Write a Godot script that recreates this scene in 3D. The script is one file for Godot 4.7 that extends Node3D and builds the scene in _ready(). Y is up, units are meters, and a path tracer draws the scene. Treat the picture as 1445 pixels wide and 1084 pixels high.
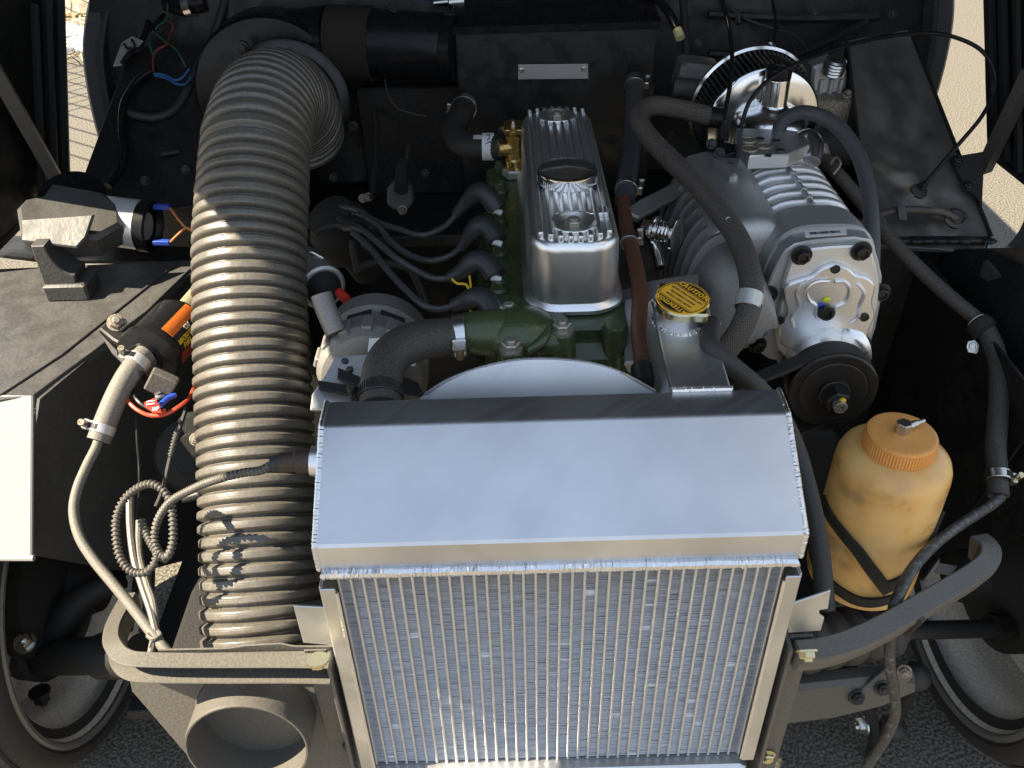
extends Node3D
# An open engine bay: crossflow radiator, four-cylinder engine with a supercharger, seen from the front under the raised bonnet.

class Geo:
	var t := PackedVector3Array()

	func tri(a: Vector3, b: Vector3, c: Vector3) -> void:
		t.append(a); t.append(b); t.append(c)

	func quad(a: Vector3, b: Vector3, c: Vector3, d: Vector3) -> void:
		tri(a, b, c); tri(a, c, d)

	# rings of equal count; the turn of each ring and the way from ring to ring give faces that look outward
	func loft(rings: Array, closed := true, cap0 := true, cap1 := true) -> void:
		for i in rings.size() - 1:
			var a: PackedVector3Array = rings[i]
			var b: PackedVector3Array = rings[i + 1]
			var n := a.size()
			for j in (n if closed else n - 1):
				var k := (j + 1) % n
				quad(a[j], b[j], b[k], a[k])
		for e in 2:
			if (e == 0 and not cap0) or (e == 1 and not cap1):
				continue
			var r: PackedVector3Array = rings[0] if e == 0 else rings[-1]
			var c := Vector3()
			for p in r:
				c += p
			c /= r.size()
			for j in r.size():
				var k := (j + 1) % r.size()
				if e == 0: tri(c, r[j], r[k])
				else: tri(c, r[k], r[j])

	func lathe(profile: Array, xf: Transform3D, n := 32, cap0 := true, cap1 := true) -> void:
		var rings := []
		for p in profile:
			var r := PackedVector3Array()
			for j in n:
				var a := TAU * j / n
				r.append(xf * Vector3(p.x * cos(a), p.y, p.x * sin(a)))
			rings.append(r)
		loft(rings, true, cap0, cap1)

	func sphere(c: Vector3, r: Vector3, n := 16, b := Basis()) -> void:
		var pr := []
		for i in n / 2 + 1:
			var a := PI * i / (n / 2) - PI / 2
			pr.append(Vector2(maxf(cos(a), 0.001), sin(a)))
		lathe(pr, Transform3D(b * Basis.from_scale(r), c), n)

	func box(c: Vector3, s: Vector3, b := Basis(), bev := 0.0015) -> void:
		bev = minf(bev, minf(s.x, minf(s.y, s.z)) * 0.3)
		var h := s / 2
		var rings := []
		for lv in [[-h.y, bev], [-h.y + bev, 0.0], [h.y - bev, 0.0], [h.y, bev]]:
			var r := PackedVector3Array()
			var i: float = lv[1]
			var x := h.x - i
			var z := h.z - i
			var k := bev
			for q in [[x, -z + k], [x, z - k], [x - k, z], [-x + k, z], [-x, z - k], [-x, -z + k], [-x + k, -z], [x - k, -z]]:
				r.append(c + b * Vector3(q[0], lv[0], q[1]))
			rings.append(r)
		loft(rings)

	# polygon in local x, y drawn out along local z
	func prism(poly: Array, h: float, xf: Transform3D, bev := 0.0) -> void:
		var p := PackedVector2Array(poly)
		var ar := 0.0
		for i in p.size():
			ar += p[i].cross(p[(i + 1) % p.size()])
		if ar > 0:
			p.reverse()
		var n := p.size()
		var inn := PackedVector2Array()
		for i in n:
			var e0 := (p[i] - p[(i + n - 1) % n]).normalized()
			var e1 := (p[(i + 1) % n] - p[i]).normalized()
			var n0 := Vector2(e0.y, -e0.x)
			var n1 := Vector2(e1.y, -e1.x)
			var m := (n0 + n1)
			m = m / maxf(0.4, m.length_squared() / 2.0) if m.length() > 0.01 else n0
			inn.append(p[i] + m * bev)
		var rings := []
		var lv := [[0.0, 1], [bev, 0], [h - bev, 0], [h, 1]] if bev > 0 else [[0.0, 0], [h, 0]]
		for l in lv:
			var r := PackedVector3Array()
			for q in (inn if l[1] else p):
				r.append(xf * Vector3(q.x, q.y, l[0]))
			rings.append(r)
		loft(rings, true, false, false)
		var cap := inn if bev > 0 else p
		var ix := Geometry2D.triangulate_polygon(cap)
		for k in range(0, ix.size(), 3):
			var a := cap[ix[k]]; var b := cap[ix[k + 1]]; var c := cap[ix[k + 2]]
			if (b - a).cross(c - a) < 0:
				var s := b
				b = c; c = s
			tri(xf * Vector3(a.x, a.y, h), xf * Vector3(b.x, b.y, h), xf * Vector3(c.x, c.y, h))
			tri(xf * Vector3(a.x, a.y, 0), xf * Vector3(c.x, c.y, 0), xf * Vector3(b.x, b.y, 0))

	# a flat sheet through points in space, with thickness to both sides
	func plate(pts: Array, th: float, bev := 0.0) -> void:
		var c := Vector3()
		for p in pts: c += p
		c /= pts.size()
		var nn := Vector3()
		for i in pts.size():
			nn += (pts[i] - c).cross(pts[(i + 1) % pts.size()] - c)
		nn = nn.normalized()
		var ux: Vector3 = (pts[1] - pts[0])
		ux = (ux - nn * ux.dot(nn)).normalized()
		var uy := nn.cross(ux)
		var poly := []
		for p in pts:
			poly.append(Vector2((p - c).dot(ux), (p - c).dot(uy)))
		prism(poly, th, Transform3D(Basis(ux, uy, nn), c - nn * th / 2), bev)

	func tube(path: Array, r, n := 12, cap := true) -> void:
		var rings := []
		var N := Vector3()
		for i in path.size():
			var a: Vector3 = path[maxi(i - 1, 0)]
			var b: Vector3 = path[mini(i + 1, path.size() - 1)]
			var T := (b - a).normalized()
			if i == 0:
				N = T.cross(Vector3(0.31, 0.7, -0.64)).normalized()
			N = (N - T * N.dot(T)).normalized()
			var Bn := N.cross(T)
			var rr: float = r if r is float else r[i]
			var ring := PackedVector3Array()
			for j in n:
				var an := TAU * j / n
				ring.append(path[i] + (N * cos(an) + Bn * sin(an)) * rr)
			rings.append(ring)
		loft(rings, true, cap, cap)

	# a closed outline (side, up) carried along a path
	func sweep(path: Array, prof: Array, up: Vector3, caps := true) -> void:
		var rings := []
		var p := PackedVector2Array(prof)
		var ar := 0.0
		for i in p.size():
			ar += p[i].cross(p[(i + 1) % p.size()])
		if ar > 0: p.reverse()
		for i in path.size():
			var a: Vector3 = path[maxi(i - 1, 0)]
			var b: Vector3 = path[mini(i + 1, path.size() - 1)]
			var T := (b - a).normalized()
			var S := up.cross(T).normalized()
			var U := T.cross(S)
			var ring := PackedVector3Array()
			for q in p:
				ring.append(path[i] + S * q.x + U * q.y)
			rings.append(ring)
		loft(rings, true, false, false)
		if caps:
			var ix := Geometry2D.triangulate_polygon(p)
			for k in range(0, ix.size(), 3):
				var o := [ix[k], ix[k + 1], ix[k + 2]]
				if (p[o[1]] - p[o[0]]).cross(p[o[2]] - p[o[0]]) < 0:
					o = [ix[k], ix[k + 2], ix[k + 1]]
				tri(rings[-1][o[0]], rings[-1][o[1]], rings[-1][o[2]])
				tri(rings[0][o[0]], rings[0][o[2]], rings[0][o[1]])

	func add(g: Geo, xf := Transform3D()) -> void:
		for p in g.t:
			t.append(xf * p)

	func mesh(at := Vector3(), crease := 38.0) -> ArrayMesh:
		var n := t.size() / 3
		var fn := PackedVector3Array()
		fn.resize(n)
		var by := {}
		for f in n:
			var a := t[f * 3]
			fn[f] = (t[f * 3 + 1] - a).cross(t[f * 3 + 2] - a)
			for k in 3:
				var key := Vector3i((t[f * 3 + k] * 50000.0).round())
				if by.has(key): by[key].append(f)
				else: by[key] = [f]
		var lim := cos(deg_to_rad(crease))
		var un := PackedVector3Array()
		un.resize(n)
		for f in n:
			un[f] = fn[f].normalized()
		var vs := PackedVector3Array()
		var ns := PackedVector3Array()
		vs.resize(n * 3); ns.resize(n * 3)
		for f in n:
			for k in 3:
				var p := t[f * 3 + k]
				var s := Vector3()
				for g in by[Vector3i((p * 50000.0).round())]:
					if un[g].dot(un[f]) > lim:
						s += fn[g]
				var o: int = f * 3 + [0, 2, 1][k]
				vs[o] = p - at
				ns[o] = s.normalized() if s.length_squared() > 0 else Vector3.UP
		var arr := []
		arr.resize(Mesh.ARRAY_MAX)
		arr[Mesh.ARRAY_VERTEX] = vs
		arr[Mesh.ARRAY_NORMAL] = ns
		var m := ArrayMesh.new()
		m.add_surface_from_arrays(Mesh.PRIMITIVE_TRIANGLES, arr)
		return m

var taken := {}
var M := {}
var rng := RandomNumberGenerator.new()

func numbered(n: String) -> String:
	taken[n] = taken.get(n, -1) + 1
	return n if taken[n] == 0 else "%s_%03d" % [n, taken[n]]

func tag(o: Node3D, label: String, category: String, group := "", kind := "") -> void:
	if label: o.set_meta("label", label)
	if category: o.set_meta("category", category)
	if group: o.set_meta("group", group)
	if kind: o.set_meta("kind", kind)

func thing(called: String, label: String, category: String, at: Vector3, group := "") -> Node3D:
	var o := Node3D.new()
	o.name = numbered(called)
	add_child(o)
	o.position = at
	tag(o, label, category, group)
	return o

func origin_of(n: Node) -> Vector3:
	var p := Vector3()
	while n is Node3D and n != self:
		p += n.position
		n = n.get_parent()
	return p

func part(called: String, g: Geo, m: Material, parent: Node3D, crease := 38.0) -> MeshInstance3D:
	var o := MeshInstance3D.new()
	o.name = called
	o.mesh = g.mesh(Vector3(), crease)
	o.material_override = m
	parent.add_child(o, true)
	o.position = -origin_of(parent)
	return o

func solo(called: String, g: Geo, m: Material, label: String, category: String, at: Vector3, group := "", crease := 38.0) -> MeshInstance3D:
	var o := MeshInstance3D.new()
	o.name = numbered(called)
	o.mesh = g.mesh(at, crease)
	o.material_override = m
	add_child(o)
	o.position = at
	tag(o, label, category, group)
	return o

func struct(called: String, g: Geo, m: Material, crease := 38.0) -> MeshInstance3D:
	var o := MeshInstance3D.new()
	o.name = numbered(called)
	o.mesh = g.mesh(Vector3(), crease)
	o.material_override = m
	add_child(o)
	o.set_meta("kind", "structure")
	return o

func spline(p: Array, per := 8) -> Array:
	var out := []
	for i in p.size() - 1:
		var a: Vector3 = p[maxi(i - 1, 0)]
		var b: Vector3 = p[i]
		var c: Vector3 = p[i + 1]
		var d: Vector3 = p[mini(i + 2, p.size() - 1)]
		for k in per:
			out.append(b.cubic_interpolate(c, a, d, float(k) / per))
	out.append(p[-1])
	return out

# the same path with points at an even step
func even(p: Array, step: float) -> Array:
	var out := [p[0]]
	var left := step
	for i in p.size() - 1:
		var a: Vector3 = p[i]
		var b: Vector3 = p[i + 1]
		var l := a.distance_to(b)
		var s := 0.0
		while l - s >= left:
			s += left
			out.append(a.lerp(b, s / l))
			left = step
		left -= l - s
	return out

func along(axis: Vector3, at: Vector3) -> Transform3D:
	var y := axis.normalized()
	var x := y.cross(Vector3(0.02, 0.05, 1)).normalized()
	return Transform3D(Basis(x, y, x.cross(y)), at)

func facing(n: Vector3, up: Vector3, at: Vector3) -> Transform3D:
	var z := n.normalized()
	var x := up.cross(z).normalized()
	return Transform3D(Basis(x, z.cross(x), z), at)

func P(a: Array) -> Array:
	var o := []
	for i in range(0, a.size(), 2): o.append(Vector2(a[i], a[i + 1]))
	return o

func rrect(w: float, h: float, r: float, n := 6) -> Array:
	var o := []
	for q in [[1, 1, 0], [-1, 1, 1], [-1, -1, 2], [1, -1, 3]]:
		for k in n + 1:
			var a: float = PI / 2 * (q[2] + float(k) / n)
			o.append(Vector2(q[0] * (w / 2 - r) + r * cos(a), q[1] * (h / 2 - r) + r * sin(a)))
	return o

func disc(r: float, n := 24, wob := 0.0, lobes := 0) -> Array:
	var o := []
	for k in n:
		var a := TAU * k / n
		o.append(Vector2(cos(a), sin(a)) * (r + wob * cos(a * lobes)))
	return o

func soft(p: Array, times := 2) -> Array:
	for i in times:
		var o := []
		for k in p.size():
			var a: Vector2 = p[k]
			var b: Vector2 = p[(k + 1) % p.size()]
			o.append(a.lerp(b, 0.25)); o.append(a.lerp(b, 0.75))
		p = o
	return p

func hexbolt(axis: Vector3, at: Vector3, r: float, h: float, washer := true) -> Geo:
	var g := Geo.new()
	var xf := along(axis, at)
	if washer:
		g.lathe(P([r * 1.25, 0, r * 1.25, h * 0.22, r * 1.1, h * 0.26]), xf, 20)
	g.lathe(P([r, h * 0.1, r, h * 0.85, r * 0.86, h]), xf, 6)
	g.lathe(P([r * 0.52, h, r * 0.52, h * 1.25, r * 0.4, h * 1.35]), xf, 12)
	return g

# ---- materials

func L(r: float, g: float, b: float) -> Color:
	return Color(r, g, b).linear_to_srgb()

var noises := {}
func noise_image(kind: String) -> Image:
	if noises.has(kind): return noises[kind]
	var n := FastNoiseLite.new()
	n.seed = kind.hash() % 1000
	n.noise_type = FastNoiseLite.TYPE_SIMPLEX_SMOOTH
	n.fractal_octaves = 5
	n.frequency = 0.012
	var size := 256
	match kind:
		"fine": n.frequency = 0.06
		"grain":
			n.frequency = 0.16; n.fractal_octaves = 3; size = 512
		"patch": n.frequency = 0.01
		"spots":
			n.noise_type = FastNoiseLite.TYPE_CELLULAR; n.frequency = 0.05; n.fractal_octaves = 2
	var im: Image
	if kind == "brush" or kind == "weave" or kind == "swirl":
		size = 512
		im = Image.create(size, size, false, Image.FORMAT_L8)
		n.frequency = 0.02
		for y in size:
			for x in size:
				var v: float
				if kind == "swirl":
					# faint arcs left by wiping and sanding
					var d1 := Vector2(x + 160, y + 420)
					var d2 := Vector2(700 - x, y - 640)
					v = 0.5 + 0.55 * n.get_noise_2d(d1.length() * 9.0, d1.angle() * 60.0) + 0.45 * n.get_noise_2d(d2.length() * 7.0, d2.angle() * 50.0) + 0.4 * n.get_noise_2d(x * 0.35, y * 0.35)
				elif kind == "brush":
					# fine scratches, mostly one way, with a second set that crosses it
					v = 0.5 + 0.5 * n.get_noise_2d(x * 0.35 + y * 0.05, y * 14.0) + 0.35 * maxf(0.0, n.get_noise_2d(x * 9.0 + y * 6.0 + 400, y * 0.6 - x * 0.5) - 0.25)
				else:
					var u := float(x) / 16.0
					var w := float(y) / 16.0
					v = 0.5 + 0.5 * sin(PI * (u + w)) * sin(PI * (u - w))
				im.set_pixel(x, y, Color(v, v, v))
	else:
		im = n.get_seamless_image(size, size)
	noises[kind] = im
	return im

# a colour picture that runs between colours over a noise
func ramp(kind: String, cols: Array, lo := 0.25, hi := 0.75) -> ImageTexture:
	var src := noise_image(kind)
	var im := Image.create(src.get_width(), src.get_height(), false, Image.FORMAT_RGB8)
	for y in src.get_height():
		for x in src.get_width():
			var v := clampf((src.get_pixel(x, y).r - lo) / (hi - lo), 0, 1) * (cols.size() - 1)
			var i := mini(int(v), cols.size() - 2)
			im.set_pixel(x, y, (cols[i] as Color).lerp(cols[i + 1], v - i))
	return ImageTexture.create_from_image(im)

var greys := {}
func grey(kind: String, lo: float, hi: float) -> ImageTexture:
	var k := "%s %.2f %.2f" % [kind, lo, hi]
	if not greys.has(k):
		greys[k] = ramp(kind, [Color(lo, lo, lo), Color(hi, hi, hi)])
	return greys[k]

func mat(called: String, cols: Array, rough: float, metal := 0.0, o := {}) -> StandardMaterial3D:
	var m := StandardMaterial3D.new()
	m.resource_name = called
	if cols.size() == 1: m.albedo_color = cols[0]
	else: m.albedo_texture = ramp(o.get("noise", "patch"), cols, o.get("lo", 0.2), o.get("hi", 0.8))
	m.roughness = rough
	m.metallic = metal
	m.uv1_triplanar = true
	var s: float = o.get("scale", 4.0)
	if o.get("noise", "patch") == "fine": s *= 2.2
	m.uv1_scale = Vector3(s, s, s)
	if o.has("stretch"): m.uv1_scale = o.stretch
	if o.has("rvar"):
		m.roughness = 1.0
		m.roughness_texture = grey(o.get("rnoise", "patch"), clampf(rough - o.rvar, 0.02, 1), clampf(rough + o.rvar, 0, 1))
		m.roughness_texture_channel = BaseMaterial3D.TEXTURE_CHANNEL_RED
	if o.has("bump"):
		m.heightmap_enabled = true
		m.heightmap_texture = grey(o.get("bnoise", "fine"), 0.0, 1.0)
		m.heightmap_scale = o.bump * 0.3
	if o.has("coat"):
		m.clearcoat_enabled = true
		m.clearcoat = o.coat
		m.clearcoat_roughness = 0.15
	m.metallic_specular = o.get("spec", 0.5)
	M[called] = m
	return m

func make_materials() -> void:
	mat("asphalt", [L(0.05, 0.046, 0.038), L(0.11, 0.099, 0.079), L(0.145, 0.13, 0.103), L(0.21, 0.191, 0.154)], 0.95, 0, {"noise": "grain", "scale": 1.7, "lo": 0.22, "hi": 0.78, "bump": 0.5, "bnoise": "grain"})
	mat("panel", [L(0.012, 0.0115, 0.011), L(0.017, 0.0163, 0.0155), L(0.024, 0.0228, 0.021)], 0.46, 0, {"noise": "fine", "scale": 3.0, "rvar": 0.12, "bump": 0.06, "bnoise": "patch", "spec": 0.4})
	mat("dusty_panel", [L(0.05, 0.0485, 0.046), L(0.057, 0.055, 0.052), L(0.066, 0.064, 0.06)], 0.5, 0, {"noise": "fine", "scale": 4.0, "rvar": 0.12, "bump": 0.05})
	mat("dull_black", [L(0.009, 0.0088, 0.0085), L(0.02, 0.019, 0.018)], 0.75, 0, {"noise": "fine", "scale": 6.0})
	mat("gloss_black", [L(0.008, 0.008, 0.009), L(0.014, 0.014, 0.015)], 0.28, 0, {"noise": "fine", "scale": 4.0, "rvar": 0.08, "rnoise": "patch", "spec": 0.32})
	mat("rubber", [L(0.018, 0.0175, 0.017), L(0.04, 0.037, 0.033)], 0.6, 0, {"noise": "fine", "scale": 10.0, "bump": 0.02})
	mat("grey_rubber", [L(0.045, 0.047, 0.05), L(0.065, 0.067, 0.07)], 0.5, 0, {"noise": "fine", "scale": 8.0})
	mat("lead", [L(0.045, 0.047, 0.05), L(0.06, 0.06, 0.06)], 0.45, 0, {"noise": "fine", "scale": 10.0})
	mat("duct", [L(0.082, 0.074, 0.061), L(0.105, 0.095, 0.078), L(0.132, 0.119, 0.098)], 0.42, 0, {"spec": 0.62, "noise": "fine", "scale": 6.0, "rvar": 0.1})
	mat("dusty_hose", [L(0.1, 0.092, 0.078), L(0.2, 0.185, 0.155)], 0.65, 0, {"noise": "fine", "scale": 12.0, "bump": 0.03})
	mat("old_hose", [L(0.03, 0.024, 0.02), L(0.065, 0.054, 0.045), L(0.1, 0.088, 0.075)], 0.55, 0, {"noise": "fine", "scale": 9.0, "bump": 0.03})
	mat("braid", [L(0.05, 0.042, 0.035), L(0.14, 0.12, 0.1)], 0.45, 0, {"noise": "weave", "scale": 13.0, "bump": 0.5, "bnoise": "weave", "lo": 0.1, "hi": 0.9})
	mat("brushed", [L(0.56, 0.575, 0.6), L(0.66, 0.672, 0.69), L(0.76, 0.768, 0.78)], 0.42, 1.0, {"noise": "patch", "scale": 1.7, "rvar": 0.025, "rnoise": "swirl", "bump": 0.0007, "bnoise": "swirl"})
	M.brushed.uv1_offset = Vector3(0.5, 0.5, 0.5)
	mat("weld", [L(0.7, 0.71, 0.73), L(0.85, 0.85, 0.86)], 0.3, 1.0, {"noise": "fine", "scale": 20.0})
	mat("core_fin", [L(0.4, 0.405, 0.415), L(0.66, 0.665, 0.675)], 0.42, 0.75, {"noise": "grain", "scale": 14.0})
	mat("core_tube", [L(0.62, 0.62, 0.615), L(0.76, 0.76, 0.75)], 0.58, 0.9, {"noise": "fine", "scale": 16.0})
	mat("polished", [L(0.87, 0.87, 0.87), L(0.93, 0.93, 0.92)], 0.36, 1.0, {"noise": "fine", "scale": 8.0, "rvar": 0.07, "rnoise": "brush"})
	mat("chrome", [L(0.8, 0.8, 0.8)], 0.16, 1.0)
	mat("cast", [L(0.5, 0.5, 0.49), L(0.64, 0.64, 0.63)], 0.48, 0.85, {"noise": "fine", "scale": 14.0, "bump": 0.05, "bnoise": "grain"})
	mat("cast_dark", [L(0.25, 0.24, 0.225), L(0.36, 0.35, 0.33)], 0.5, 0.7, {"noise": "fine", "scale": 12.0, "bump": 0.05, "bnoise": "grain"})
	mat("cast_bright", [L(0.74, 0.74, 0.74), L(0.84, 0.84, 0.83)], 0.42, 0.9, {"noise": "fine", "scale": 14.0, "bump": 0.03, "bnoise": "grain"})
	mat("machined", [L(0.78, 0.78, 0.78), L(0.86, 0.86, 0.86)], 0.4, 1.0, {"noise": "fine", "scale": 8.0, "rvar": 0.06, "rnoise": "brush"})
	mat("alternator_cast", [L(0.2, 0.19, 0.175), L(0.33, 0.32, 0.3)], 0.55, 0.5, {"noise": "fine", "scale": 14.0, "bump": 0.04})
	mat("zinc", [L(0.5, 0.5, 0.48), L(0.66, 0.65, 0.62)], 0.3, 1.0, {"noise": "fine", "scale": 20.0})
	mat("yellow_zinc", [L(0.62, 0.53, 0.28), L(0.72, 0.66, 0.45)], 0.25, 1.0, {"noise": "fine", "scale": 20.0})
	mat("brass", [L(0.42, 0.28, 0.09), L(0.6, 0.44, 0.18)], 0.33, 1.0, {"noise": "fine", "scale": 20.0, "rvar": 0.1})
	mat("rusty", [L(0.06, 0.03, 0.02), L(0.15, 0.062, 0.032), L(0.22, 0.1, 0.055)], 0.55, 0.25, {"noise": "fine", "scale": 14.0, "bump": 0.03})
	mat("rust_bolt", [L(0.07, 0.045, 0.03), L(0.17, 0.1, 0.06), L(0.3, 0.22, 0.15)], 0.55, 0.5, {"noise": "fine", "scale": 30.0})
	mat("steel_dark", [L(0.03, 0.03, 0.03), L(0.07, 0.068, 0.065)], 0.4, 0.6, {"noise": "fine", "scale": 12.0})
	mat("black_bolt", [L(0.015, 0.014, 0.013), L(0.03, 0.028, 0.026)], 0.35, 0.3, {"noise": "fine", "scale": 20.0})
	mat("stained", [L(0.12, 0.075, 0.035), L(0.3, 0.26, 0.2), L(0.45, 0.43, 0.4)], 0.5, 0.6, {"noise": "fine", "scale": 9.0})
	mat("green_paint", [L(0.042, 0.06, 0.024), L(0.058, 0.08, 0.034)], 0.28, 0, {"noise": "fine", "scale": 9.0, "rvar": 0.08, "bump": 0.05, "bnoise": "fine"})
	mat("pale_grey", [L(0.27, 0.26, 0.25), L(0.33, 0.32, 0.305)], 0.4, 0, {"noise": "fine", "scale": 6.0})  # pale grey of the wing flange; paints sunlight onto the wiring bracket
	mat("rail_paint", [L(0.098, 0.09, 0.076), L(0.11, 0.101, 0.086), L(0.125, 0.115, 0.098)], 0.46, 0, {"noise": "fine", "scale": 6.0, "bump": 0.05})
	mat("bottle", [L(0.52, 0.31, 0.12), L(0.78, 0.45, 0.14), L(0.81, 0.49, 0.17), L(0.83, 0.53, 0.21)], 0.34, 0, {"noise": "patch", "scale": 6.0, "rvar": 0.1})
	M.bottle.subsurf_scatter_enabled = true
	M.bottle.subsurf_scatter_strength = 0.35
	mat("orange_cap", [L(0.72, 0.32, 0.075), L(0.8, 0.39, 0.11)], 0.45, 0, {"noise": "fine", "scale": 10.0})
	mat("red", [L(0.5, 0.035, 0.02)], 0.4)
	mat("red_wire", [L(0.62, 0.07, 0.03)], 0.45)
	mat("orange_label", [L(0.62, 0.13, 0.02), L(0.7, 0.2, 0.03)], 0.35, 0, {"noise": "fine", "scale": 10.0})
	mat("red_label", [L(0.28, 0.03, 0.02)], 0.35)
	mat("blue", [L(0.02, 0.06, 0.36)], 0.4)
	mat("blue_wire", [L(0.02, 0.1, 0.26)], 0.45)
	mat("green_wire", [L(0.03, 0.1, 0.06)], 0.45)
	mat("yellow", [L(0.75, 0.5, 0.03)], 0.4)
	mat("cap_yellow", [L(0.95, 0.52, 0.04)], 0.35)
	mat("white", [L(0.7, 0.7, 0.68)], 0.5)
	mat("ink", [L(0.012, 0.012, 0.012)], 0.5)
	mat("dull_plate", [L(0.4, 0.39, 0.38), L(0.58, 0.57, 0.56)], 0.45, 0.6, {"noise": "fine", "scale": 16.0})
	mat("bright_plate", [L(0.72, 0.72, 0.72)], 0.35, 0.8)
	mat("blue_paint", [L(0.01, 0.025, 0.1)], 0.4)
	mat("tyre", [L(0.014, 0.013, 0.012), L(0.03, 0.027, 0.023)], 0.8, 0, {"noise": "fine", "scale": 8.0, "bump": 0.04})
	mat("rim", [L(0.42, 0.39, 0.34), L(0.62, 0.58, 0.52), L(0.72, 0.69, 0.63)], 0.45, 0.0, {"noise": "fine", "scale": 5.0})
	mat("under", [L(0.008, 0.0075, 0.007), L(0.016, 0.015, 0.013)], 0.7, 0, {"noise": "fine", "scale": 8.0, "bump": 0.06})
	mat("rock", [L(0.3, 0.24, 0.16), L(0.55, 0.46, 0.33)], 0.9, 0, {"noise": "fine", "scale": 3.0, "bump": 0.6})
	mat("snow", [L(0.7, 0.72, 0.76), L(0.85, 0.86, 0.88)], 0.8, 0, {"noise": "fine", "scale": 4.0, "bump": 0.5})
	mat("straw", [L(0.5, 0.38, 0.2), L(0.62, 0.5, 0.3)], 0.9, 0, {"noise": "fine", "scale": 6.0})
	mat("fence", [L(0.3, 0.3, 0.3)], 0.5, 0.8)
	mat("body_paint", [L(0.35, 0.34, 0.32)], 0.35)
	mat("paper_sleeve", [L(0.028, 0.023, 0.018), L(0.05, 0.041, 0.032)], 0.75, 0, {"noise": "fine", "scale": 10.0})
	mat("clear_tip", [L(0.55, 0.5, 0.25)], 0.4)
	mat("satin", [L(0.05, 0.047, 0.041), L(0.075, 0.07, 0.061), L(0.105, 0.098, 0.086)], 0.42, 0, {"noise": "patch", "scale": 5.0, "rvar": 0.12, "rnoise": "fine", "bump": 0.1, "bnoise": "patch", "spec": 0.6})
	mat("panel_gloss", [L(0.01, 0.0098, 0.0095), L(0.018, 0.0175, 0.017)], 0.42, 0, {"noise": "fine", "scale": 5.0, "rvar": 0.1, "bump": 0.05, "bnoise": "patch"})
	mat("rubber_boot", [L(0.02, 0.021, 0.024), L(0.032, 0.033, 0.037)], 0.45, 0, {"noise": "fine", "scale": 12.0})
	mat("old_rubber", [L(0.025, 0.024, 0.022), L(0.05, 0.046, 0.04), L(0.085, 0.077, 0.065)], 0.6, 0, {"noise": "fine", "scale": 11.0, "bump": 0.04})
	mat("stained_grey", [L(0.05, 0.05, 0.045), L(0.12, 0.12, 0.108)], 0.55, 0.2, {"noise": "fine", "scale": 16.0})
	mat("alternator_bright", [L(0.42, 0.42, 0.43), L(0.55, 0.55, 0.55)], 0.45, 0.6, {"noise": "fine", "scale": 14.0})
	mat("bright_zinc", [L(0.6, 0.6, 0.6), L(0.75, 0.75, 0.74)], 0.28, 1.0, {"noise": "fine", "scale": 16.0})
	mat("lime", [L(0.62, 0.72, 0.03)], 0.4)
	mat("polished_cast", [L(0.8, 0.8, 0.79), L(0.88, 0.88, 0.87)], 0.26, 1.0, {"noise": "fine", "scale": 10.0, "rvar": 0.06})
	mat("belt", [L(0.022, 0.021, 0.02), L(0.035, 0.033, 0.03)], 0.55, 0, {"noise": "fine", "scale": 10.0})
	mat("pale_band", [L(0.5, 0.52, 0.5), L(0.6, 0.61, 0.58)], 0.4, 0.4, {"noise": "fine", "scale": 16.0})
	mat("scuffed", [L(0.035, 0.034, 0.032), L(0.07, 0.068, 0.064), L(0.3, 0.3, 0.29)], 0.45, 0.2, {"noise": "spots", "scale": 14.0, "lo": 0.1, "hi": 1.0})
	mat("black_tie", [L(0.03, 0.028, 0.026)], 0.45)
	mat("bright_can", [L(0.66, 0.66, 0.65), L(0.76, 0.76, 0.75)], 0.3, 0.5, {"noise": "fine", "scale": 10.0})
	mat("orange_wire", [L(0.5, 0.16, 0.05)], 0.45)
	mat("olive", [L(0.12, 0.12, 0.06), L(0.19, 0.185, 0.11)], 0.55, 0, {"noise": "fine", "scale": 12.0})
	mat("dusty_olive", [L(0.16, 0.155, 0.09), L(0.26, 0.25, 0.16)], 0.6, 0, {"noise": "fine", "scale": 12.0})
	mat("dusty_wire", [L(0.07, 0.065, 0.055), L(0.16, 0.148, 0.125)], 0.5, 0.2, {"noise": "fine", "scale": 14.0})
	mat("rust_dark", [L(0.035, 0.025, 0.02), L(0.09, 0.06, 0.045)], 0.55, 0.3, {"noise": "fine", "scale": 18.0})
	mat("dull_red", [L(0.2, 0.035, 0.02)], 0.5)
	mat("bright_polish", [L(0.8, 0.8, 0.8), L(0.87, 0.87, 0.86)], 0.2, 1.0, {"noise": "fine", "scale": 9.0, "rvar": 0.05})
	mat("rim_edge", [L(0.13, 0.125, 0.115), L(0.19, 0.182, 0.17)], 0.4, 0.3, {"noise": "fine", "scale": 8.0})
	mat("old_bolt", [L(0.3, 0.28, 0.22), L(0.4, 0.38, 0.32), L(0.48, 0.46, 0.4)], 0.4, 0.7, {"noise": "fine", "scale": 12.0})

# ---- builders used more than once

func letters(text: String, size: float, m: Material, called: String, parent: Node3D, at: Vector3, right: Vector3, out: Vector3, depth := 0.0006) -> void:
	var tm := TextMesh.new()
	var f := SystemFont.new()
	f.font_names = PackedStringArray(["Droid Sans"])
	f.font_weight = 700
	tm.font = f
	tm.text = text
	tm.font_size = 32
	tm.pixel_size = size / 32.0
	tm.depth = depth
	tm.curve_step = 4.0
	var o := MeshInstance3D.new()
	o.name = called
	o.mesh = tm
	o.material_override = m
	parent.add_child(o, true)
	var z := out.normalized()
	var x := (right - z * right.dot(z)).normalized()
	o.transform = Transform3D(Basis(x, z.cross(x), z), at - origin_of(parent))

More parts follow.
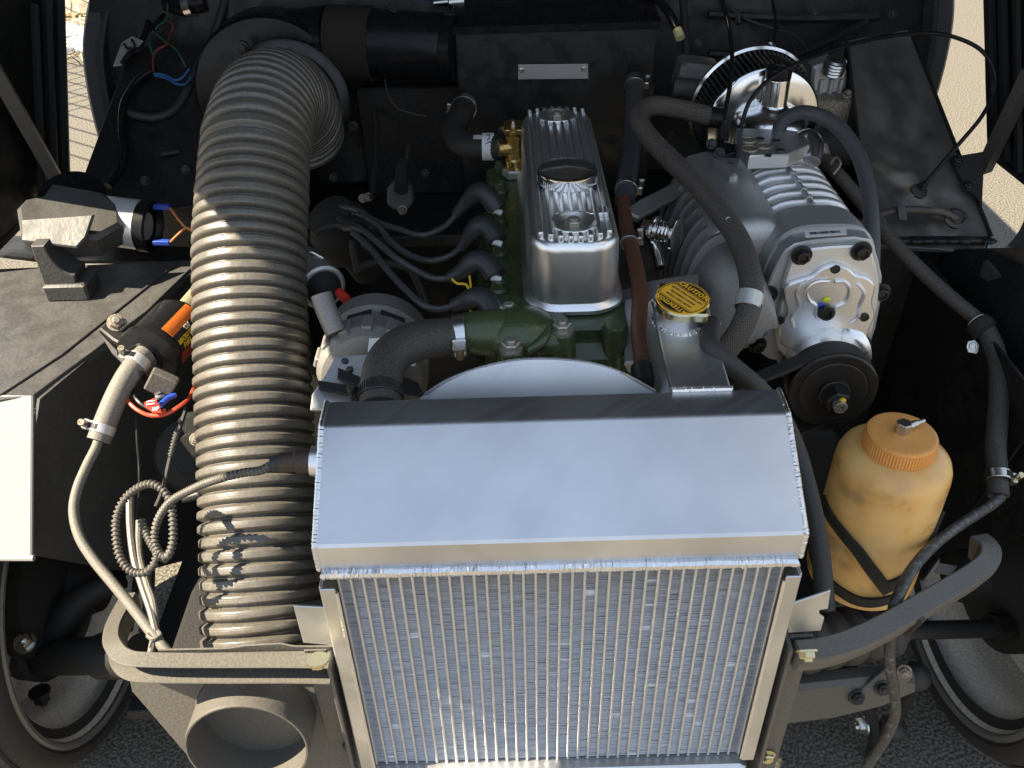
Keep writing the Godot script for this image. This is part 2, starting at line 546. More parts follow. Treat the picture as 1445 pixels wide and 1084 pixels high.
# worm-drive band with its screw, closed round a hose
func hose_clamp(label: String, at: Vector3, axis: Vector3, r: float, w: float, toward: Vector3, m := "zinc", screw := "zinc") -> void:
	var o := thing("hose_clamp", label, "hose clamp", at, "worm-drive hose clamps")
	var xf := along(axis, at)
	var g := Geo.new()
	g.lathe(P([r - 0.001, -w / 2, r + 0.001, -w / 2, r + 0.0014, -w / 2 + 0.0005, r + 0.0014, w / 2 - 0.0005, r + 0.001, w / 2, r - 0.001, w / 2]), xf, 28, false, false)
	part("band", g, M[m], o)
	var a := axis.normalized()
	var n := (toward - a * toward.dot(a)).normalized()
	var s := a.cross(n)
	g = Geo.new()
	for k in range(-4, 5):
		var an := 0.9 + k * 0.13
		var q := n * cos(an) + s * sin(an)
		g.box(at + q * (r + 0.0016), Vector3(0.0011, w * 0.62, 0.0012), Basis(q.cross(a), a, q), 0.0002)
	part("thread_ridges", g, M.steel_dark, o)
	g = Geo.new()
	g.box(at + n * (r + 0.004), Vector3(w * 1.1, 0.007, 0.012), Basis(a, n, a.cross(n)), 0.001)
	part("screw_housing", g, M[m], o)
	g = Geo.new()
	g.lathe(P([0.0042, 0, 0.0042, 0.010, 0.0036, 0.011]), along(s, at + n * (r + 0.0055) + s * 0.005), 8)
	g.box(at + n * (r + 0.0055) + s * 0.0161, Vector3(0.007, 0.001, 0.001), Basis(n, s, n.cross(s)), 0.0001)
	part("screw", g, M[screw], o)

func hose(called: String, label: String, category: String, pts: Array, r: float, m: String, per := 8, n := 14, group := "") -> MeshInstance3D:
	var g := Geo.new()
	g.tube(spline(pts, per), r, n)
	return solo(called, g, M[m], label, category, pts[0], group)

# hose with an armour of wound wire
func armoured(called: String, label: String, category: String, pts: Array, r: float, pitch: float, m: String) -> void:
	var p := even(spline(pts, 10), pitch / 4)
	var rr := []
	for i in p.size(): rr.append(r * [0.6, 1.0, 1.0, 0.6][i % 4])
	var g := Geo.new()
	g.tube(p, rr, 8)
	solo(called, g, M[m], label, category, pts[0], "", 80.0)

func weld(path: Array, r: float) -> Geo:
	var p := even(path, 0.0011)
	var rr := []
	for i in p.size():
		rr.append(r * (0.9 + 0.13 * float(i % 3) / 2.0 + rng.randf_range(-0.06, 0.06)))
		p[i] += Vector3(rng.randf_range(-1, 1), rng.randf_range(-1, 1), rng.randf_range(-1, 1)) * r * 0.06
	var g := Geo.new()
	g.tube(p, rr, 8)
	return g

func _ready() -> void:
	rng.seed = 7
	# ---- camera, sky, sun, exposure
	var cam := Camera3D.new()
	cam.name = "camera"
	cam.position = Vector3(0, 1.28, 0)
	cam.rotation = Vector3(deg_to_rad(-37), 0, deg_to_rad(-1.6))
	cam.fov = 46.85
	cam.near = 0.02
	cam.far = 200
	add_child(cam)
	var env := Environment.new()
	env.background_mode = Environment.BG_SKY
	var sm := ProceduralSkyMaterial.new()
	sm.sky_top_color = Color(0.51, 0.565, 0.645)
	sm.sky_horizon_color = Color(0.70, 0.72, 0.73)
	sm.sky_curve = 0.18
	sm.ground_bottom_color = Color(0.42, 0.38, 0.31)
	sm.ground_horizon_color = Color(0.6, 0.57, 0.5)
	sm.sun_angle_max = 1.0
	sm.energy_multiplier = 0.77
	var sky := Sky.new()
	sky.sky_material = sm
	env.sky = sky
	env.tonemap_mode = Environment.TONE_MAPPER_LINEAR
	env.tonemap_exposure = 3.7
	env.sdfgi_enabled = true
	env.ssao_enabled = true
	env.ssil_enabled = true
	var we := WorldEnvironment.new()
	we.name = "world_environment"
	we.environment = env
	add_child(we)
	var sun := DirectionalLight3D.new()
	sun.name = "sun"
	sun.light_energy = 1.6
	sun.light_color = Color(1.0, 0.94, 0.84)
	sun.light_angular_distance = 0.5
	sun.shadow_enabled = true
	add_child(sun)
	sun.look_at_from_position(Vector3(-0.66, 0.72, 0.12), Vector3())

	make_materials()
	setting()
	body_shell()
	bonnet()
	wheels_and_chassis()
	air_duct()
	heater()
	engine()
	ignition()
	radiator()
	supercharger()
	carburettor()
	driver_side_lines()
	bottle_and_rails()
	left_side()
	small_lines()

func setting() -> void:
	var g := Geo.new()
	g.quad(Vector3(-60, 0, -60), Vector3(-60, 0, 60), Vector3(60, 0, 60), Vector3(60, 0, -60))
	struct("ground", g, M.asphalt)
	# verge with stones, straw and a little old snow past the left side of the car
	var spots := [[Vector3(-2.4784, 0, -5.3847), 0.3, 0.16, 0.24], [Vector3(-2.328, 0, -5.2188), 0.16, 0.11, 0.15], [Vector3(-2.7027, 0, -5.9812), 0.3, 0.2, 0.25], [Vector3(-2.5173, 0, -5.2679), 0.26, 0.15, 0.22], [Vector3(-2.4012, 0, -5.518), 0.2, 0.12, 0.2]]
	var names := ["pale angular stone lying at the edge of the tarmac, beside the old snow", "small pale stone lying between larger stones and the car's windscreen pillar", "large tan stone behind the others at the top edge of the picture", "brown stone half hidden behind the raised bonnet's left wing", "tan stone lying closest to the rubber-edged pillar"]
	for i in spots.size():
		g = Geo.new()
		var s: Array = spots[i]
		var c: Vector3 = s[0] + Vector3(0, s[2] * 0.35, 0)
		g.sphere(c, Vector3(s[1] * 0.62, s[2] * 0.8, s[3] * 0.7), 12, Basis(Vector3.UP, i * 1.3))
		for k in g.t.size():
			var q := g.t[k]
			var h := Vector3i((q * 900).round()).x * 7 + Vector3i((q * 900).round()).y * 13 + Vector3i((q * 900).round()).z * 29
			g.t[k] = c + (q - c) * (0.86 + 0.28 * absf(sin(h * 0.7)))
		solo("stone", g, M.rock, names[i], "stone", s[0], "stones on the verge", 10.0)
	g = Geo.new()
	for k in 26:
		var a := rng.randf() * TAU
		var d := rng.randf() * 0.26
		var c: Vector3 = Vector3(-2.2613, 0, -4.8278) + Vector3(cos(a) * d * 1.3, 0.0, sin(a) * d * 1.6)
		g.sphere(c, Vector3(0.06 + rng.randf() * 0.09, 0.03 + rng.randf() * 0.03, 0.07 + rng.randf() * 0.08), 10, Basis(Vector3.UP, rng.randf() * 3))
	var sn := struct("snow_patch", g, M.snow)
	sn.set_meta("kind", "stuff"); tag(sn, "old grey-white snow melting on the verge beside the stones", "snow")
	g = Geo.new()
	for k in 700:
		var c: Vector3 = Vector3(-2.1433, -0, -4.5471) + Vector3(rng.randf_range(-0.55, 0.4), 0.012 + rng.randf() * 0.03, rng.randf_range(-0.35, 0.35) - rng.randf() * 0.9)
		var a := rng.randf() * TAU
		var dr := Vector3(cos(a), rng.randf_range(-0.3, 0.3), sin(a)) * rng.randf_range(0.03, 0.08)
		g.tube([c - dr, c + dr * 0.1 + Vector3(0, 0.006, 0), c + dr], 0.0035, 3, false)
	var st := struct("straw", g, M.straw)
	st.set_meta("kind", "stuff"); tag(st, "dry straw scattered along the edge of the tarmac", "straw")
	# chain-link fence whose wires throw their pattern on the tarmac
	var f := thing("wire_fence", "chain-link fence of thin wires standing beyond the left side of the car", "fence", Vector3(-3.4, 0, -4.6))
	g = Geo.new()
	var fa := Vector3(-2.75, 0.0, -6.6)
	var fd := Vector3(0.05, 0, 1).normalized()
	for k in range(-16, 46):
		for s in [-1.0, 1.0]:
			var lo := k * 0.11
			var p0 := fa + fd * lo
			var p1: Vector3 = fa + fd * (lo + s * 1.0) + Vector3(0, 1.25, 0)
			if lo < -0.6 or lo > 3.8 or lo + s < -0.6 or lo + s > 3.8:
				continue
			g.tube([p0, p1], 0.004, 4, false)
	part("wire", g, M.fence, f)
	for k in 2:
		g = Geo.new()
		g.lathe(P([0.025, 0, 0.025, 1.35, 0.015, 1.36]), Transform3D(Basis(), fa + fd * (-0.6 + k * 4.4)), 12)
		part("post", g, M.fence, f)

func body_shell() -> void:
	var o := thing("car_body", "black painted front body shell with bulkhead, footwells and inner wings around the engine", "car body", Vector3(0.04, 0, -1.7))
	var g := Geo.new()
	# bulkhead
	g.plate([Vector3(-0.63, 0.6993, -1.3977), Vector3(-0.66, 0.2, -1.62), Vector3(0.74, 0.2, -1.62), Vector3(0.7605, 0.6575, -1.5593), Vector3(0.7916, 0.7344, -1.6173), Vector3(0.8055, 0.7961, -1.6638), Vector3(0.8112, 0.8477, -1.7027), Vector3(0.8181, 0.9053, -1.7711), Vector3(-0.7151, 0.9395, -1.7969), Vector3(-0.7298, 0.8795, -1.7392), Vector3(-0.7434, 0.8278, -1.7002), Vector3(-0.7435, 0.7862, -1.6688), Vector3(-0.7362, 0.7339, -1.6295), Vector3(-0.7224, 0.6816, -1.59)], 0.004)
	part("bulkhead", g, M.panel, o)
	# scuttle edge with its rubber seal, both sides
	var lp := spline([Vector3(-0.6849, 0.9475, -1.7529), Vector3(-0.7122, 0.897, -1.7148), Vector3(-0.7264, 0.8565, -1.6843), Vector3(-0.7332, 0.8106, -1.6497), Vector3(-0.7273, 0.7594, -1.6111), Vector3(-0.715, 0.7081, -1.5724), Vector3(-0.6976, 0.6566, -1.5336)], 6)
	var rp := spline([Vector3(0.7934, 0.9248, -1.7357), Vector3(0.7926, 0.8635, -1.6895), Vector3(0.7884, 0.8176, -1.655), Vector3(0.7766, 0.7719, -1.6205), Vector3(0.7581, 0.7212, -1.5823), Vector3(0.7319, 0.6656, -1.5404)], 6)
	for p in [lp, rp]:
		g = Geo.new()
		g.sweep(p, P([-0.016, -0.03, 0.016, -0.03, 0.016, 0.02, 0.010, 0.026, -0.010, 0.026, -0.016, 0.02]), Vector3(0, 0.3, 1))
		part("pillar_edge", g, M.dusty_panel, o)
		g = Geo.new()
		var q := []
		for v in p: q.append(v + Vector3(0.02 if v.x < 0 else -0.02, 0, 0.028))
		g.tube(q, 0.0045, 8)
		part("rubber_seal", g, M.rubber, o)
	# swages, screws and clips on the bulkhead
	for k in 3:
		g = Geo.new()
		g.tube(spline([Vector3(0.3734, 0.8422, -1.6735).lerp(Vector3(0.3695, 0.7298, -1.5888), k * 0.5), Vector3(0.5266, 0.8326, -1.6663).lerp(Vector3(0.5101, 0.7267, -1.5865), k * 0.5), Vector3(0.6801, 0.8312, -1.6652).lerp(Vector3(0.6284, 0.816, -1.6538), k * 0.5)], 4), 0.008, 8)
		part("pressed_swage", g, M.panel, o)
	for q in [Vector3(-0.3085, 0.6307, -1.4891), Vector3(-0.2641, 0.7235, -1.5841), Vector3(-0.1282, 0.695, -1.5626), Vector3(-0.1424, 0.6402, -1.4712), Vector3(0.2933, 0.6853, -1.5052), Vector3(0.3527, 0.7997, -1.6415), Vector3(0.5652, 0.8379, -1.6703), Vector3(0.6543, 0.8257, -1.6611), Vector3(0.7058, 0.8347, -1.6679), Vector3(-0.6753, 0.8553, -1.6834), Vector3(-0.5845, 0.7275, -1.4619), Vector3(-0.5274, 0.6947, -1.3871), Vector3(-0.5944, 0.6822, -1.3777)]:
		part("screw", hexbolt(Vector3(0, 0.3, 1), q, 0.006, 0.005), M.steel_dark, o)
	for q in [Vector3(-0.556, 0.7147, -1.4147), Vector3(-0.6592, 0.6997, -1.4284)]:
		g = Geo.new()
		g.box(q, Vector3(0.03, 0.004, 0.012), Basis(Vector3(0, 1, 0), 0.4), 0.001)
		part("clip", g, M.dusty_panel, o)
	# ledge behind the heater
	g = Geo.new()
	g.box(Vector3(0.1, 0.56, -1.52), Vector3(1.3, 0.02, 0.3))
	part("heater_shelf", g, M.panel, o)
	# footwells
	g = Geo.new()
	g.plate([Vector3(-0.647, 0.84, -1.5956), Vector3(-0.7031, 0.66, -1.3976), Vector3(-0.6463, 0.655, -1.3191), Vector3(-0.36, 0.655, -1.36), Vector3(-0.36, 0.84, -1.6), Vector3(-0.609, 0.84, -1.592)], 0.004, 0.001)
	part("footwell", g, M.panel, o)
	g = Geo.new()
	g.plate([Vector3(-0.36, 0.84, -1.6), Vector3(-0.36, 0.655, -1.36), Vector3(-0.36, 0.2, -1.3), Vector3(-0.36, 0.2, -1.6)], 0.004)
	part("footwell", g, M.panel, o)
	g = Geo.new()
	g.plate([Vector3(-0.7031, 0.66, -1.3976), Vector3(-0.36, 0.65, -1.36), Vector3(-0.36, 0.2, -1.34), Vector3(-0.7, 0.2, -1.4)], 0.004)
	part("footwell", g, M.panel, o)
	# dented right footwell top, as a sheet with dents
	var rings := []
	var q0 := Vector3(0.5605, 0.845, -1.4795); var q1 := Vector3(0.6743, 0.85, -1.5153); var q2 := Vector3(0.7185, 0.645, -1.1741); var q3 := Vector3(0.5427, 0.645, -1.1846)
	var dn := FastNoiseLite.new()
	dn.seed = 5; dn.frequency = 11.0; dn.fractal_octaves = 2
	var nn := (q1 - q0).cross(q3 - q0).normalized()
	if nn.y < 0: nn = -nn
	for i in 33:
		var r := PackedVector3Array()
		for j in 25:
			var u := j / 24.0
			var v := i / 32.0
			var p: Vector3 = q0.lerp(q1, u).lerp(q3.lerp(q2, u), v)
			r.append(p + nn * (0.011 * dn.get_noise_3d(p.x, p.y, p.z * 1.4) * sin(PI * u) - 0.007 * exp(-pow((u - 0.42) / 0.12, 2) - pow((v - 0.72) / 0.16, 2)) * sin(v * 60)))
		rings.append(r)
	g = Geo.new()
	g.loft(rings, false, false, false)
	var under := []
	for r in rings:
		var r2 := PackedVector3Array()
		for k in range(24, -1, -1): r2.append(r[k] - nn * 0.003)
		under.append(r2)
	g.loft(under, false, false, false)
	part("footwell", g, M.satin, o, 60.0)
	g = Geo.new()
	g.tube([q1 + nn * 0.002, q2 + nn * 0.002], 0.003, 6)
	g.tube([q0 + nn * 0.001, q3 + nn * 0.001], 0.0022, 6)
	part("folded_edge", g, M.panel, o)
	g = Geo.new()
	g.plate([q0, q3, Vector3(q3.x - 0.005, 0.2, q3.z), Vector3(q0.x, 0.2, q0.z)], 0.004)
	g.plate([q3, q2, Vector3(q2.x, 0.2, q2.z - 0.02), Vector3(q3.x, 0.2, q3.z - 0.02)], 0.004)
	part("footwell", g, M.panel, o)
	# welded seam strip and ledge in front of it
	g = Geo.new()
	for k in 9:
		g.sphere(q3.lerp(q2, 0.15 + k * 0.1) + Vector3(0, 0.001, 0.012 + rng.randf() * 0.004), Vector3(0.012, 0.004, 0.008), 8)
	part("spot_weld_seam", g, M.panel, o)
	g = Geo.new()
	g.plate([Vector3(0.5468, 0.64, -1.2031), Vector3(0.7261, 0.64, -1.1924), Vector3(0.6974, 0.635, -1.1435), Vector3(0.5456, 0.635, -1.1742)], 0.004, 0.001)
	part("ledge", g, M.satin, o)
	g = Geo.new()
	g.plate([Vector3(0.5466, 0.632, -1.1753), Vector3(0.7789, 0.632, -1.1336), Vector3(1.2981, 0.2, -1.8893), Vector3(0.911, 0.2, -1.9588)], 0.004)
	part("wing_valance", g, M.panel, o)
	# hinge plate on the right footwell
	g = Geo.new()
	g.plate([Vector3(0.6799, 0.725, -1.2825), Vector3(0.7309, 0.73, -1.2833), Vector3(0.7099, 0.68, -1.207), Vector3(0.7036, 0.688, -1.2221), Vector3(0.6939, 0.69, -1.2358)], 0.006, 0.001)
	part("hinge_plate", g, M.dull_black, o)
	for b in [Vector3(0.6849, 0.725, -1.2686), Vector3(0.696, 0.697, -1.238)]:
		part("bolt", hexbolt(nn, b, 0.007, 0.006), M.black_bolt, o)
	# right inner wing: the dark panel between bottle and wheel
	g = Geo.new()
	g.plate([Vector3(0.62, 0.5665, -1.2858), Vector3(0.7, 0.7126, -1.0104), Vector3(0.62, 0.5181, -0.7177), Vector3(0.62, 0.4059, -0.7887), Vector3(0.62, 0.2868, -0.8742), Vector3(0.62, 0.2978, -0.9853), Vector3(0.62, 0.3446, -1.1014)], 0.004)
	part("inner_wing", g, M.panel, o)
	g = Geo.new()
	g.plate([Vector3(0.625, 0.62, -1.2), Vector3(0.625, 0.2, -1.2), Vector3(0.625, 0.2, -0.9), Vector3(0.625, 0.62, -0.8)], 0.004)
	part("inner_wing", g, M.panel, o)
	# left inner wing: shelf, side, and the pale turned-down front flange
	g = Geo.new()
	var fold := spline([Vector3(-0.4613, 0.64, -1.1771), Vector3(-0.496, 0.64, -1.0368), Vector3(-0.5376, 0.64, -0.9375), Vector3(-0.575, 0.64, -0.8505)], 1)
	g.plate([Vector3(-0.8483, 0.64, -1.1628), Vector3(-0.6837, 0.64, -0.8349), fold[3], fold[2], fold[1], fold[0], Vector3(-0.6878, 0.64, -1.1685)], 0.004, 0.001)
	part("inner_wing", g, M.dusty_panel, o)
	g = Geo.new()
	g.plate([fold[0] + Vector3(0, -0.002, 0), fold[3] + Vector3(0, -0.002, 0), Vector3(-0.577, 0.4929, -0.7301), Vector3(-0.5683, 0.3051, -0.8704), Vector3(-0.5096, 0.1966, -1.002), Vector3(-0.459, 0.3418, -1.1154)], 0.004)
	part("inner_wing", g, M.dusty_panel, o)
	g = Geo.new()
	var e0 := Vector3(-0.577, 0.64, -0.8534)
	var e1 := Vector3(-0.577, 0.4946, -0.7275)
	g.plate([e0 + Vector3(0, 0.001, 0.002), e1 + Vector3(0, 0, 0.002), e1 + Vector3(-0.12, 0.004, 0.0), e0 + Vector3(-0.12, 0.006, 0.0)], 0.0035, 0.0006)
	var fl := part("wing_flange", g, M.pale_grey, o)  # paler grey than the rest of the inner wing
	g = Geo.new()
	g.tube([e1 + Vector3(0.004, 0.0, 0.002), e1 + Vector3(-0.12, 0.004, 0.0)], 0.004, 8)
	g.tube([e0 + Vector3(0.0, 0.001, 0.002), e1 + Vector3(0, 0, 0.002)], 0.003, 8)
	part("rolled_edge", g, M.pale_grey, fl)
	g = Geo.new()
	g.tube([fold[0] + Vector3(-0.03, 0.003, 0.01), fold[2] + Vector3(-0.035, 0.003, 0.005), fold[3] + Vector3(-0.04, 0.003, 0.0)], 0.0022, 6)
	part("seam", g, M.dusty_panel, o)
	g = Geo.new()
	var fb := []
	for v in fold: fb.append(v + Vector3(-0.007, -0.0085, -0.002))
	g.tube(fb, 0.0105, 14)
	part("rounded_fold", g, M.dusty_panel, o)
	fl.set_meta("label", "pale grey flange at the front end of the left inner wing")
	g = Geo.new()
	g.plate([Vector3(-0.9019, 0.63, -1.2612), Vector3(-0.7004, 0.63, -1.1912), Vector3(-0.4697, 0.63, -1.2), Vector3(-0.5002, 0.6, -1.2888), Vector3(-0.721, 0.6, -1.3186), Vector3(-0.983, 0.6, -1.3981)], 0.004)
	part("ledge", g, M.panel, o)
	for x in [[-0.385, -0.98, 0.72], [0.47, -1.25, 0.4]]:
		g = Geo.new()
		g.box(Vector3(x[0], 0.3, x[1]), Vector3(0.09, 0.15, x[2]), Basis(), 0.008)
		part("chassis_leg", g, M.under, o)
	# floor sheets added below the bay to keep it dark and cover lit ground
	g = Geo.new()
	g.box(Vector3(0.04, 0.16, -1.18), Vector3(0.9, 0.02, 0.94))
	part("added_undertray", g, M.under, o)
	g = Geo.new()
	g.box(Vector3(-0.485, 0.175, -1.16), Vector3(0.13, 0.02, 0.88))
	part("added_undertray", g, M.under, o)
	# cabin behind, out of the picture, that shades the ground beside the car
	g = Geo.new()
	g.prism(P([-1.85, 0.18, -1.83, 0.95, -3.4, 0.92, -3.9, 0.5, -3.9, 0.2]), 1.3, Transform3D(Basis(Vector3(0, 0, 1), Vector3(0, 1, 0), Vector3(-1, 0, 0)), Vector3(0.69, 0, 0)), 0.02)
	part("cabin", g, M.body_paint, o)

func bonnet() -> void:
	var o := thing("raised_bonnet", "black underside of the one-piece bonnet raised on its rear hinges, wings hanging at both sides", "bonnet", Vector3(0.04, 0.66, -1.6))
	# outline of a wing in (z, y): wheel arch at the front, hinge foot at the back
	var out := P([-1.15, 0.655, -1.316, 0.655, -1.47, 0.648, -1.54, 0.74, -1.68, 0.93, -1.76, 1.3, -1.52, 1.92, -1.02, 2.2, -0.62, 2.32, -0.28, 2.2, -0.26, 1.22, -0.5, 1.27, -0.62, 1.345, -0.8, 1.352, -0.869, 1.32, -0.95, 1.255, -1.05, 1.14, -1.12, 1.0, -1.15, 0.85])
	for x in [-0.78, 0.86]:
		var p := []
		for q in out: p.append(Vector3(x, q.y, q.x))
		var g := Geo.new()
		g.plate(p, 0.012, 0.002)
		part("wing", g, M.panel, o)
		g = Geo.new()
		var s := 1.0 if x < 0 else -1.0
		for k in 3:
			g.tube([Vector3(x + s * 0.016, 0.66, -1.45 + k * 0.045), Vector3(x + s * 0.016, 0.92, -1.645 + k * 0.05)], 0.011 - k * 0.002, 6)
		part("stiffening_rib", g, M.under, o)
		g = Geo.new()
		if x < 0: g.tube([Vector3(-0.74, 0.8896, -1.3164), Vector3(-0.74, 0.6659, -1.3872)], 0.014, 4)
		else: g.tube([Vector3(0.82, 0.8215, -1.3796), Vector3(0.82, 0.639, -1.4236)], 0.014, 4)
		part("strut", g, M.rail_paint, o)
		g = Geo.new()
		g.tube(spline([Vector3(x, 0.655, -1.13), Vector3(x, 0.65, -1.316), Vector3(x, 0.645, -1.47)], 4), 0.009, 6)
		part("lower_rim", g, M.panel, o)
	var rings := []
	for q in [[-1.76, 1.25], [-1.52, 1.92], [-1.02, 2.2], [-0.63, 2.32]]:
		rings.append(PackedVector3Array([Vector3(-0.775, q[1], q[0]), Vector3(0.04, q[1] + 0.03, q[0] - 0.03), Vector3(0.855, q[1], q[0])]))
	var g := Geo.new()
	g.loft(rings, false, false, false)
	var r2 := []
	for r in rings: r2.append(PackedVector3Array([r[2] + Vector3(0, 0.012, -0.012), r[1] + Vector3(0, 0.012, -0.012), r[0] + Vector3(0, 0.012, -0.012)]))
	g.loft(r2, false, false, false)
	part("top_skin", g, M.panel, o, 20.0)
	g = Geo.new()
	g.plate([Vector3(-0.775, 1.25, -1.757), Vector3(-0.775, 0.92, -1.7), Vector3(0.855, 0.92, -1.7), Vector3(0.855, 1.25, -1.757)], 0.01)
	part("rear_skin", g, M.dull_black, o)
	g = Geo.new()
	for xx in [-0.35, 0.42]:
		g.tube([Vector3(xx, 1.25, -1.73), Vector3(xx, 1.9, -1.49), Vector3(xx, 2.18, -1.01)], 0.02, 6)
	part("stiffening_rib", g, M.panel, o)

func wheel(label: String, c: Vector3, s: float) -> void:
	var o := thing("wheel", label, "wheel", Vector3(c.x, 0, c.z), "front wheels")
	# axis along x; s = +1 when the inside of the wheel looks towards +x
	var xf := along(Vector3(s, 0, 0), c)
	var g := Geo.new()
	g.lathe(P([0.2, -0.12, 0.22, -0.13, 0.243, -0.135, 0.257, -0.12, 0.261, -0.095, 0.261, -0.025, 0.257, 0.0, 0.247, 0.01, 0.234, 0.012, 0.222, 0.0, 0.2, -0.01]), xf, 64, false, false)
	for k in 5:
		g.lathe(P([0.26, -0.1 + k * 0.019, 0.264, -0.098 + k * 0.019, 0.264, -0.088 + k * 0.019, 0.26, -0.086 + k * 0.019]), xf, 64, false, false)
	part("tyre", g, M.tyre, o)
	g = Geo.new()
	g.lathe(P([0.178, -0.125, 0.172, -0.11, 0.178, -0.06, 0.186, -0.045, 0.198, -0.03, 0.209, -0.018, 0.215, 0.0, 0.22, 0.004, 0.226, 0.001, 0.223, -0.006]), xf, 64, false, false)
	part("rim", g, M.rim, o)
	g = Geo.new()
	var lip := []
	for k in 65: lip.append(xf * Vector3(cos(TAU * k / 64) * 0.224, 0.006, sin(TAU * k / 64) * 0.224))
	g.tube(lip, 0.006, 8, false)
	part("rim_lip", g, M.rim_edge, o)
	g = Geo.new()
	g.lathe(P([0.035, -0.075, 0.1, -0.08, 0.14, -0.1, 0.175, -0.098]), xf, 48, false, false)
	part("wheel_disc", g, M.rim, o)
	g = Geo.new()
	g.lathe(P([0.001, -0.07, 0.11, -0.07, 0.115, -0.05, 0.115, -0.03, 0.09, -0.02, 0.05, 0.0, 0.04, 0.03, 0.001, 0.03]), xf, 32)
	part("brake_backplate", g, M.under, o)

func wheels_and_chassis() -> void:
	wheel("dusty steel front wheel on the left, its rim catching light behind the tubular rail", Vector3(-0.648, 0.262, -0.885), 1.0)
	wheel("dusty steel front wheel on the right, below the steering tie rod", Vector3(0.66, 0.275, -0.85), -1.0)
	# left suspension
	var o := thing("suspension_arm", "black suspension upright and arms inside the left wheel", "suspension", Vector3(-0.6226, 0.2319, -0.7754))
	var g := Geo.new()
	g.tube(spline([Vector3(-0.7579, 0.1712, -0.8298), Vector3(-0.6725, 0.232, -0.813), Vector3(-0.6204, 0.2957, -0.8234), Vector3(-0.5595, 0.3223, -0.8435)], 5), [0.03,0.03,0.03,0.03,0.029,0.028,0.027,0.026,0.025,0.024,0.022,0.02,0.018,0.018,0.018,0.018], 10)
	part("upper_arm", g, M.under, o)
	g = Geo.new()
	g.tube([Vector3(-0.7309, 0.1835, -0.8015), Vector3(-0.6832, 0.2179, -0.7898), Vector3(-0.6812, 0.2178, -0.7898), Vector3(-0.564, 0.2769, -0.7467), Vector3(-0.5621, 0.2768, -0.7466), Vector3(-0.4942, 0.3092, -0.7209)], [0.02, 0.035, 0.026, 0.026, 0.032, 0.03], 14)
	part("lower_arm", g, M.under, o)
	part("nut", hexbolt(Vector3(0.1, 1, 0.3), Vector3(-0.6792, 0.2758, -0.7709), 0.012, 0.014), M.zinc, o)
	part("castle_nut", hexbolt(Vector3(0, -1, 0.2), Vector3(-0.7059, 0.1539, -0.7792), 0.012, 0.02), M.steel_dark, o)
	g = Geo.new()
	g.tube(spline([Vector3(-0.7149, 0.2088, -0.8707), Vector3(-0.6551, 0.2406, -0.8696), Vector3(-0.5922, 0.2842, -0.8774), Vector3(-0.5494, 0.3206, -0.9048)], 4), 0.012, 8)
	part("brake_arm", g, M.under, o)
	# right: rack gaiter, tie rod, anti-roll links, crossmember
	o = thing("steering_gaiter", "ribbed black rubber gaiter on the steering rack, behind the right rail", "gaiter", Vector3(0.4094, 0.3408, -0.6946))
	g = Geo.new()
	var pth := even([Vector3(0.3273, 0.3557, -0.6808), Vector3(0.4854, 0.311, -0.7223)], 0.002)
	var rr := []
	for i in pth.size(): rr.append(lerpf(0.047, 0.036, float(i) / pth.size()) - 0.009 * pow(absf(sin(i * 0.19)), 6.0) - 0.004)
	g.tube(pth, rr, 28)
	part("bellows", g, M.old_rubber, o, 60)
	part("clamp_nut", hexbolt(Vector3(0.4791, 0.32, -0.6539) - Vector3(0.4881, 0.3104, -0.6717), Vector3(0.4818, 0.3141, -0.662), 0.007, 0.008), M.stained, o)
	o = thing("steering_tie_rod", "dark grey steering tie rod running to the right wheel", "tie rod", Vector3(0.5165, 0.2976, -0.7372))
	g = Geo.new()
	g.tube([Vector3(0.4764, 0.3079, -0.7262), Vector3(0.5065, 0.3045, -0.7299)], 0.019, 16)
	g.tube([Vector3(0.5028, 0.3046, -0.73), Vector3(0.6608, 0.2622, -0.7607)], 0.0125, 16)
	part("rod", g, M.steel_dark, o)
	g = Geo.new()
	g.tube([Vector3(0.6465, 0.2674, -0.7583), Vector3(0.6678, 0.2612, -0.7624)], 0.021, 6)
	part("lock_nut", g, M.black_bolt, o)
	g = Geo.new()
	g.tube([Vector3(0.6658, 0.2613, -0.7624), Vector3(0.767, 0.2376, -0.7797)], 0.0175, 16)
	part("rod_end", g, M.under, o)
	o = thing("anti_roll_link", "black drop link with two round rubber ball joints, below the tie rod", "drop link", Vector3(0.539, 0.0805, -0.7239))
	for b in [[Vector3(0.536, 0.2294, -0.7108), 0.0195], [Vector3(0.5442, 0.082, -0.725), 0.02]]:
		g = Geo.new()
		g.sphere(b[0], Vector3.ONE * b[1], 20)
		part("ball_joint", g, M.rubber, o)
	g = Geo.new()
	g.tube([Vector3(0.5383, 0.2145, -0.7121), Vector3(0.5444, 0.0977, -0.7243)], 0.0075, 10)
	part("rod", g, M.under, o)
	g = Geo.new()
	g.tube([Vector3(0.5484, 0.0728, -0.7306), Vector3(0.4977, 0.088, -0.7296)], 0.007, 8)
	g.tube([Vector3(0.4903, 0.1503, -0.7264), Vector3(0.5231, 0.0675, -0.7266), Vector3(0.5294, 0.0005, -0.7262)], 0.008, 8)
	part("arm", g, M.under, o)
	part("nut", hexbolt(Vector3(-1, 0, 0.1), Vector3(0.5038, 0.0862, -0.7282), 0.011, 0.012), M.zinc, o)
	o = thing("front_crossmember", "dusty black crossmember with bolted plate, low behind the radiator frame", "crossmember", Vector3(0.4277, 0.2604, -0.6716))
	g = Geo.new()
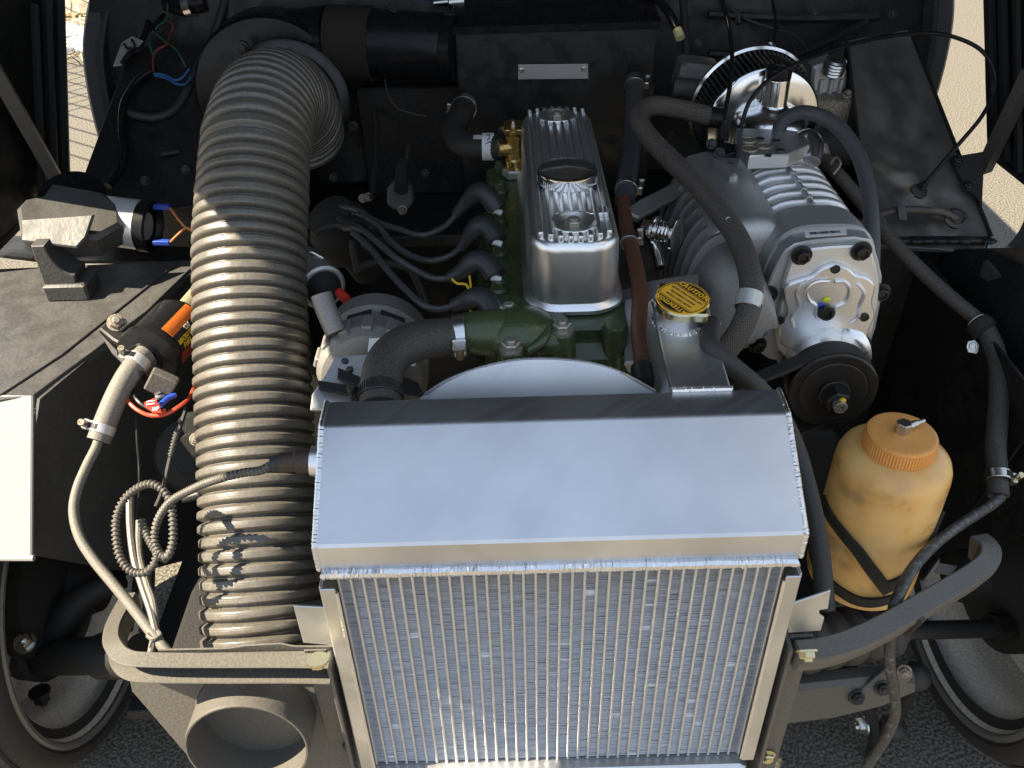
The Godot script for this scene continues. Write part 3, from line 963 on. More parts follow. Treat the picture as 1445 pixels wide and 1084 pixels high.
	g.plate([Vector3(0.3171, 0.3173, -0.6519), Vector3(0.4565, 0.2867, -0.6789), Vector3(0.5125, 0.2633, -0.6989), Vector3(0.5192, 0.2395, -0.6934), Vector3(0.4674, 0.2307, -0.6743), Vector3(0.3992, 0.2368, -0.6538), Vector3(0.3244, 0.2521, -0.6403)], 0.03, 0.006)
	part("beam", g, M.rail_paint, o)
	g = Geo.new()
	g.plate([Vector3(0.4163, 0.2695, -0.6535), Vector3(0.462, 0.3074, -0.6695), Vector3(0.5066, 0.2856, -0.6781), Vector3(0.4824, 0.2599, -0.665), Vector3(0.427, 0.2591, -0.6518)], 0.006, 0.002)
	part("bolted_plate", g, M.rail_paint, o)
	for b in [Vector3(0.4262, 0.2759, -0.652), Vector3(0.4589, 0.2845, -0.6585)]:
		part("bolt", hexbolt(Vector3(0, 0.5, 0.85), b, 0.008, 0.008), M.steel_dark, o)

func air_duct() -> void:
	var o := thing("air_hose", "fat ribbed grey-black air hose curving down from heater blower to front intake", "air hose", Vector3(-0.2844, 0.4495, -0.6075))
	var pts := [Vector3(-0.3218, 0.7594, -1.3607), Vector3(-0.3146, 0.8075, -1.3218), Vector3(-0.3109, 0.8556, -1.2454), Vector3(-0.3092, 0.8792, -1.1505), Vector3(-0.3076, 0.8651, -1.0647), Vector3(-0.3074, 0.8266, -1.0044), Vector3(-0.3084, 0.7789, -0.9497), Vector3(-0.3056, 0.7193, -0.886), Vector3(-0.3002, 0.6616, -0.8237), Vector3(-0.294, 0.6057, -0.7628), Vector3(-0.2887, 0.5518, -0.7034), Vector3(-0.2851, 0.4974, -0.6474), Vector3(-0.282, 0.4599, -0.6091), Vector3(-0.2806, 0.425, -0.5703)]
	var p := even(spline(pts, 12), 0.0152 / 14.0)
	var rr := []
	var shape := [0.89, 0.935, 0.97, 0.99, 1.0, 0.996, 0.999, 1.0, 0.996, 1.0, 0.99, 0.97, 0.935, 0.89]
	var jit := 0.0
	for i in p.size():
		if i % 14 == 0: jit = rng.randf_range(-0.014, 0.008)
		rr.append(0.067 * shape[i % 14] * (1.0 + jit * sin(PI * (i % 14) / 13.0)))
	var g := Geo.new()
	g.tube(p, rr, 56)
	part("ribbed_wall", g, M.duct, o, 65)
	# intake mouth and its backing sheet
	o = thing("air_intake", "dusty black round intake mouth on a folded sheet panel, below the left rail", "air intake", Vector3(-0.2783, 0.4468, -0.4991))
	g = Geo.new()
	var c := Vector3(-0.2797, 0.448, -0.5)
	var ax := Vector3(0.02, 0.16, 1).normalized()
	g.lathe(P([0.0625, -0.062, 0.0625, -0.004, 0.0615, 0, 0.0598, 0]), along(ax, c), 64, false, false)
	part("mouth", g, M.rail_paint, o, 30)
	g = Geo.new()
	g.lathe(P([0.0597, -0.0002, 0.059, -0.004, 0.059, -0.16, 0.05, -0.2, 0.02, -0.21]), along(ax, c), 64, false, true)
	part("bore", g, M.rail_paint, o, 30)
	g = Geo.new()
	var b := c - ax * 0.055
	g.plate([b + Vector3(-0.125, 0.08, -0.012), b + Vector3(-0.128, 0.03, 0), b + Vector3(-0.09, -0.06, 0.01), b + Vector3(-0.05, -0.14, 0.03), b + Vector3(0.12, -0.14, 0.03), b + Vector3(0.105, 0.0, 0.01), b + Vector3(0.09, 0.08, -0.012)], 0.003, 0.0008)
	part("backing_sheet", g, M.rail_paint, o)
	for q in [Vector3(0.05, 0.075, 0.002), Vector3(0.09, -0.05, 0.018), Vector3(-0.07, 0.07, 0.002)]:
		g = Geo.new()
		g.lathe(P([0.005, 0, 0.0045, 0.002, 0.001, 0.003]), along(ax, b + q), 12)
		part("rivet", g, M.steel_dark, o)
	g = Geo.new()
	g.lathe(P([0.079, -0.012, 0.073, -0.004, 0.064, 0.004]), along(ax, b), 48, false, false)
	part("collar", g, M.rail_paint, o)

func heater() -> void:
	# blower drum
	var o := thing("heater_blower", "large round black blower housing behind the top of the ribbed air hose", "blower", Vector3(-0.3844, 0.7901, -1.509))
	var c := Vector3(-0.3945, 0.7798, -1.5263)
	var ax := Vector3(0.1, 0.1, 1).normalized()
	var g := Geo.new()
	g.lathe(P([0.02, -0.06, 0.112, -0.06, 0.124, -0.05, 0.124, 0.035, 0.119, 0.045, 0.09, 0.05, 0.02, 0.052]), along(ax, c), 64)
	part("drum", g, M.gloss_black, o)
	var up := Vector3(-0.2732, 0.8834, -1.5794) - Vector3(-0.2763, 0.7954, -1.513)
	g = Geo.new()
	g.tube([Vector3(-0.3818, 0.8319, -1.5656), Vector3(-0.3248, 0.8375, -1.5573), Vector3(-0.2842, 0.8434, -1.5492)], 0.062, 40)
	part("outlet_stub", g, M.gloss_black, o)
	g = Geo.new()
	var fc := Vector3(-0.3503, 0.7852, -1.4177)
	g.lathe(P([0.094, -0.03, 0.1, -0.026, 0.1, -0.016, 0.094, -0.012, 0.084, -0.01, 0.08, 0.006, 0.074, 0.008, 0.07, 0.014]), along(Vector3(0.12, 0.12, 1), fc), 64, false, false)
	part("front_flange", g, M.panel_gloss, o)
	for a in [0.35, 2.3, 4.2]:
		var q := fc + Vector3(cos(a), -sin(a), 0) * 0.108
		g = Geo.new()
		g.lathe(P([0.009, -0.01, 0.009, 0.0, 0.005, 0.001, 0.005, 0.006]), along(Vector3(0.1, 0.1, 1), q), 14)
		part("screw_lug", g, M.panel, o)
	# pleated paper sleeve
	var sl := even([Vector3(-0.2923, 0.8441, -1.556), Vector3(-0.2171, 0.8419, -1.5481)], 0.00125)
	var rr := []
	for i in sl.size(): rr.append(0.0605 if i % 2 else 0.0587)
	g = Geo.new()
	g.tube(sl, rr, 44)
	solo("pleated_sleeve", g, M.paper_sleeve, "brown-black finely pleated sleeve joining blower housing and heater pipe", "air sleeve", Vector3(-0.2506, 0.8427, -1.5487), "", 80)
	# pipe to the heater
	o = thing("heater_inlet_pipe", "short shiny black pipe between the pleated sleeve and the heater box", "pipe", Vector3(-0.1489, 0.8366, -1.5441))
	g = Geo.new()
	g.tube([Vector3(-0.2195, 0.841, -1.5474), Vector3(-0.2159, 0.841, -1.5474), Vector3(-0.1158, 0.8379, -1.5325), Vector3(-0.1134, 0.8378, -1.5325), Vector3(-0.1039, 0.8367, -1.5316), Vector3(-0.1015, 0.8366, -1.5316), Vector3(-0.0763, 0.8366, -1.5253)], [0.056, 0.0575, 0.055, 0.056, 0.056, 0.0535, 0.0535], 48)
	part("pipe", g, M.gloss_black, o, 25)
	g = Geo.new()
	g.tube([Vector3(-0.1827, 0.9007, -1.5548), Vector3(-0.175, 0.8901, -1.5343)], 0.006, 10)
	part("stud", g, M.zinc, o)
	# heater box
	o = thing("heater_box", "square black heater box with a small blank metal plate on its front", "heater", Vector3(0.09, 0.57, -1.58))
	g = Geo.new()
	g.prism([Vector2(-1.512, 0.58), Vector2(-1.512, 0.872), Vector2(-1.7, 0.872), Vector2(-1.7, 0.58)], 0.336, Transform3D(Basis(Vector3(0, 0, 1), Vector3(0, 1, 0), Vector3(-1, 0, 0)), Vector3(0.2565, 0, 0)), 0.003)
	part("case", g, M.panel_gloss, o)
	g = Geo.new()
	g.prism([Vector2(-1.508, 0.864), Vector2(-1.508, 0.876), Vector2(-1.56, 0.884), Vector2(-1.7, 0.884), Vector2(-1.7, 0.874), Vector2(-1.56, 0.874)], 0.344, Transform3D(Basis(Vector3(0, 0, 1), Vector3(0, 1, 0), Vector3(-1, 0, 0)), Vector3(0.2605, 0, 0)), 0.001)
	part("lid", g, M.gloss_black, o)
	g = Geo.new()
	g.plate([Vector3(0.0251, 0.813, -1.5095), Vector3(0.1428, 0.8109, -1.5095), Vector3(0.1435, 0.786, -1.5095), Vector3(0.0246, 0.7882, -1.5095)], 0.0016, 0.0004)
	var pl := part("blank_plate", g, M.dull_plate, o)
	for q in [Vector3(0.0308, 0.8039, -1.508), Vector3(0.1358, 0.8033, -1.508)]:
		g = Geo.new()
		g.lathe(P([0.0048, 0, 0.0042, 0.002, 0.0025, 0.0024, 0.002, 0.001]), along(Vector3(0, 0, 1), q), 14)
		part("rivet", g, M.zinc, pl)
	g = Geo.new()
	g.tube([Vector3(-0.0599, 0.7805, -1.458), Vector3(-0.0659, 0.7645, -1.4334)], 0.016, 20)
	part("water_spigot", g, M.panel, o)
	g = Geo.new()
	g.tube([Vector3(0.2183, 0.8054, -1.483), Vector3(0.2141, 0.7861, -1.4497)], 0.0125, 20)
	part("water_spigot", g, M.panel, o)
	# hoses and tap
	hose("heater_hose", "thick black hose curving from the heater box to the brass tap", "hose", [Vector3(-0.0645, 0.7711, -1.4346), Vector3(-0.0726, 0.768, -1.3922), Vector3(-0.0811, 0.7594, -1.3607), Vector3(-0.0716, 0.7525, -1.3305), Vector3(-0.0492, 0.7517, -1.311), Vector3(0.0031, 0.7582, -1.291)], 0.0195, "rubber", 10, 22)
	hose_clamp("hose clamp where the thick curved hose leaves the heater box", Vector3(-0.0656, 0.7709, -1.432), Vector3(-0.0684, 0.7698, -1.4061) - Vector3(-0.0622, 0.7748, -1.4474), 0.0202, 0.011, Vector3(-1, 0, 0.3))
	hose_clamp("dark clamp next to the brass tap on the curved hose", Vector3(-0.0077, 0.7573, -1.294), Vector3(1, -0.02, 0.02), 0.0202, 0.012, Vector3(0, 0.2, -1), "steel_dark")
	var g2 := Geo.new()
	g2.lathe(P([0.0202, -0.009, 0.0206, -0.009, 0.0206, 0.009, 0.0202, 0.009]), along(Vector3(1, -0.02, 0.02), Vector3(-0.0261, 0.7554, -1.3001)), 24, false, false)
	g2.plate([Vector3(-0.0482, 0.7712, -1.307), Vector3(-0.0244, 0.7735, -1.3024), Vector3(-0.0244, 0.7721, -1.2889), Vector3(-0.048, 0.7707, -1.2941)], 0.0006)
	var tp := solo("tape_tag", g2, M.white, "white paper tag with scribbled pen marks taped round the curved heater hose", "tag", Vector3(-0.0261, 0.7554, -1.3001))
	g2 = Geo.new()
	var tc := Vector3(-0.0261, 0.7554, -1.3001)
	for k in 3:
		var a0 := 0.55 + k * 0.3
		var a1 := a0 + 0.2
		g2.tube(spline([tc + Vector3(-0.004 + k * 0.003, sin(a0) * 0.0208, cos(a0) * 0.0208), tc + Vector3(0.003, sin(a1) * 0.021, cos(a1) * 0.021), tc + Vector3(0.004 - k * 0.003, sin(a0 + 0.1) * 0.0208, cos(a0 + 0.1) * 0.0208)], 4), 0.0007, 5)
	part("pen_mark", g2, M.ink, tp)
	o = thing("heater_tap", "brass heater tap with scalloped hand wheel behind the rocker cover", "tap", Vector3(0.0109, 0.7444, -1.2617))
	g = Geo.new()
	var tb := Vector3(0.0121, 0.7494, -1.2655)
	g.lathe(P([0.0135, -0.018, 0.0135, 0, 0.011, 0.003, 0.0105, 0.03, 0.012, 0.032, 0.012, 0.038, 0.007, 0.042]), along(Vector3(0, 1, 0.05), tb), 24)
	g.tube([tb + Vector3(0, 0.018, 0), tb + Vector3(-0.022, 0.018, 0.004)], 0.0115, 18)
	part("body", g, M.brass, o)
	g = Geo.new()
	g.prism(soft(disc(0.0158, 32, 0.002, 8), 1), 0.009, facing(Vector3(0, 1, 0.25), Vector3(0, 0, -1), tb + Vector3(0, 0.044, 0)), 0.001)
	part("hand_wheel", g, M.brass, o)
	part("wheel_nut", hexbolt(Vector3(0, 1, 0.25), tb + Vector3(0, 0.052, 0.002), 0.0045, 0.006), M.zinc, o)
	g = Geo.new()
	g.lathe(P([0.018, -0.026, 0.018, -0.016, 0.016, -0.014]), along(Vector3(0, 1, 0.05), tb), 6)
	part("hexagon_base", g, M.dull_plate, o)
	hose("heater_hose", "straight grey-black hose running down from the heater box's right side", "hose", [Vector3(0.2167, 0.7968, -1.4665), Vector3(0.2099, 0.7819, -1.4152), Vector3(0.1992, 0.7641, -1.3392), Vector3(0.185, 0.7487, -1.2525), Vector3(0.1679, 0.7411, -1.1591), Vector3(0.1645, 0.7366, -1.1369)], 0.0145, "grey_rubber", 6, 20)
	hose_clamp("small clamp at the top of the straight heater hose", Vector3(0.215, 0.7927, -1.4509), Vector3(0.2099, 0.7819, -1.4152) - Vector3(0.2167, 0.7968, -1.4665), 0.0155, 0.009, Vector3(1, 0, 0.4))
	hose_clamp("bright clamp joining the straight hose to the rusty pipe", Vector3(0.1694, 0.7422, -1.1637), Vector3(0.1679, 0.7411, -1.1591) - Vector3(0.185, 0.7487, -1.2525), 0.0153, 0.011, Vector3(1, 0, 0.2))
	o = thing("rusty_water_pipe", "rusty brown water pipe running down beside the rocker cover", "pipe", Vector3(0.1381, 0.7244, -0.7458))
	g = Geo.new()
	g.tube(spline([Vector3(0.1626, 0.7382, -1.1381), Vector3(0.1581, 0.7336, -1.0658), Vector3(0.1576, 0.7338, -1.0159), Vector3(0.1575, 0.7298, -0.9502), Vector3(0.1543, 0.7265, -0.8976), Vector3(0.1451, 0.7241, -0.8333), Vector3(0.1423, 0.7189, -0.7855), Vector3(0.1402, 0.7154, -0.7515)], 8), 0.0098, 16)
	part("pipe", g, M.rusty, o)
	g = Geo.new()
	g.tube([Vector3(0.1398, 0.7185, -0.7664), Vector3(0.1385, 0.7154, -0.7391)], 0.0125, 16)
	part("socket", g, M.steel_dark, o)
	hose_clamp("small pale clamp low on the rusty pipe's upper bend", Vector3(0.1565, 0.7337, -1.022), Vector3(0.1556, 0.734, -0.9784) - Vector3(0.1581, 0.7336, -1.0658), 0.0105, 0.008, Vector3(1, 0.2, 0.2))

func engine() -> void:
	var o := thing("engine_block", "green painted cylinder head and block below the polished rocker cover", "engine", Vector3(0.06, 0.25, -1.08))
	var g := Geo.new()
	g.box(Vector3(0.052, 0.682, -1.075), Vector3(0.165, 0.078, 0.46), Basis(), 0.004)
	part("cylinder_head", g, M.green_paint, o)
	g = Geo.new()
	g.box(Vector3(0.05, 0.42, -1.08), Vector3(0.19, 0.45, 0.46), Basis(), 0.006)
	part("block", g, M.green_paint, o)
	for k in 5:
		g = Geo.new()
		var q := Vector3(-0.0077, 0.7214, -1.29).lerp(Vector3(-0.0136, 0.7232, -0.92), k / 4.0)
		q.y = 0.722
		g.lathe(P([0.011, -0.006, 0.011, 0.008, 0.008, 0.011, 0.008, 0.02, 0.006, 0.022]), Transform3D(Basis(), q), 14)
		part("head_stud", g, M.green_paint, o)
	# rounded end of the head beside the rocker
	g = Geo.new()
	g.box(Vector3(0.088, 0.655, -0.848), Vector3(0.115, 0.1, 0.05), Basis(), 0.014)
	g.lathe(P([0.014, -0.06, 0.014, 0.0, 0.011, 0.004]), Transform3D(Basis(), Vector3(0.118, 0.7266, -0.8352)), 20)
	part("front_casting", g, M.green_paint, o)
	# thermostat housing
	var th := thing("thermostat_housing", "glossy green thermostat housing with three bolts in front of the rocker cover", "thermostat housing", Vector3(0.0104, 0.751, -0.7658))
	var yb := 0.715
	g = Geo.new()
	g.prism(soft([Vector3(-0.0533, 0.715, -0.8497), Vector3(-0.0401, 0.715, -0.8946), Vector3(-0.0028, 0.715, -0.9166), Vector3(0.0272, 0.715, -0.8911), Vector3(0.0659, 0.715, -0.866), Vector3(0.073, 0.715, -0.8289), Vector3(0.0587, 0.715, -0.8045), Vector3(0.0145, 0.715, -0.7971), Vector3(-0.0246, 0.715, -0.8017)].map(func(v): return Vector2(v.x, -v.z)), 2), 0.014, Transform3D(Basis(Vector3(1, 0, 0), Vector3(0, 0, -1), Vector3(0, 1, 0)), Vector3(0, yb, 0)), 0.003)
	part("flange", g, M.green_paint, th)
	g = Geo.new()
	g.sphere(Vector3(0.0087, 0.7585, -0.784), Vector3(0.042, 0.026, 0.034), 28, Basis(Vector3.UP, 0.3))
	g.tube(spline([Vector3(-0.0527, 0.7615, -0.78), Vector3(-0.0302, 0.761, -0.7796), Vector3(-0.0064, 0.7577, -0.7834), Vector3(0.0184, 0.7519, -0.7853)], 4), [0.02, 0.021, 0.022, 0.023, 0.024, 0.025, 0.026, 0.026, 0.025, 0.023, 0.018, 0.012, 0.008], 22)
	g.sphere(Vector3(0.037, 0.7519, -0.779), Vector3(0.026, 0.017, 0.022), 20)
	g.tube(spline([Vector3(0.0174, 0.7564, -0.7512), Vector3(0.0323, 0.7637, -0.7566), Vector3(0.0382, 0.768, -0.7724)], 4), 0.0055, 8)
	part("dome", g, M.green_paint, th, 60)
	for b in [Vector3(-0.0013, 0.7717, -0.8002), Vector3(-0.0001, 0.7597, -0.7499), Vector3(0.054, 0.7642, -0.7758)]:
		g = Geo.new()
		g.lathe(P([0.0155, -0.03, 0.0145, -0.004, 0.012, 0.0]), Transform3D(Basis(), b), 18)
		var boss := part("bolt_boss", g, M.green_paint, th)
		part("bolt", hexbolt(Vector3(0, 1, 0.05), b, 0.0098, 0.0095), M.old_bolt, boss)
	# rocker cover
	var rc := thing("rocker_cover", "polished aluminium rocker cover with lengthwise ribs and round filler cap", "rocker cover", Vector3(0.0755, 0.735, -1.08))
	var top := func(h: float) -> Transform3D: return Transform3D(Basis(Vector3(1, 0, 0), Vector3(0, 0, -1), Vector3(0, 1, 0)), Vector3(0.0755, h, -1.085))
	var rings := []
	var cx := 0.0755
	for lv in [[0.722, 0.004, 0.0], [0.7245, 0.0065, 0.0], [0.729, 0.0065, 0.0], [0.732, 0.004, 0.0], [0.735, 0.0, 0.0], [0.80, -0.0015, 0.0], [0.8065, -0.003, 0.0], [0.8105, -0.0065, 0.0], [0.812, -0.011, 0.0]]:
		var r := PackedVector3Array()
		var pr := rrect(0.106 + lv[1] * 2, 0.424 + lv[1] * 2, 0.036 + lv[1], 10)
		pr.reverse()
		for q in pr: r.append(Vector3(cx + q.x, lv[0], -1.085 - q.y))
		rings.append(r)
	g = Geo.new()
	g.loft(rings)
	part("cover", g, M.polished, rc, 32)
	# raised ribs, broken round the two bolts and the cap
	var capz := -1.028
	for k in 8:
		var x := cx - 0.0385 + k * 0.011
		var side := absf(x - cx)
		var z0 := -1.085 - 0.206 + maxf(0.0, side - 0.012) * 0.45
		var z1 := -1.085 + 0.206 - maxf(0.0, side - 0.012) * 0.45
		var cuts := []
		for q in [[-1.255, 0.0265], [-0.917, 0.0265], [capz, 0.036]]:
			if side < q[1]:
				var hw := sqrt(q[1] * q[1] - side * side)
				cuts.append([q[0] - hw, q[0] + hw])
		var segs := []
		var s := z0
		for q in cuts.map(func(v): return v) if cuts.is_empty() else _sorted(cuts):
			if q[0] - s > 0.006: segs.append([s, q[0]])
			s = maxf(s, q[1])
		if z1 - s > 0.006: segs.append([s, z1])
		for q in segs:
			g = Geo.new()
			var ln: float = q[1] - q[0]
			g.prism(rrect(0.0066, ln, 0.0032, 4), 0.0085, Transform3D(Basis(Vector3(1, 0, 0), Vector3(0, 0, -1), Vector3(0, 1, 0)), Vector3(x, 0.8105, (q[0] + q[1]) / 2)), 0.0013)
			part("rib", g, M.polished, rc, 50)
	for zz in [-1.255, -0.917]:
		g = Geo.new()
		g.lathe(P([0.0275, -0.002, 0.0274, 0.0062, 0.0264, 0.0072, 0.0248, 0.0066, 0.019, 0.0012, 0.015, 0.0006]), Transform3D(Basis(), Vector3(cx, 0.8118, zz)), 40, false, false)
		var rec := part("bolt_recess", g, M.polished, rc, 50)
		part("bolt", hexbolt(Vector3.UP, Vector3(cx, 0.812, zz), 0.0105, 0.009), M.old_bolt, rec)
	g = Geo.new()
	g.plate([Vector3(cx + 0.018, 0.8145, -0.948), Vector3(cx + 0.018, 0.8145, -0.938), Vector3(cx + 0.042, 0.8145, -0.938), Vector3(cx + 0.045, 0.8145, -0.954), Vector3(cx + 0.036, 0.8145, -0.958)], 0.006, 0.001)
	part("cast_boss", g, M.polished, rc)
	var kn := []
	var oc := thing("oil_filler_cap", "shiny round oil filler cap on top of the ribbed rocker cover", "filler cap", Vector3(cx, 0.812, capz))
	g = Geo.new()
	g.lathe(P([0.0355, 0.0, 0.0355, 0.006, 0.037, 0.008, 0.037, 0.0185, 0.0365, 0.021, 0.033, 0.0235, 0.02, 0.0262, 0.008, 0.0272, 0.001, 0.0274]), Transform3D(Basis(), Vector3(cx, 0.812, capz)), 64)
	part("cap", g, M.chrome, oc)
	g = Geo.new()
	for k in 72:
		var a := TAU * k / 72
		if int(k / 6) % 2: continue
		g.box(Vector3(cx + cos(a) * 0.0368, 0.8235, capz + sin(a) * 0.0368), Vector3(0.0012, 0.009, 0.0016), Basis(Vector3.UP, -a), 0.0003)
	part("grip_ridges", g, M.chrome, oc)

func _sorted(a: Array) -> Array:
	a.sort_custom(func(p, q): return p[0] < q[0])
	return a

func ignition() -> void:
	var words := ["topmost", "second from the top", "third from the top", "lowest"]
	var leads := [
		[Vector3(-0.0668, 0.7455, -1.0998), Vector3(-0.0849, 0.7345, -1.0789), Vector3(-0.1137, 0.7307, -1.0636), Vector3(-0.144, 0.7327, -1.0776), Vector3(-0.1746, 0.7365, -1.093), Vector3(-0.2073, 0.7413, -1.1217), Vector3(-0.2334, 0.7369, -1.1434)],
		[Vector3(-0.0593, 0.7372, -1.0184), Vector3(-0.0763, 0.7316, -1.0016), Vector3(-0.1008, 0.7278, -0.9988), Vector3(-0.1261, 0.7292, -1.0124), Vector3(-0.1497, 0.7374, -1.0311), Vector3(-0.1741, 0.7486, -1.0646), Vector3(-0.2021, 0.7463, -1.1004)],
		[Vector3(-0.0702, 0.7351, -0.9417), Vector3(-0.0909, 0.7348, -0.9415), Vector3(-0.1133, 0.7379, -0.9563), Vector3(-0.1393, 0.7462, -0.9751), Vector3(-0.1637, 0.752, -1.0045), Vector3(-0.1906, 0.7523, -1.0423), Vector3(-0.2172, 0.7405, -1.071)],
		[Vector3(-0.0654, 0.7339, -0.8782), Vector3(-0.0844, 0.7317, -0.8766), Vector3(-0.1015, 0.7361, -0.8798), Vector3(-0.1207, 0.7386, -0.9068), Vector3(-0.1451, 0.7416, -0.9466), Vector3(-0.1738, 0.7465, -1.0003), Vector3(-0.2008, 0.7496, -1.0402)]]
	var boots := [
		[Vector3(-0.0708, 0.7426, -1.0976), Vector3(-0.0526, 0.7611, -1.099), Vector3(-0.0366, 0.777, -1.0923), Vector3(-0.0235, 0.7729, -1.0829), Vector3(-0.0127, 0.76, -1.0731)],
		[Vector3(-0.0612, 0.7351, -1.0168), Vector3(-0.0475, 0.7533, -1.018), Vector3(-0.0333, 0.7669, -1.0158), Vector3(-0.0218, 0.764, -1.0073), Vector3(-0.0132, 0.7555, -0.9946)],
		[Vector3(-0.0736, 0.7345, -0.9412), Vector3(-0.0567, 0.7435, -0.9417), Vector3(-0.0388, 0.7583, -0.9404), Vector3(-0.0252, 0.7564, -0.9327), Vector3(-0.0154, 0.7478, -0.92)],
		[Vector3(-0.067, 0.734, -0.8782), Vector3(-0.0518, 0.7409, -0.8772), Vector3(-0.0349, 0.749, -0.8708), Vector3(-0.0237, 0.7462, -0.8624), Vector3(-0.0159, 0.7371, -0.8493)]]
	for i in 4:
		var o := thing("spark_plug_lead", "grey spark plug lead with angled rubber boot, %s of the four" % words[i], "spark plug lead", boots[i][4], "spark plug leads")
		var g := Geo.new()
		g.tube(spline(leads[i], 7), 0.0041, 10)
		part("cable", g, M.lead, o)
		g = Geo.new()
		var p := spline(boots[i], 5)
		var rr := []
		for k in p.size(): rr.append(0.0075 + 0.0055 * smoothstep(0.0, 9.0, k))
		g.tube(p, rr, 14)
		part("boot", g, M.rubber_boot, o)
		g = Geo.new()
		g.lathe(P([0.0048, 0, 0.0048, 0.003, 0.004, 0.004, 0.004, 0.012]), along(Vector3(0.9, -0.4, 0), boots[i][4] - Vector3(0.006, 0.0, 0)), 14)
		part("plug_insulator", g, M.white, o)
	var o := thing("distributor", "black distributor in the shade between the air hose and the spark plug leads", "distributor", Vector3(-0.2344, 0.7069, -1.1208))
	var g := Geo.new()
	var c := Vector3(-0.2419, 0.7074, -1.1462)
	g.lathe(P([0.03, -0.1, 0.03, -0.05, 0.045, -0.04, 0.045, 0.0, 0.036, 0.012, 0.034, 0.024, 0.012, 0.03]), along(Vector3(-0.3, 0.8, 0.3), c), 28)
	part("cap", g, M.dull_black, o)
	for k in 4:
		g = Geo.new()
		g.tube([c + Vector3(0.02, 0.015, 0.0) + Vector3(cos(k * 1.57), 0, sin(k * 1.57)) * 0.022, leads[k][5].lerp(c, 0.1)], 0.0065, 8)
		part("terminal_boot", g, M.rubber_boot, o)
	# coil
	o = thing("ignition_coil", "silver ignition coil lying tilted beside the air hose", "ignition coil", Vector3(-0.247, 0.6904, -0.9956))
	g = Geo.new()
	var ca := (Vector3(-0.2257, 0.7172, -0.9532) - Vector3(-0.2735, 0.7142, -1.0387)).normalized()
	g.lathe(P([0.02, -0.075, 0.026, -0.072, 0.026, -0.008, 0.0295, -0.004, 0.0295, 0.002, 0.026, 0.004, 0.02, 0.003]), along(ca, Vector3(-0.236, 0.7092, -0.9723)), 32)
	part("can", g, M.cast, o)
	g = Geo.new()
	g.lathe(P([0.024, 0.002, 0.022, 0.008, 0.01, 0.02, 0.008, 0.03]), along(ca, Vector3(-0.236, 0.7092, -0.9723)), 24)
	part("tower", g, M.dull_black, o)
	g = Geo.new()
	g.tube([Vector3(-0.2079, 0.7243, -0.9336), Vector3(-0.196, 0.7211, -0.9186)], 0.006, 8)
	part("terminal_cover", g, M.red, o)
	g = Geo.new()
	g.box(Vector3(-0.2454, 0.7334, -1.0155), Vector3(0.02, 0.004, 0.012), Basis(Vector3(0, 0, 1), -0.6))
	part("bracket", g, M.zinc, o)
	# coolant sensor / relay on the bulkhead
	o = thing("bulkhead_switch", "dusty grey-green switch body with black plug hanging on the bulkhead", "switch", Vector3(-0.1658, 0.6754, -1.2974))
	g = Geo.new()
	g.prism(soft([Vector2(-0.021, -0.02), Vector2(0.021, -0.02), Vector2(0.018, 0.024), Vector2(-0.018, 0.024)], 1), 0.03, facing(Vector3(0, 0.3, 1), Vector3.UP, Vector3(-0.1632, 0.6893, -1.2828)), 0.003)
	part("body", g, M.stained_grey, o)
	g = Geo.new()
	g.tube([Vector3(-0.1561, 0.7395, -1.2956), Vector3(-0.1586, 0.7315, -1.277), Vector3(-0.1582, 0.7159, -1.2402)], [0.005, 0.01, 0.011], 10)
	part("plug", g, M.dull_black, o)
	part("terminal", hexbolt(Vector3(0, 0.2, 1), Vector3(-0.1604, 0.6788, -1.2498), 0.006, 0.014), M.stained, o)
	g = Geo.new()
	g.tube([Vector3(-0.1534, 0.7422, -1.3477), Vector3(-0.155, 0.735, -1.3172), Vector3(-0.1543, 0.7308, -1.289)], 0.003, 6)
	part("bare_pin", g, M.zinc, o)
	# alternator
	o = thing("alternator", "grey cast alternator partly hidden by the curved radiator hose", "alternator", Vector3(-0.1611, 0.7022, -0.8167))
	var ac := Vector3(-0.1599, 0.6775, -0.8232)
	var ax := Vector3(0.04, 0.12, 1).normalized()
	g = Geo.new()
	g.lathe(P([0.02, -0.1, 0.058, -0.096, 0.064, -0.088, 0.064, -0.055, 0.0565, -0.053, 0.0565, -0.031, 0.064, -0.029, 0.064, 0.0, 0.057, 0.012, 0.04, 0.016]), along(ax, ac), 64)
	part("case", g, M.alternator_cast, o, 30)
	for k in 9:
		var a := TAU * k / 9
		g = Geo.new()
		var vb := along(ax, ac)
		g.box(vb * Vector3(cos(a) * 0.057, -0.042, sin(a) * 0.057), Vector3(0.003, 0.02, 0.03), vb.basis * Basis(Vector3.UP, -a), 0.001)
		part("vent", g, M.dull_black, o)
	for k in 7:
		var a := 0.3 + k * 0.42
		g = Geo.new()
		var q := Vector3(cos(a), sin(a), 0)
		g.box(ac + q * 0.0645 + ax * -0.013, Vector3(0.007, 0.014, 0.026), Basis(Vector3(0, 0, 1), a), 0.002)
		part("case_rib", g, M.alternator_cast, o)
	g = Geo.new()
	g.tube([ac + Vector3(-0.035, 0.057, -0.005), ac + Vector3(-0.045, 0.078, -0.02), ac + Vector3(-0.05, 0.092, -0.03)], 0.012, 12)
	part("mounting_ear", g, M.alternator_cast, o)
	g = Geo.new()
	g.plate([Vector3(-0.1985, 0.7247, -0.7586), Vector3(-0.1889, 0.7314, -0.7824), Vector3(-0.1483, 0.7313, -0.7886), Vector3(-0.1378, 0.7156, -0.7579), Vector3(-0.1438, 0.701, -0.7281), Vector3(-0.2099, 0.7087, -0.7214), Vector3(-0.2091, 0.7197, -0.736)], 0.006, 0.0015)
	part("front_bracket", g, M.alternator_bright, o)
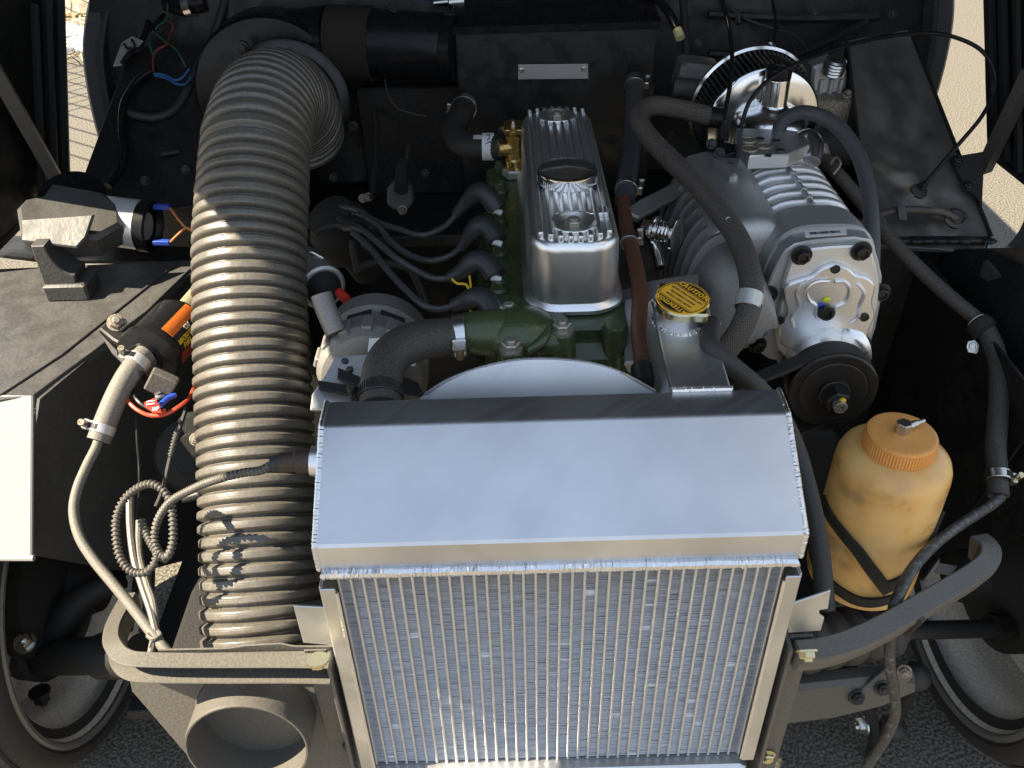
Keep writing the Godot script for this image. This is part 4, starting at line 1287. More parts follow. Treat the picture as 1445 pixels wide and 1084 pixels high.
	for q in [Vector3(-0.1781, 0.7317, -0.7763), Vector3(-0.1721, 0.7272, -0.7667)]:
		g = Geo.new()
		g.lathe(P([0.004, 0, 0.004, 0.003, 0.002, 0.004]), along(Vector3(0, 0.6, 0.8), q), 12)
		part("screw", g, M.steel_dark, o)
	for q in [[Vector3(-0.182, 0.7374, -0.7556), Vector3(-0.1496, 0.7296, -0.7435), Vector3(-0.152, 0.7238, -0.7329), Vector3(-0.1814, 0.7339, -0.7429)], [Vector3(-0.2028, 0.7302, -0.7439), Vector3(-0.1636, 0.7282, -0.7362), Vector3(-0.166, 0.7225, -0.7256), Vector3(-0.1998, 0.7279, -0.7322)], [Vector3(-0.1381, 0.7247, -0.7711), Vector3(-0.0995, 0.7177, -0.7533), Vector3(-0.0919, 0.7074, -0.7393), Vector3(-0.1291, 0.7142, -0.7444)]]:
		g = Geo.new()
		g.plate(q, 0.004, 0.001)
		part("fan_blade", g, M.dull_black, o)
	for q in [[Vector3(-0.1532, 0.7449, -0.7988), Vector3(-0.1398, 0.7463, -0.7974), Vector3(-0.1455, 0.7383, -0.7838), Vector3(-0.154, 0.7373, -0.7843)], [Vector3(-0.1165, 0.7249, -0.7775), Vector3(-0.1021, 0.729, -0.7843), Vector3(-0.1031, 0.7257, -0.7719)]]:
		g = Geo.new()
		g.plate(q, 0.001)
		part("sticker", g, M.white, o)
	g = Geo.new()
	g.tube([ac + Vector3(0, 0, 0.03), ac + Vector3(0, 0, 0.05)], 0.035, 32)
	part("pulley", g, M.black_bolt, o)

func radiator() -> void:
	var o := thing("radiator", "aluminium radiator with large sloped top tank and finned core at the front of the bay", "radiator", Vector3(0.0375, 0.3, -0.58))
	var side := Basis(Vector3(0, 0, 1), Vector3(0, 1, 0), Vector3(-1, 0, 0))
	var g := Geo.new()
	g.prism(P([-0.525, 0.684, -0.525, 0.7135, -0.527, 0.7165, -0.617, 0.770, -0.622, 0.772, -0.654, 0.772, -0.656, 0.769, -0.656, 0.684]), 0.4215, Transform3D(side, Vector3(0.2485, 0, 0)), 0.0012)
	var tank := part("top_tank", g, M.brushed, o, 25)
	part("weld_bead", weld([Vector3(-0.171, 0.683, -0.523), Vector3(0.246, 0.683, -0.523)], 0.005), M.weld, tank)
	for x in [-0.1735, 0.2487]:
		part("weld_bead", weld([Vector3(x, 0.686, -0.5255), Vector3(x, 0.7145, -0.5255), Vector3(x, 0.7715, -0.62), Vector3(x, 0.7725, -0.654)], 0.0026), M.weld, tank)
	# core: flat tubes with folded fins between
	var x0 := -0.1625
	var x1 := 0.2405
	var n := 36
	var pitch := (x1 - x0) / n
	var yb := 0.35
	var yt := 0.682
	for k in n + 1:
		g = Geo.new()
		var x := x0 + k * pitch
		g.box(Vector3(x, (yb + yt) / 2, -0.5475), Vector3(0.0024, yt - yb, 0.023), Basis(), 0.0007)
		part("tube", g, M.core_tube, o)
	g = Geo.new()
	var fp := 0.0028
	var rows := int((yt - yb) / fp)
	for k in n:
		var xa := x0 + k * pitch + 0.0010
		var xb := x0 + (k + 1) * pitch - 0.0010
		var flat := 0
		var soft_z := 0.0
		var zb := -0.5432
		for r in rows:
			var y := yb + r * fp
			if flat == 0 and rng.randf() < 0.007: flat = 1 + rng.randi() % 3
			soft_z = soft_z * 0.7 + rng.randf_range(-0.0004, 0.0004)
			var zf := -0.5396 + soft_z
			var zv := zb + soft_z
			var dy := rng.randf_range(-0.0002, 0.0002)
			var lay := 0.68
			if flat > 0:
				flat -= 1
				zv = zf - rng.randf_range(0.0012, 0.0028)
				lay = 0.8
			var t0 := rng.randf_range(-0.0003, 0.0003)
			g.quad(Vector3(xa, y + dy, zf), Vector3(xb, y + dy + t0, zf), Vector3(xb, y + fp * lay + t0, zv), Vector3(xa, y + fp * lay, zv))
			g.quad(Vector3(xa, y + fp * lay, zv), Vector3(xb, y + fp * lay + t0, zv), Vector3(xb, y + fp + t0, zf), Vector3(xa, y + fp, zf))
	var fins := part("fins", g, M.core_fin, o, 5)
	fins.set_meta("kind", "stuff")
	g = Geo.new()
	g.box(Vector3(0.039, (yb + yt) / 2, -0.5625), Vector3(0.405, yt - yb, 0.03))
	part("core_back", g, M.core_fin, o)
	g = Geo.new()
	g.box(Vector3(0.0385, 0.313, -0.56), Vector3(0.42, 0.072, 0.075), Basis(), 0.004)
	part("bottom_tank", g, M.brushed, o)
	# side channels of the core and their ears
	for s in [-1.0, 1.0]:
		var xc: float = 0.0385 + s * 0.2085
		g = Geo.new()
		g.box(Vector3(xc, 0.51, -0.5255), Vector3(0.0135, 0.302, 0.0028), Basis(), 0.0008)
		g.box(Vector3(xc + s * 0.0068, 0.51, -0.55), Vector3(0.0028, 0.302, 0.046), Basis(), 0.0008)
		part("side_channel", g, M.brushed, o)
		part("weld_bead", weld([Vector3(xc - s * 0.0072, 0.655, -0.5255), Vector3(xc - s * 0.0072, 0.362, -0.5255)], 0.002), M.weld, o)
	g = Geo.new()
	g.plate([Vector3(-0.2077, 0.6281, -0.535), Vector3(-0.1691, 0.6234, -0.535), Vector3(-0.1784, 0.5677, -0.535), Vector3(-0.2075, 0.5734, -0.535)], 0.0025, 0.0006)
	part("mounting_ear", g, M.brushed, o)
	g = Geo.new()
	g.plate([Vector3(0.2503, 0.6083, -0.535), Vector3(0.2889, 0.6289, -0.535), Vector3(0.2914, 0.6024, -0.535), Vector3(0.2837, 0.6007, -0.535), Vector3(0.2848, 0.5944, -0.535), Vector3(0.2906, 0.5889, -0.535), Vector3(0.2908, 0.5697, -0.535), Vector3(0.2597, 0.5678, -0.535)], 0.0025, 0.0006)
	part("mounting_ear", g, M.brushed, o)
	# filler neck and the box it stands on
	g = Geo.new()
	g.prism(P([-0.657, 0.70, -0.657, 0.770, -0.70, 0.774, -0.795, 0.789, -0.81, 0.776, -0.81, 0.72, -0.78, 0.70]), 0.058, Transform3D(side, Vector3(0.2065, 0, 0)), 0.002)
	part("filler_box", g, M.brushed, o, 25)
	g = Geo.new()
	var nc := Vector3(0.174, 0.785, -0.764)
	g.lathe(P([0.0262, -0.012, 0.0245, 0.0, 0.0235, 0.012, 0.026, 0.014]), along(Vector3(0, 1, 0.08), nc), 36)
	part("filler_neck", g, M.brushed, o)
	var ring := []
	for k in 25:
		var a := TAU * k / 24
		ring.append(nc + Vector3(cos(a) * 0.0265, -0.004 - 0.012 * sin(a) * 0.25, sin(a) * 0.0265))
	part("weld_bead", weld(ring, 0.0035), M.weld, o)
	part("weld_bead", weld([Vector3(0.149, 0.774, -0.655), Vector3(0.207, 0.774, -0.655)], 0.0032), M.weld, o)
	part("weld_bead", weld([Vector3(0.1485, 0.772, -0.66), Vector3(0.1485, 0.787, -0.79)], 0.0016), M.weld, o)
	g = Geo.new()
	g.tube([nc + Vector3(0.02, 0.0, 0.008), nc + Vector3(0.038, -0.004, 0.016)], 0.0062, 14)
	part("overflow_spigot", g, M.brushed, o)
	g = Geo.new()
	g.tube([Vector3(-0.172, 0.741, -0.606), Vector3(-0.185, 0.742, -0.606)], 0.0138, 28)
	part("sensor_boss", g, M.machined, o)
	# shroud that shows as an arc behind the tank, leaning back
	g = Geo.new()
	var arc := [Vector3(-0.1153, 0.7255, -0.685), Vector3(-0.0866, 0.7432, -0.7), Vector3(-0.0581, 0.7551, -0.711), Vector3(-0.0154, 0.7637, -0.72), Vector3(0.0238, 0.7656, -0.724), Vector3(0.0698, 0.762, -0.722), Vector3(0.1051, 0.7537, -0.716), Vector3(0.1438, 0.7356, -0.704), Vector3(0.1538, 0.7134, -0.688)]
	var low := [Vector3(0.13, 0.66, -0.66), Vector3(-0.1, 0.66, -0.66)]
	g.plate(spline(arc, 3) + low, 0.003, 0.0005)
	part("fan_shroud", g, M.brushed, o)
	part("ragged_edge", weld(spline(arc.slice(1, 8).map(func(v): return v + Vector3(0, 0.0005, 0.001)), 6), 0.0017), M.weld, o)

	# cap
	var c := thing("pressure_cap", "round radiator cap in yellow zinc with a printed yellow caution label", "radiator cap", nc + Vector3(0, 0.012, 0))
	var cu := Vector3(0, 1, 0.1).normalized()
	var ct := nc + cu * 0.012
	g = Geo.new()
	var ol := []
	for k in 64:
		var a := TAU * k / 64
		var lobe := maxf(exp(-pow((fposmod(a - 5.35 + PI, TAU) - PI) / 0.2, 2)), exp(-pow((fposmod(a - 2.2 + PI, TAU) - PI) / 0.2, 2)))
		ol.append(Vector2(cos(a), sin(a)) * (0.0275 + 0.007 * lobe))
	g.prism(ol, 0.011, facing(cu, Vector3(0, 0, -1), ct), 0.002)
	part("cap_body", g, M.yellow_zinc, c)
	var lt := facing(cu, Vector3(0, 0, -1), ct + cu * 0.0111)
	g = Geo.new()
	g.prism(disc(0.0265, 48), 0.0008, lt)
	var lab := part("label", g, M.cap_yellow, c)
	# black segments of the label and its rim line
	var dir := Vector2(0.6, -0.8)
	var nrm := Vector2(0.8, 0.6)
	for s in [1.0, -1.0]:
		var sg := []
		for k in 13:
			var a := (k / 12.0 - 0.5) * 2.0 * acos(0.52)
			sg.append((nrm * s * cos(a) + dir * sin(a)) * 0.0236)
		g = Geo.new()
		g.prism(sg, 0.0006, Transform3D(lt.basis, lt.origin + cu * 0.0005))
		part("printed_band", g, M.ink, lab)
	g = Geo.new()
	g.lathe(P([0.0246, 0.0008, 0.0246, 0.0012, 0.0252, 0.0012, 0.0252, 0.0008]), Transform3D(Basis(lt.basis.x, lt.basis.z, -lt.basis.y), lt.origin), 48, false, false)
	for s in [1.0, -1.0]:
		var m: Vector2 = nrm * s * 0.0108
		var h := dir * 0.0215
		g.box(lt * Vector3(m.x, m.y, 0.0009), Vector3(0.043, 0.0006, 0.0004), Basis(lt.basis * Vector3(dir.x, dir.y, 0), cu, (lt.basis * Vector3(dir.x, dir.y, 0)).cross(cu)), 0.0001)
	part("printed_line", g, M.ink, lab)
	var rd := lt.basis * Vector3(dir.x, dir.y, 0)
	letters("CAUTION", 0.0088, M.cap_yellow, "lettering", lab, lt * Vector3(nrm.x * 0.0165, nrm.y * 0.0165, 0.0014), rd, cu, 0.0004)
	letters("ATTENTION", 0.0072, M.cap_yellow, "lettering", lab, lt * Vector3(-nrm.x * 0.0165, -nrm.y * 0.0165, 0.0014), -rd, cu, 0.0004)
	var lines := ["NEVER OPEN WHEN HOT", "NE JAMAIS OUVRIR", "WENN HEISS NICHT"]
	for k in 3:
		var q := nrm * (0.0062 - k * 0.006)
		letters(lines[k], 0.0036, M.rust_bolt, "lettering", lab, lt * Vector3(q.x, q.y, 0.001), rd, cu, 0.0003)
	hose("overflow_hose", "smooth black overflow hose from filler neck down behind the radiator's right end", "hose", [nc + Vector3(0.03, -0.002, 0.012), Vector3(0.1972, 0.7792, -0.7182), Vector3(0.219, 0.7619, -0.7052), Vector3(0.2456, 0.7385, -0.7001), Vector3(0.2736, 0.7013, -0.7033), Vector3(0.2919, 0.6681, -0.6909), Vector3(0.3022, 0.6361, -0.6605), Vector3(0.3071, 0.6083, -0.627), Vector3(0.3094, 0.5832, -0.6018), Vector3(0.3118, 0.5486, -0.5758)], 0.0098, "rubber", 8, 16)
	# top hose
	hose("radiator_hose", "fat curved dusty black hose from thermostat housing to radiator tank", "hose", [Vector3(-0.0468, 0.759, -0.7781), Vector3(-0.067, 0.7638, -0.7692), Vector3(-0.0915, 0.7704, -0.7554), Vector3(-0.1116, 0.773, -0.7386), Vector3(-0.1242, 0.77, -0.7176), Vector3(-0.1275, 0.7634, -0.6938), Vector3(-0.1266, 0.7534, -0.6675)], 0.0205, "old_rubber", 10, 28)
	hose_clamp("bright clamp with rusty screw where the fat radiator hose meets the green housing", Vector3(-0.054, 0.7619, -0.7741), Vector3(1, 0.02, -0.05), 0.0212, 0.013, Vector3(-0.0525, 0.7694, -0.7422) - Vector3(-0.054, 0.7619, -0.7741), "bright_zinc", "rust_bolt")
	hose_clamp("dark clamp at the lower end of the fat radiator hose, half behind the tank", Vector3(-0.1274, 0.7588, -0.6816), Vector3(-0.1275, 0.7634, -0.6938) - Vector3(-0.1266, 0.7534, -0.6675), 0.0212, 0.012, Vector3(-1, 0, 0.2), "steel_dark", "steel_dark")

func supercharger() -> void:
	var o := thing("supercharger", "bare cast aluminium supercharger with finned top and scalloped front plate", "supercharger", Vector3(0.3634, 0.7375, -0.8684))
	var g := Geo.new()
	# main case: an arched section carried back along z
	var arch := func(grow: float, cx: float, w: float, yb: float, yt: float) -> PackedVector3Array:
		var r := PackedVector3Array()
		for k in 25:
			var a := PI * k / 24.0
			r.append(Vector3(cx + (w + grow) * signf(cos(a)) * pow(absf(cos(a)), 0.6), yb + (yt + grow - yb) * pow(sin(a), 0.52), 0))
		r.append(Vector3(cx - w - grow, yb - 0.02, 0)); r.append(Vector3(cx + w + grow, yb - 0.02, 0))
		return r
	var ring := func(grow: float, z: float) -> PackedVector3Array:
		var r: PackedVector3Array = arch.call(grow, 0.383, 0.06, 0.64, 0.772)
		for k in r.size(): r[k].z = z
		r.reverse()
		return r
	g.loft([ring.call(0.0, -0.95), ring.call(0.0, -1.19)])
	part("case", g, M.cast_bright, o)
	for k in 7:
		g = Geo.new()
		var z := -1.035 - k * 0.0245
		g.loft([ring.call(0.0005, z + 0.0075), ring.call(0.0085, z + 0.0062), ring.call(0.0115, z + 0.003), ring.call(0.0115, z - 0.003), ring.call(0.0085, z - 0.0062), ring.call(0.0005, z - 0.0075)])
		part("case_rib", g, M.cast_bright, o, 50)
	g = Geo.new()
	g.box(Vector3(0.383, 0.779, -1.10), Vector3(0.007, 0.012, 0.17), Basis(), 0.002)
	for k in 7: g.box(Vector3(0.383, 0.784, -1.035 - k * 0.0245), Vector3(0.009, 0.006, 0.009), Basis(), 0.002)
	part("seam", g, M.cast, o)
	# smooth block behind the front plate
	g = Geo.new()
	g.loft([ring.call(0.012, -0.953), ring.call(0.014, -0.957), ring.call(0.0135, -0.99), ring.call(0.0115, -1.012), ring.call(0.003, -1.02)])
	part("front_block", g, M.cast, o, 25)
	# front plate and cover
	var zf := func(a: Array, z: float) -> Array: return a.map(func(v): return Vector2(v.x, v.y))
	var outer := [Vector3(0.3308, 0.7723, -0.93), Vector3(0.3613, 0.7798, -0.93), Vector3(0.4244, 0.7815, -0.93), Vector3(0.4366, 0.7643, -0.93), Vector3(0.458, 0.715, -0.93), Vector3(0.4634, 0.6289, -0.93), Vector3(0.4516, 0.616, -0.93), Vector3(0.4082, 0.5995, -0.93), Vector3(0.3406, 0.6019, -0.93), Vector3(0.3136, 0.6229, -0.93), Vector3(0.3093, 0.7016, -0.93), Vector3(0.3203, 0.743, -0.93)]
	g = Geo.new()
	g.prism(soft(zf.call(outer, 0.0), 1), 0.024, Transform3D(Basis(), Vector3(0, 0, -0.954)), 0.002)
	part("front_flange", g, M.cast, o)
	g = Geo.new()
	g.prism(soft(zf.call([Vector3(0.3367, 0.7674, -0.93), Vector3(0.3622, 0.7751, -0.93), Vector3(0.4205, 0.7761, -0.93), Vector3(0.4315, 0.7606, -0.93), Vector3(0.4511, 0.7152, -0.93), Vector3(0.456, 0.6335, -0.93), Vector3(0.3557, 0.6103, -0.93), Vector3(0.3332, 0.6376, -0.93), Vector3(0.3304, 0.7009, -0.93), Vector3(0.3309, 0.7407, -0.93)], 0.0), 1), 0.010, Transform3D(Basis(), Vector3(0, 0, -0.929)), 0.002)
	part("front_plate", g, M.cast_bright, o)
	var sc := [Vector3(0.3465, 0.7353, -0.915), Vector3(0.3611, 0.7387, -0.915), Vector3(0.3691, 0.75, -0.915), Vector3(0.3847, 0.7561, -0.915), Vector3(0.4029, 0.7489, -0.915), Vector3(0.4126, 0.739, -0.915), Vector3(0.4294, 0.7355, -0.915), Vector3(0.4408, 0.7224, -0.915), Vector3(0.4392, 0.7025, -0.915), Vector3(0.4499, 0.6818, -0.915), Vector3(0.4453, 0.6632, -0.915), Vector3(0.4464, 0.6419, -0.915), Vector3(0.399, 0.6239, -0.915), Vector3(0.346, 0.6344, -0.915), Vector3(0.3334, 0.6521, -0.915), Vector3(0.3338, 0.6774, -0.915), Vector3(0.3402, 0.6916, -0.915), Vector3(0.3302, 0.7101, -0.915), Vector3(0.3308, 0.7279, -0.915)]
	g = Geo.new()
	g.prism(soft(zf.call(sc, 0.0), 2), 0.008, Transform3D(Basis(), Vector3(0, 0, -0.92)), 0.002)
	var pl := part("scalloped_cover", g, M.machined, o)
	# raised ridge on the cover
	g = Geo.new()
	g.tube(spline([Vector3(0.381, 0.7345, -0.911), Vector3(0.3643, 0.7331, -0.911), Vector3(0.3563, 0.7216, -0.911), Vector3(0.3622, 0.7075, -0.911), Vector3(0.3723, 0.6991, -0.911), Vector3(0.375, 0.6848, -0.911), Vector3(0.3845, 0.6803, -0.911), Vector3(0.3924, 0.6842, -0.911), Vector3(0.397, 0.6963, -0.911), Vector3(0.4075, 0.704, -0.911), Vector3(0.4093, 0.7199, -0.911), Vector3(0.4001, 0.732, -0.911), Vector3(0.3882, 0.7324, -0.911)], 5), 0.0026, 8)
	g.tube(spline([Vector3(0.3555, 0.7354, -0.911), Vector3(0.3446, 0.72, -0.911), Vector3(0.3515, 0.6998, -0.911), Vector3(0.3453, 0.6857, -0.911), Vector3(0.3498, 0.669, -0.911)], 5), 0.0022, 8)
	g.tube(spline([Vector3(0.4158, 0.7295, -0.911), Vector3(0.4274, 0.7154, -0.911), Vector3(0.4257, 0.6994, -0.911), Vector3(0.4274, 0.683, -0.911), Vector3(0.4191, 0.673, -0.911)], 5), 0.0022, 8)
	part("raised_ridge", g, M.machined, pl)
	for q in [Vector3(0.3856, 0.7498, -0.911), Vector3(0.3314, 0.68, -0.911), Vector3(0.4349, 0.6807, -0.911)]:
		g = Geo.new()
		g.lathe(P([0.0058, 0, 0.0056, 0.0012, 0.0042, 0.0012, 0.004, -0.003, 0.001, -0.004]), along(Vector3(0, 0, 1), q), 20)
		part("threaded_hole", g, M.steel_dark, pl)
	g = Geo.new()
	g.lathe(P([0.0095, -0.002, 0.0095, 0.008, 0.0085, 0.0092, 0.005, 0.0092, 0.0045, 0.006, 0.001, 0.006]), along(Vector3(0, 0.1, 1), Vector3(0.3849, 0.6916, -0.911)), 24)
	part("socket_plug", g, M.black_bolt, pl)
	g = Geo.new()
	g.sphere(Vector3(0.3834, 0.7081, -0.9105), Vector3(0.005, 0.0035, 0.001), 10)
	part("yellow_paint_dab", g, M.lime, pl)
	g = Geo.new()
	g.sphere(Vector3(0.3771, 0.7003, -0.9105), Vector3(0.005, 0.003, 0.001), 10)
	part("blue_paint_dab", g, M.blue, pl)
	var bolts := [Vector3(0.3445, 0.7662, -0.918), Vector3(0.4138, 0.7696, -0.918), Vector3(0.3165, 0.7065, -0.93), Vector3(0.4551, 0.705, -0.93), Vector3(0.3142, 0.6317, -0.93), Vector3(0.4434, 0.6356, -0.918)]
	for b in bolts:
		g = Geo.new()
		g.lathe(P([0.0125, 0, 0.0125, 0.002, 0.0115, 0.003]), along(Vector3(0, 0, 1), b), 20)
		g.lathe(P([0.0085, 0, 0.0085, 0.0095, 0.0075, 0.0105, 0.0055, 0.0105, 0.0045, 0.008]), along(Vector3(0, 0, 1), b), 6)
		part("bolt", g, M.black_bolt, o)
	# nose
	var n0 := Vector3(0.3985, 0.6173, -0.915)
	var n1 := Vector3(0.3853, 0.6259, -0.853)
	g = Geo.new()
	var l := n0.distance_to(n1)
	g.lathe(P([0.057, 0.0, 0.053, 0.003, 0.048, 0.009, 0.045, 0.02, 0.044, l * 0.8, 0.04, l]), along(n1 - n0, n0), 48)
	part("nose", g, M.polished_cast, o)
	# sticker with bar code on the smooth block's front edge
	g = Geo.new()
	var s0 := Vector3(0.3467, 0.787, -0.9241); var s1 := Vector3(0.3952, 0.787, -0.9283)
	g.plate([Vector3(0.3495, 0.7875, -0.9373), Vector3(0.3993, 0.7875, -0.9415), Vector3(0.3959, 0.7875, -0.9255), Vector3(0.3467, 0.7875, -0.9214)], 0.0006)
	var st := part("barcode_sticker", g, M.white, o)
	g = Geo.new()
	var bx: Vector3 = (Vector3(0.3993, 0.7875, -0.9415) - Vector3(0.3495, 0.7875, -0.9373)).normalized()
	var bz := bx.cross(Vector3.UP)
	var w := 0.006
	while w < 0.042:
		var bw: float = [0.0008, 0.0014, 0.0022][rng.randi() % 3]
		g.box(Vector3(0.3479, 0.788, -0.9292) + bx * (w + bw / 2), Vector3(bw, 0.0004, 0.0055), Basis(bx, Vector3.UP, -bz), 0.00005)
		w += bw + [0.0007, 0.0012][rng.randi() % 2]
	part("bar_code", g, M.ink, st)
	# outlet flange at the left and its web
	g = Geo.new()
	var duct := []
	for q in [[-1.215, -0.012], [-1.205, 0.0], [-1.0, 0.0], [-0.985, -0.004], [-0.978, -0.016]]:
		var r := PackedVector3Array()
		for v in [[0.338, 0.772], [0.322, 0.779], [0.305, 0.78], [0.285, 0.777], [0.262, 0.772], [0.252, 0.763], [0.252, 0.74], [0.338, 0.74]]:
			r.append(Vector3(v[0], v[1] + q[1], q[0]))
		r.reverse()
		duct.append(r)
	g.loft(duct)
	part("outlet_duct", g, M.cast, o, 50)
	g = Geo.new()
	g.box(Vector3(0.296, 0.775, -1.1267), Vector3(0.012, 0.03, 0.06), Basis(Vector3.UP, 0.25), 0.004)
	part("web", g, M.cast, o)
	# machined pad at the back with bolt holes
	g = Geo.new()
	var pad := [Vector3(0.326, 0.8, -1.2083), Vector3(0.3934, 0.8, -1.198), Vector3(0.415, 0.8, -1.186), Vector3(0.4105, 0.8, -1.1459), Vector3(0.374, 0.8, -1.11), Vector3(0.3212, 0.8, -1.109), Vector3(0.3185, 0.8, -1.1475)]
	g.plate(pad, 0.02, 0.002)
	g.box(Vector3(0.377, 0.78, -1.1719), Vector3(0.11, 0.05, 0.05), Basis(), 0.01)
	part("machined_pad", g, M.machined, o)
	for q in [[Vector3(0.3329, 0.81, -1.1616), 0.011], [Vector3(0.327, 0.81, -1.1322), 0.012], [Vector3(0.348, 0.81, -1.1405), 0.011], [Vector3(0.3483, 0.81, -1.1655), 0.006], [Vector3(0.3683, 0.81, -1.1565), 0.006], [Vector3(0.3659, 0.81, -1.1246), 0.006], [Vector3(0.3455, 0.81, -1.107), 0.0045]]:
		g = Geo.new()
		var r: float = q[1]
		g.lathe(P([r, 0.0, r * 0.95, 0.0016, r * 0.75, 0.0018, r * 0.7, 0.0008, 0.0005, 0.0006]), Transform3D(Basis(), q[0]), 20)
		part("plug" if r > 0.01 else "bolt_hole", g, M.stained if r > 0.01 else M.steel_dark, o)
	g = Geo.new()
	g.tube(spline([Vector3(0.4039, 0.7971, -1.1762), Vector3(0.4199, 0.8038, -1.1813), Vector3(0.4259, 0.7989, -1.165), Vector3(0.4179, 0.7851, -1.1422)], 5), 0.012, 14)
	part("bent_pipe", g, M.zinc, o)
	# pulley
	var p := thing("supercharger_pulley", "black grooved pulley with hexagon nut and yellow paint mark on the supercharger nose", "pulley", Vector3(0.3819, 0.6273, -0.84))
	var pc := Vector3(0.3788, 0.6354, -0.835)
	var px := along((n1 - n0).lerp(Vector3(0, 0, 0.07), 0.75), pc)
	g = Geo.new()
	g.lathe(P([0.03, -0.022, 0.047, -0.022, 0.051, -0.019, 0.051, -0.015, 0.0475, -0.013, 0.0475, 0.006, 0.051, 0.008, 0.052, 0.011, 0.05, 0.0135, 0.041, 0.0135, 0.0395, 0.0125, 0.038, 0.0135, 0.016, 0.0135, 0.001, 0.0135]), px, 64)
	part("pulley_body", g, M.black_bolt, p)
	g = Geo.new()
	g.lathe(P([0.018, 0.0135, 0.018, 0.018, 0.016, 0.019]), px, 32)
	g.lathe(P([0.015, 0.018, 0.015, 0.036, 0.013, 0.038]), px, 6)
	part("hexagon_nut", g, M.black_bolt, p)
	g = Geo.new()
	g.lathe(P([0.008, 0.038, 0.008, 0.045, 0.007, 0.046, 0.004, 0.046, 0.0035, 0.043]), px, 16)
	part("shaft_end", g, M.stained, p)
	g = Geo.new()
	g.sphere(px * Vector3(0.007, 0.0405, 0.004), Vector3(0.004, 0.003, 0.004), 10)
	part("yellow_paint_dab", g, M.yellow, p)
	# belt round the pulley and down to the crankshaft
	var cc := Vector3(0.06, 0.46, pc.z)
	var rp := 0.049
	var rc := 0.058
	var dv := Vector2(cc.x - pc.x, cc.y - pc.y)
	var base := dv.angle()
	var lp := []
	for k in 25:
		var a := base + PI / 2 + PI * k / 24.0
		lp.append(Vector3(pc.x + rp * cos(a), pc.y + rp * sin(a), pc.z - 0.004))
	var br := []
	for k in 25:
		var a := base - PI / 2 + PI * k / 24.0
		br.append(Vector3(cc.x + rc * cos(a), cc.y + rc * sin(a), cc.z - 0.004))
	var loop := lp + br + [lp[0], lp[1]]
	var rings := []
	for i in loop.size() - 1:
		var T: Vector3 = (loop[i + 1] - loop[maxi(i - 1, 0)]).normalized()
		var N := T.cross(Vector3(0, 0, 1))
		var v: Vector3 = loop[i]
		rings.append(PackedVector3Array([v + N * 0.003 + Vector3(0, 0, 0.0095), v - N * 0.002 + Vector3(0, 0, 0.0095), v - N * 0.002 - Vector3(0, 0, 0.0095), v + N * 0.003 - Vector3(0, 0, 0.0095)]))
	g = Geo.new()
	g.loft(rings, true, false, false)
	solo("drive_belt", g, M.belt, "flat black drive belt running from the supercharger pulley down behind the radiator", "belt", lp[0])
	# finned intake manifold
	var m := thing("intake_manifold", "dark cast intake manifold with curved cooling ribs between rocker cover and supercharger", "manifold", Vector3(0.2424, 0.7088, -0.9219))
	var curve := [Vector3(0.2835, 0.7727, -0.97), Vector3(0.2644, 0.7666, -0.97), Vector3(0.2481, 0.7574, -0.97), Vector3(0.2345, 0.7371, -0.97), Vector3(0.2258, 0.7091, -0.97), Vector3(0.2208, 0.6758, -0.97), Vector3(0.219, 0.6256, -0.97)]
	curve = spline(curve, 4)
	var prof := func(dz: float, drop: float, sh: float) -> PackedVector3Array:
		var r := PackedVector3Array()
		for v in curve: r.append(v + Vector3(sh, -drop, dz))
		for k in range(curve.size() - 1, -1, -1): r.append(curve[k] + Vector3(0.012 + sh, -drop - 0.016, dz))
		return r
	g = Geo.new()
	g.loft([prof.call(-0.23, 0.013, 0.004), prof.call(-0.02, 0.013, 0.004), prof.call(0.0, 0.012, 0.003), prof.call(0.018, 0.014, 0.004), prof.call(0.04, 0.024, 0.012), prof.call(0.062, 0.046, 0.022), prof.call(0.075, 0.075, 0.03)].map(func(r): return r))
	part("duct", g, M.cast_dark, m, 50)
	for k in 8:
		g = Geo.new()
		var dz := -0.012 - k * 0.029
		g.loft([prof.call(dz + 0.0055, 0.011, 0.003), prof.call(dz + 0.0035, 0.001, 0.0), prof.call(dz - 0.0035, 0.001, 0.0), prof.call(dz - 0.0055, 0.011, 0.003)])
		part("cooling_rib", g, M.cast_dark, m)
	g = Geo.new()
	g.plate([Vector3(0.133, 0.7004, -0.9281), Vector3(0.1346, 0.7063, -0.9451), Vector3(0.1726, 0.7125, -0.9497), Vector3(0.2061, 0.7225, -0.9447), Vector3(0.2302, 0.7311, -0.9387), Vector3(0.2252, 0.7196, -0.905), Vector3(0.1713, 0.7019, -0.9042)], 0.01, 0.002)
	part("front_flange", g, M.cast_dark, m)
	g = Geo.new()
	g.plate([Vector3(0.1537, 0.7399, -1.0955), Vector3(0.18, 0.742, -1.1222), Vector3(0.2369, 0.7417, -1.1721), Vector3(0.2746, 0.7448, -1.1869), Vector3(0.2596, 0.7351, -1.1545), Vector3(0.2207, 0.7328, -1.1278), Vector3(0.1764, 0.7302, -1.0882)], 0.012, 0.003)
	part("rear_runner", g, M.cast_dark, m)
	g = Geo.new()
	g.plate([Vector3(0.1399, 0.7095, -0.9099), Vector3(0.1573, 0.7178, -0.9036), Vector3(0.1441, 0.6949, -0.7987), Vector3(0.1295, 0.6893, -0.807)], 0.02, 0.003)
	part("head_flange", g, M.cast, m)
	# sprung bolt in the gap
	var sp := thing("sprung_bolt", "bright bolt with coil spring and cup washer in the gap of the manifold", "bolt", Vector3(0.198, 0.7405, -1.0459))
	var a0 := Vector3(0.1703, 0.744, -1.0486)
	var a1 := Vector3(0.2269, 0.745, -1.0118)
	var sa := along(a1 - a0, a0)
	g = Geo.new()
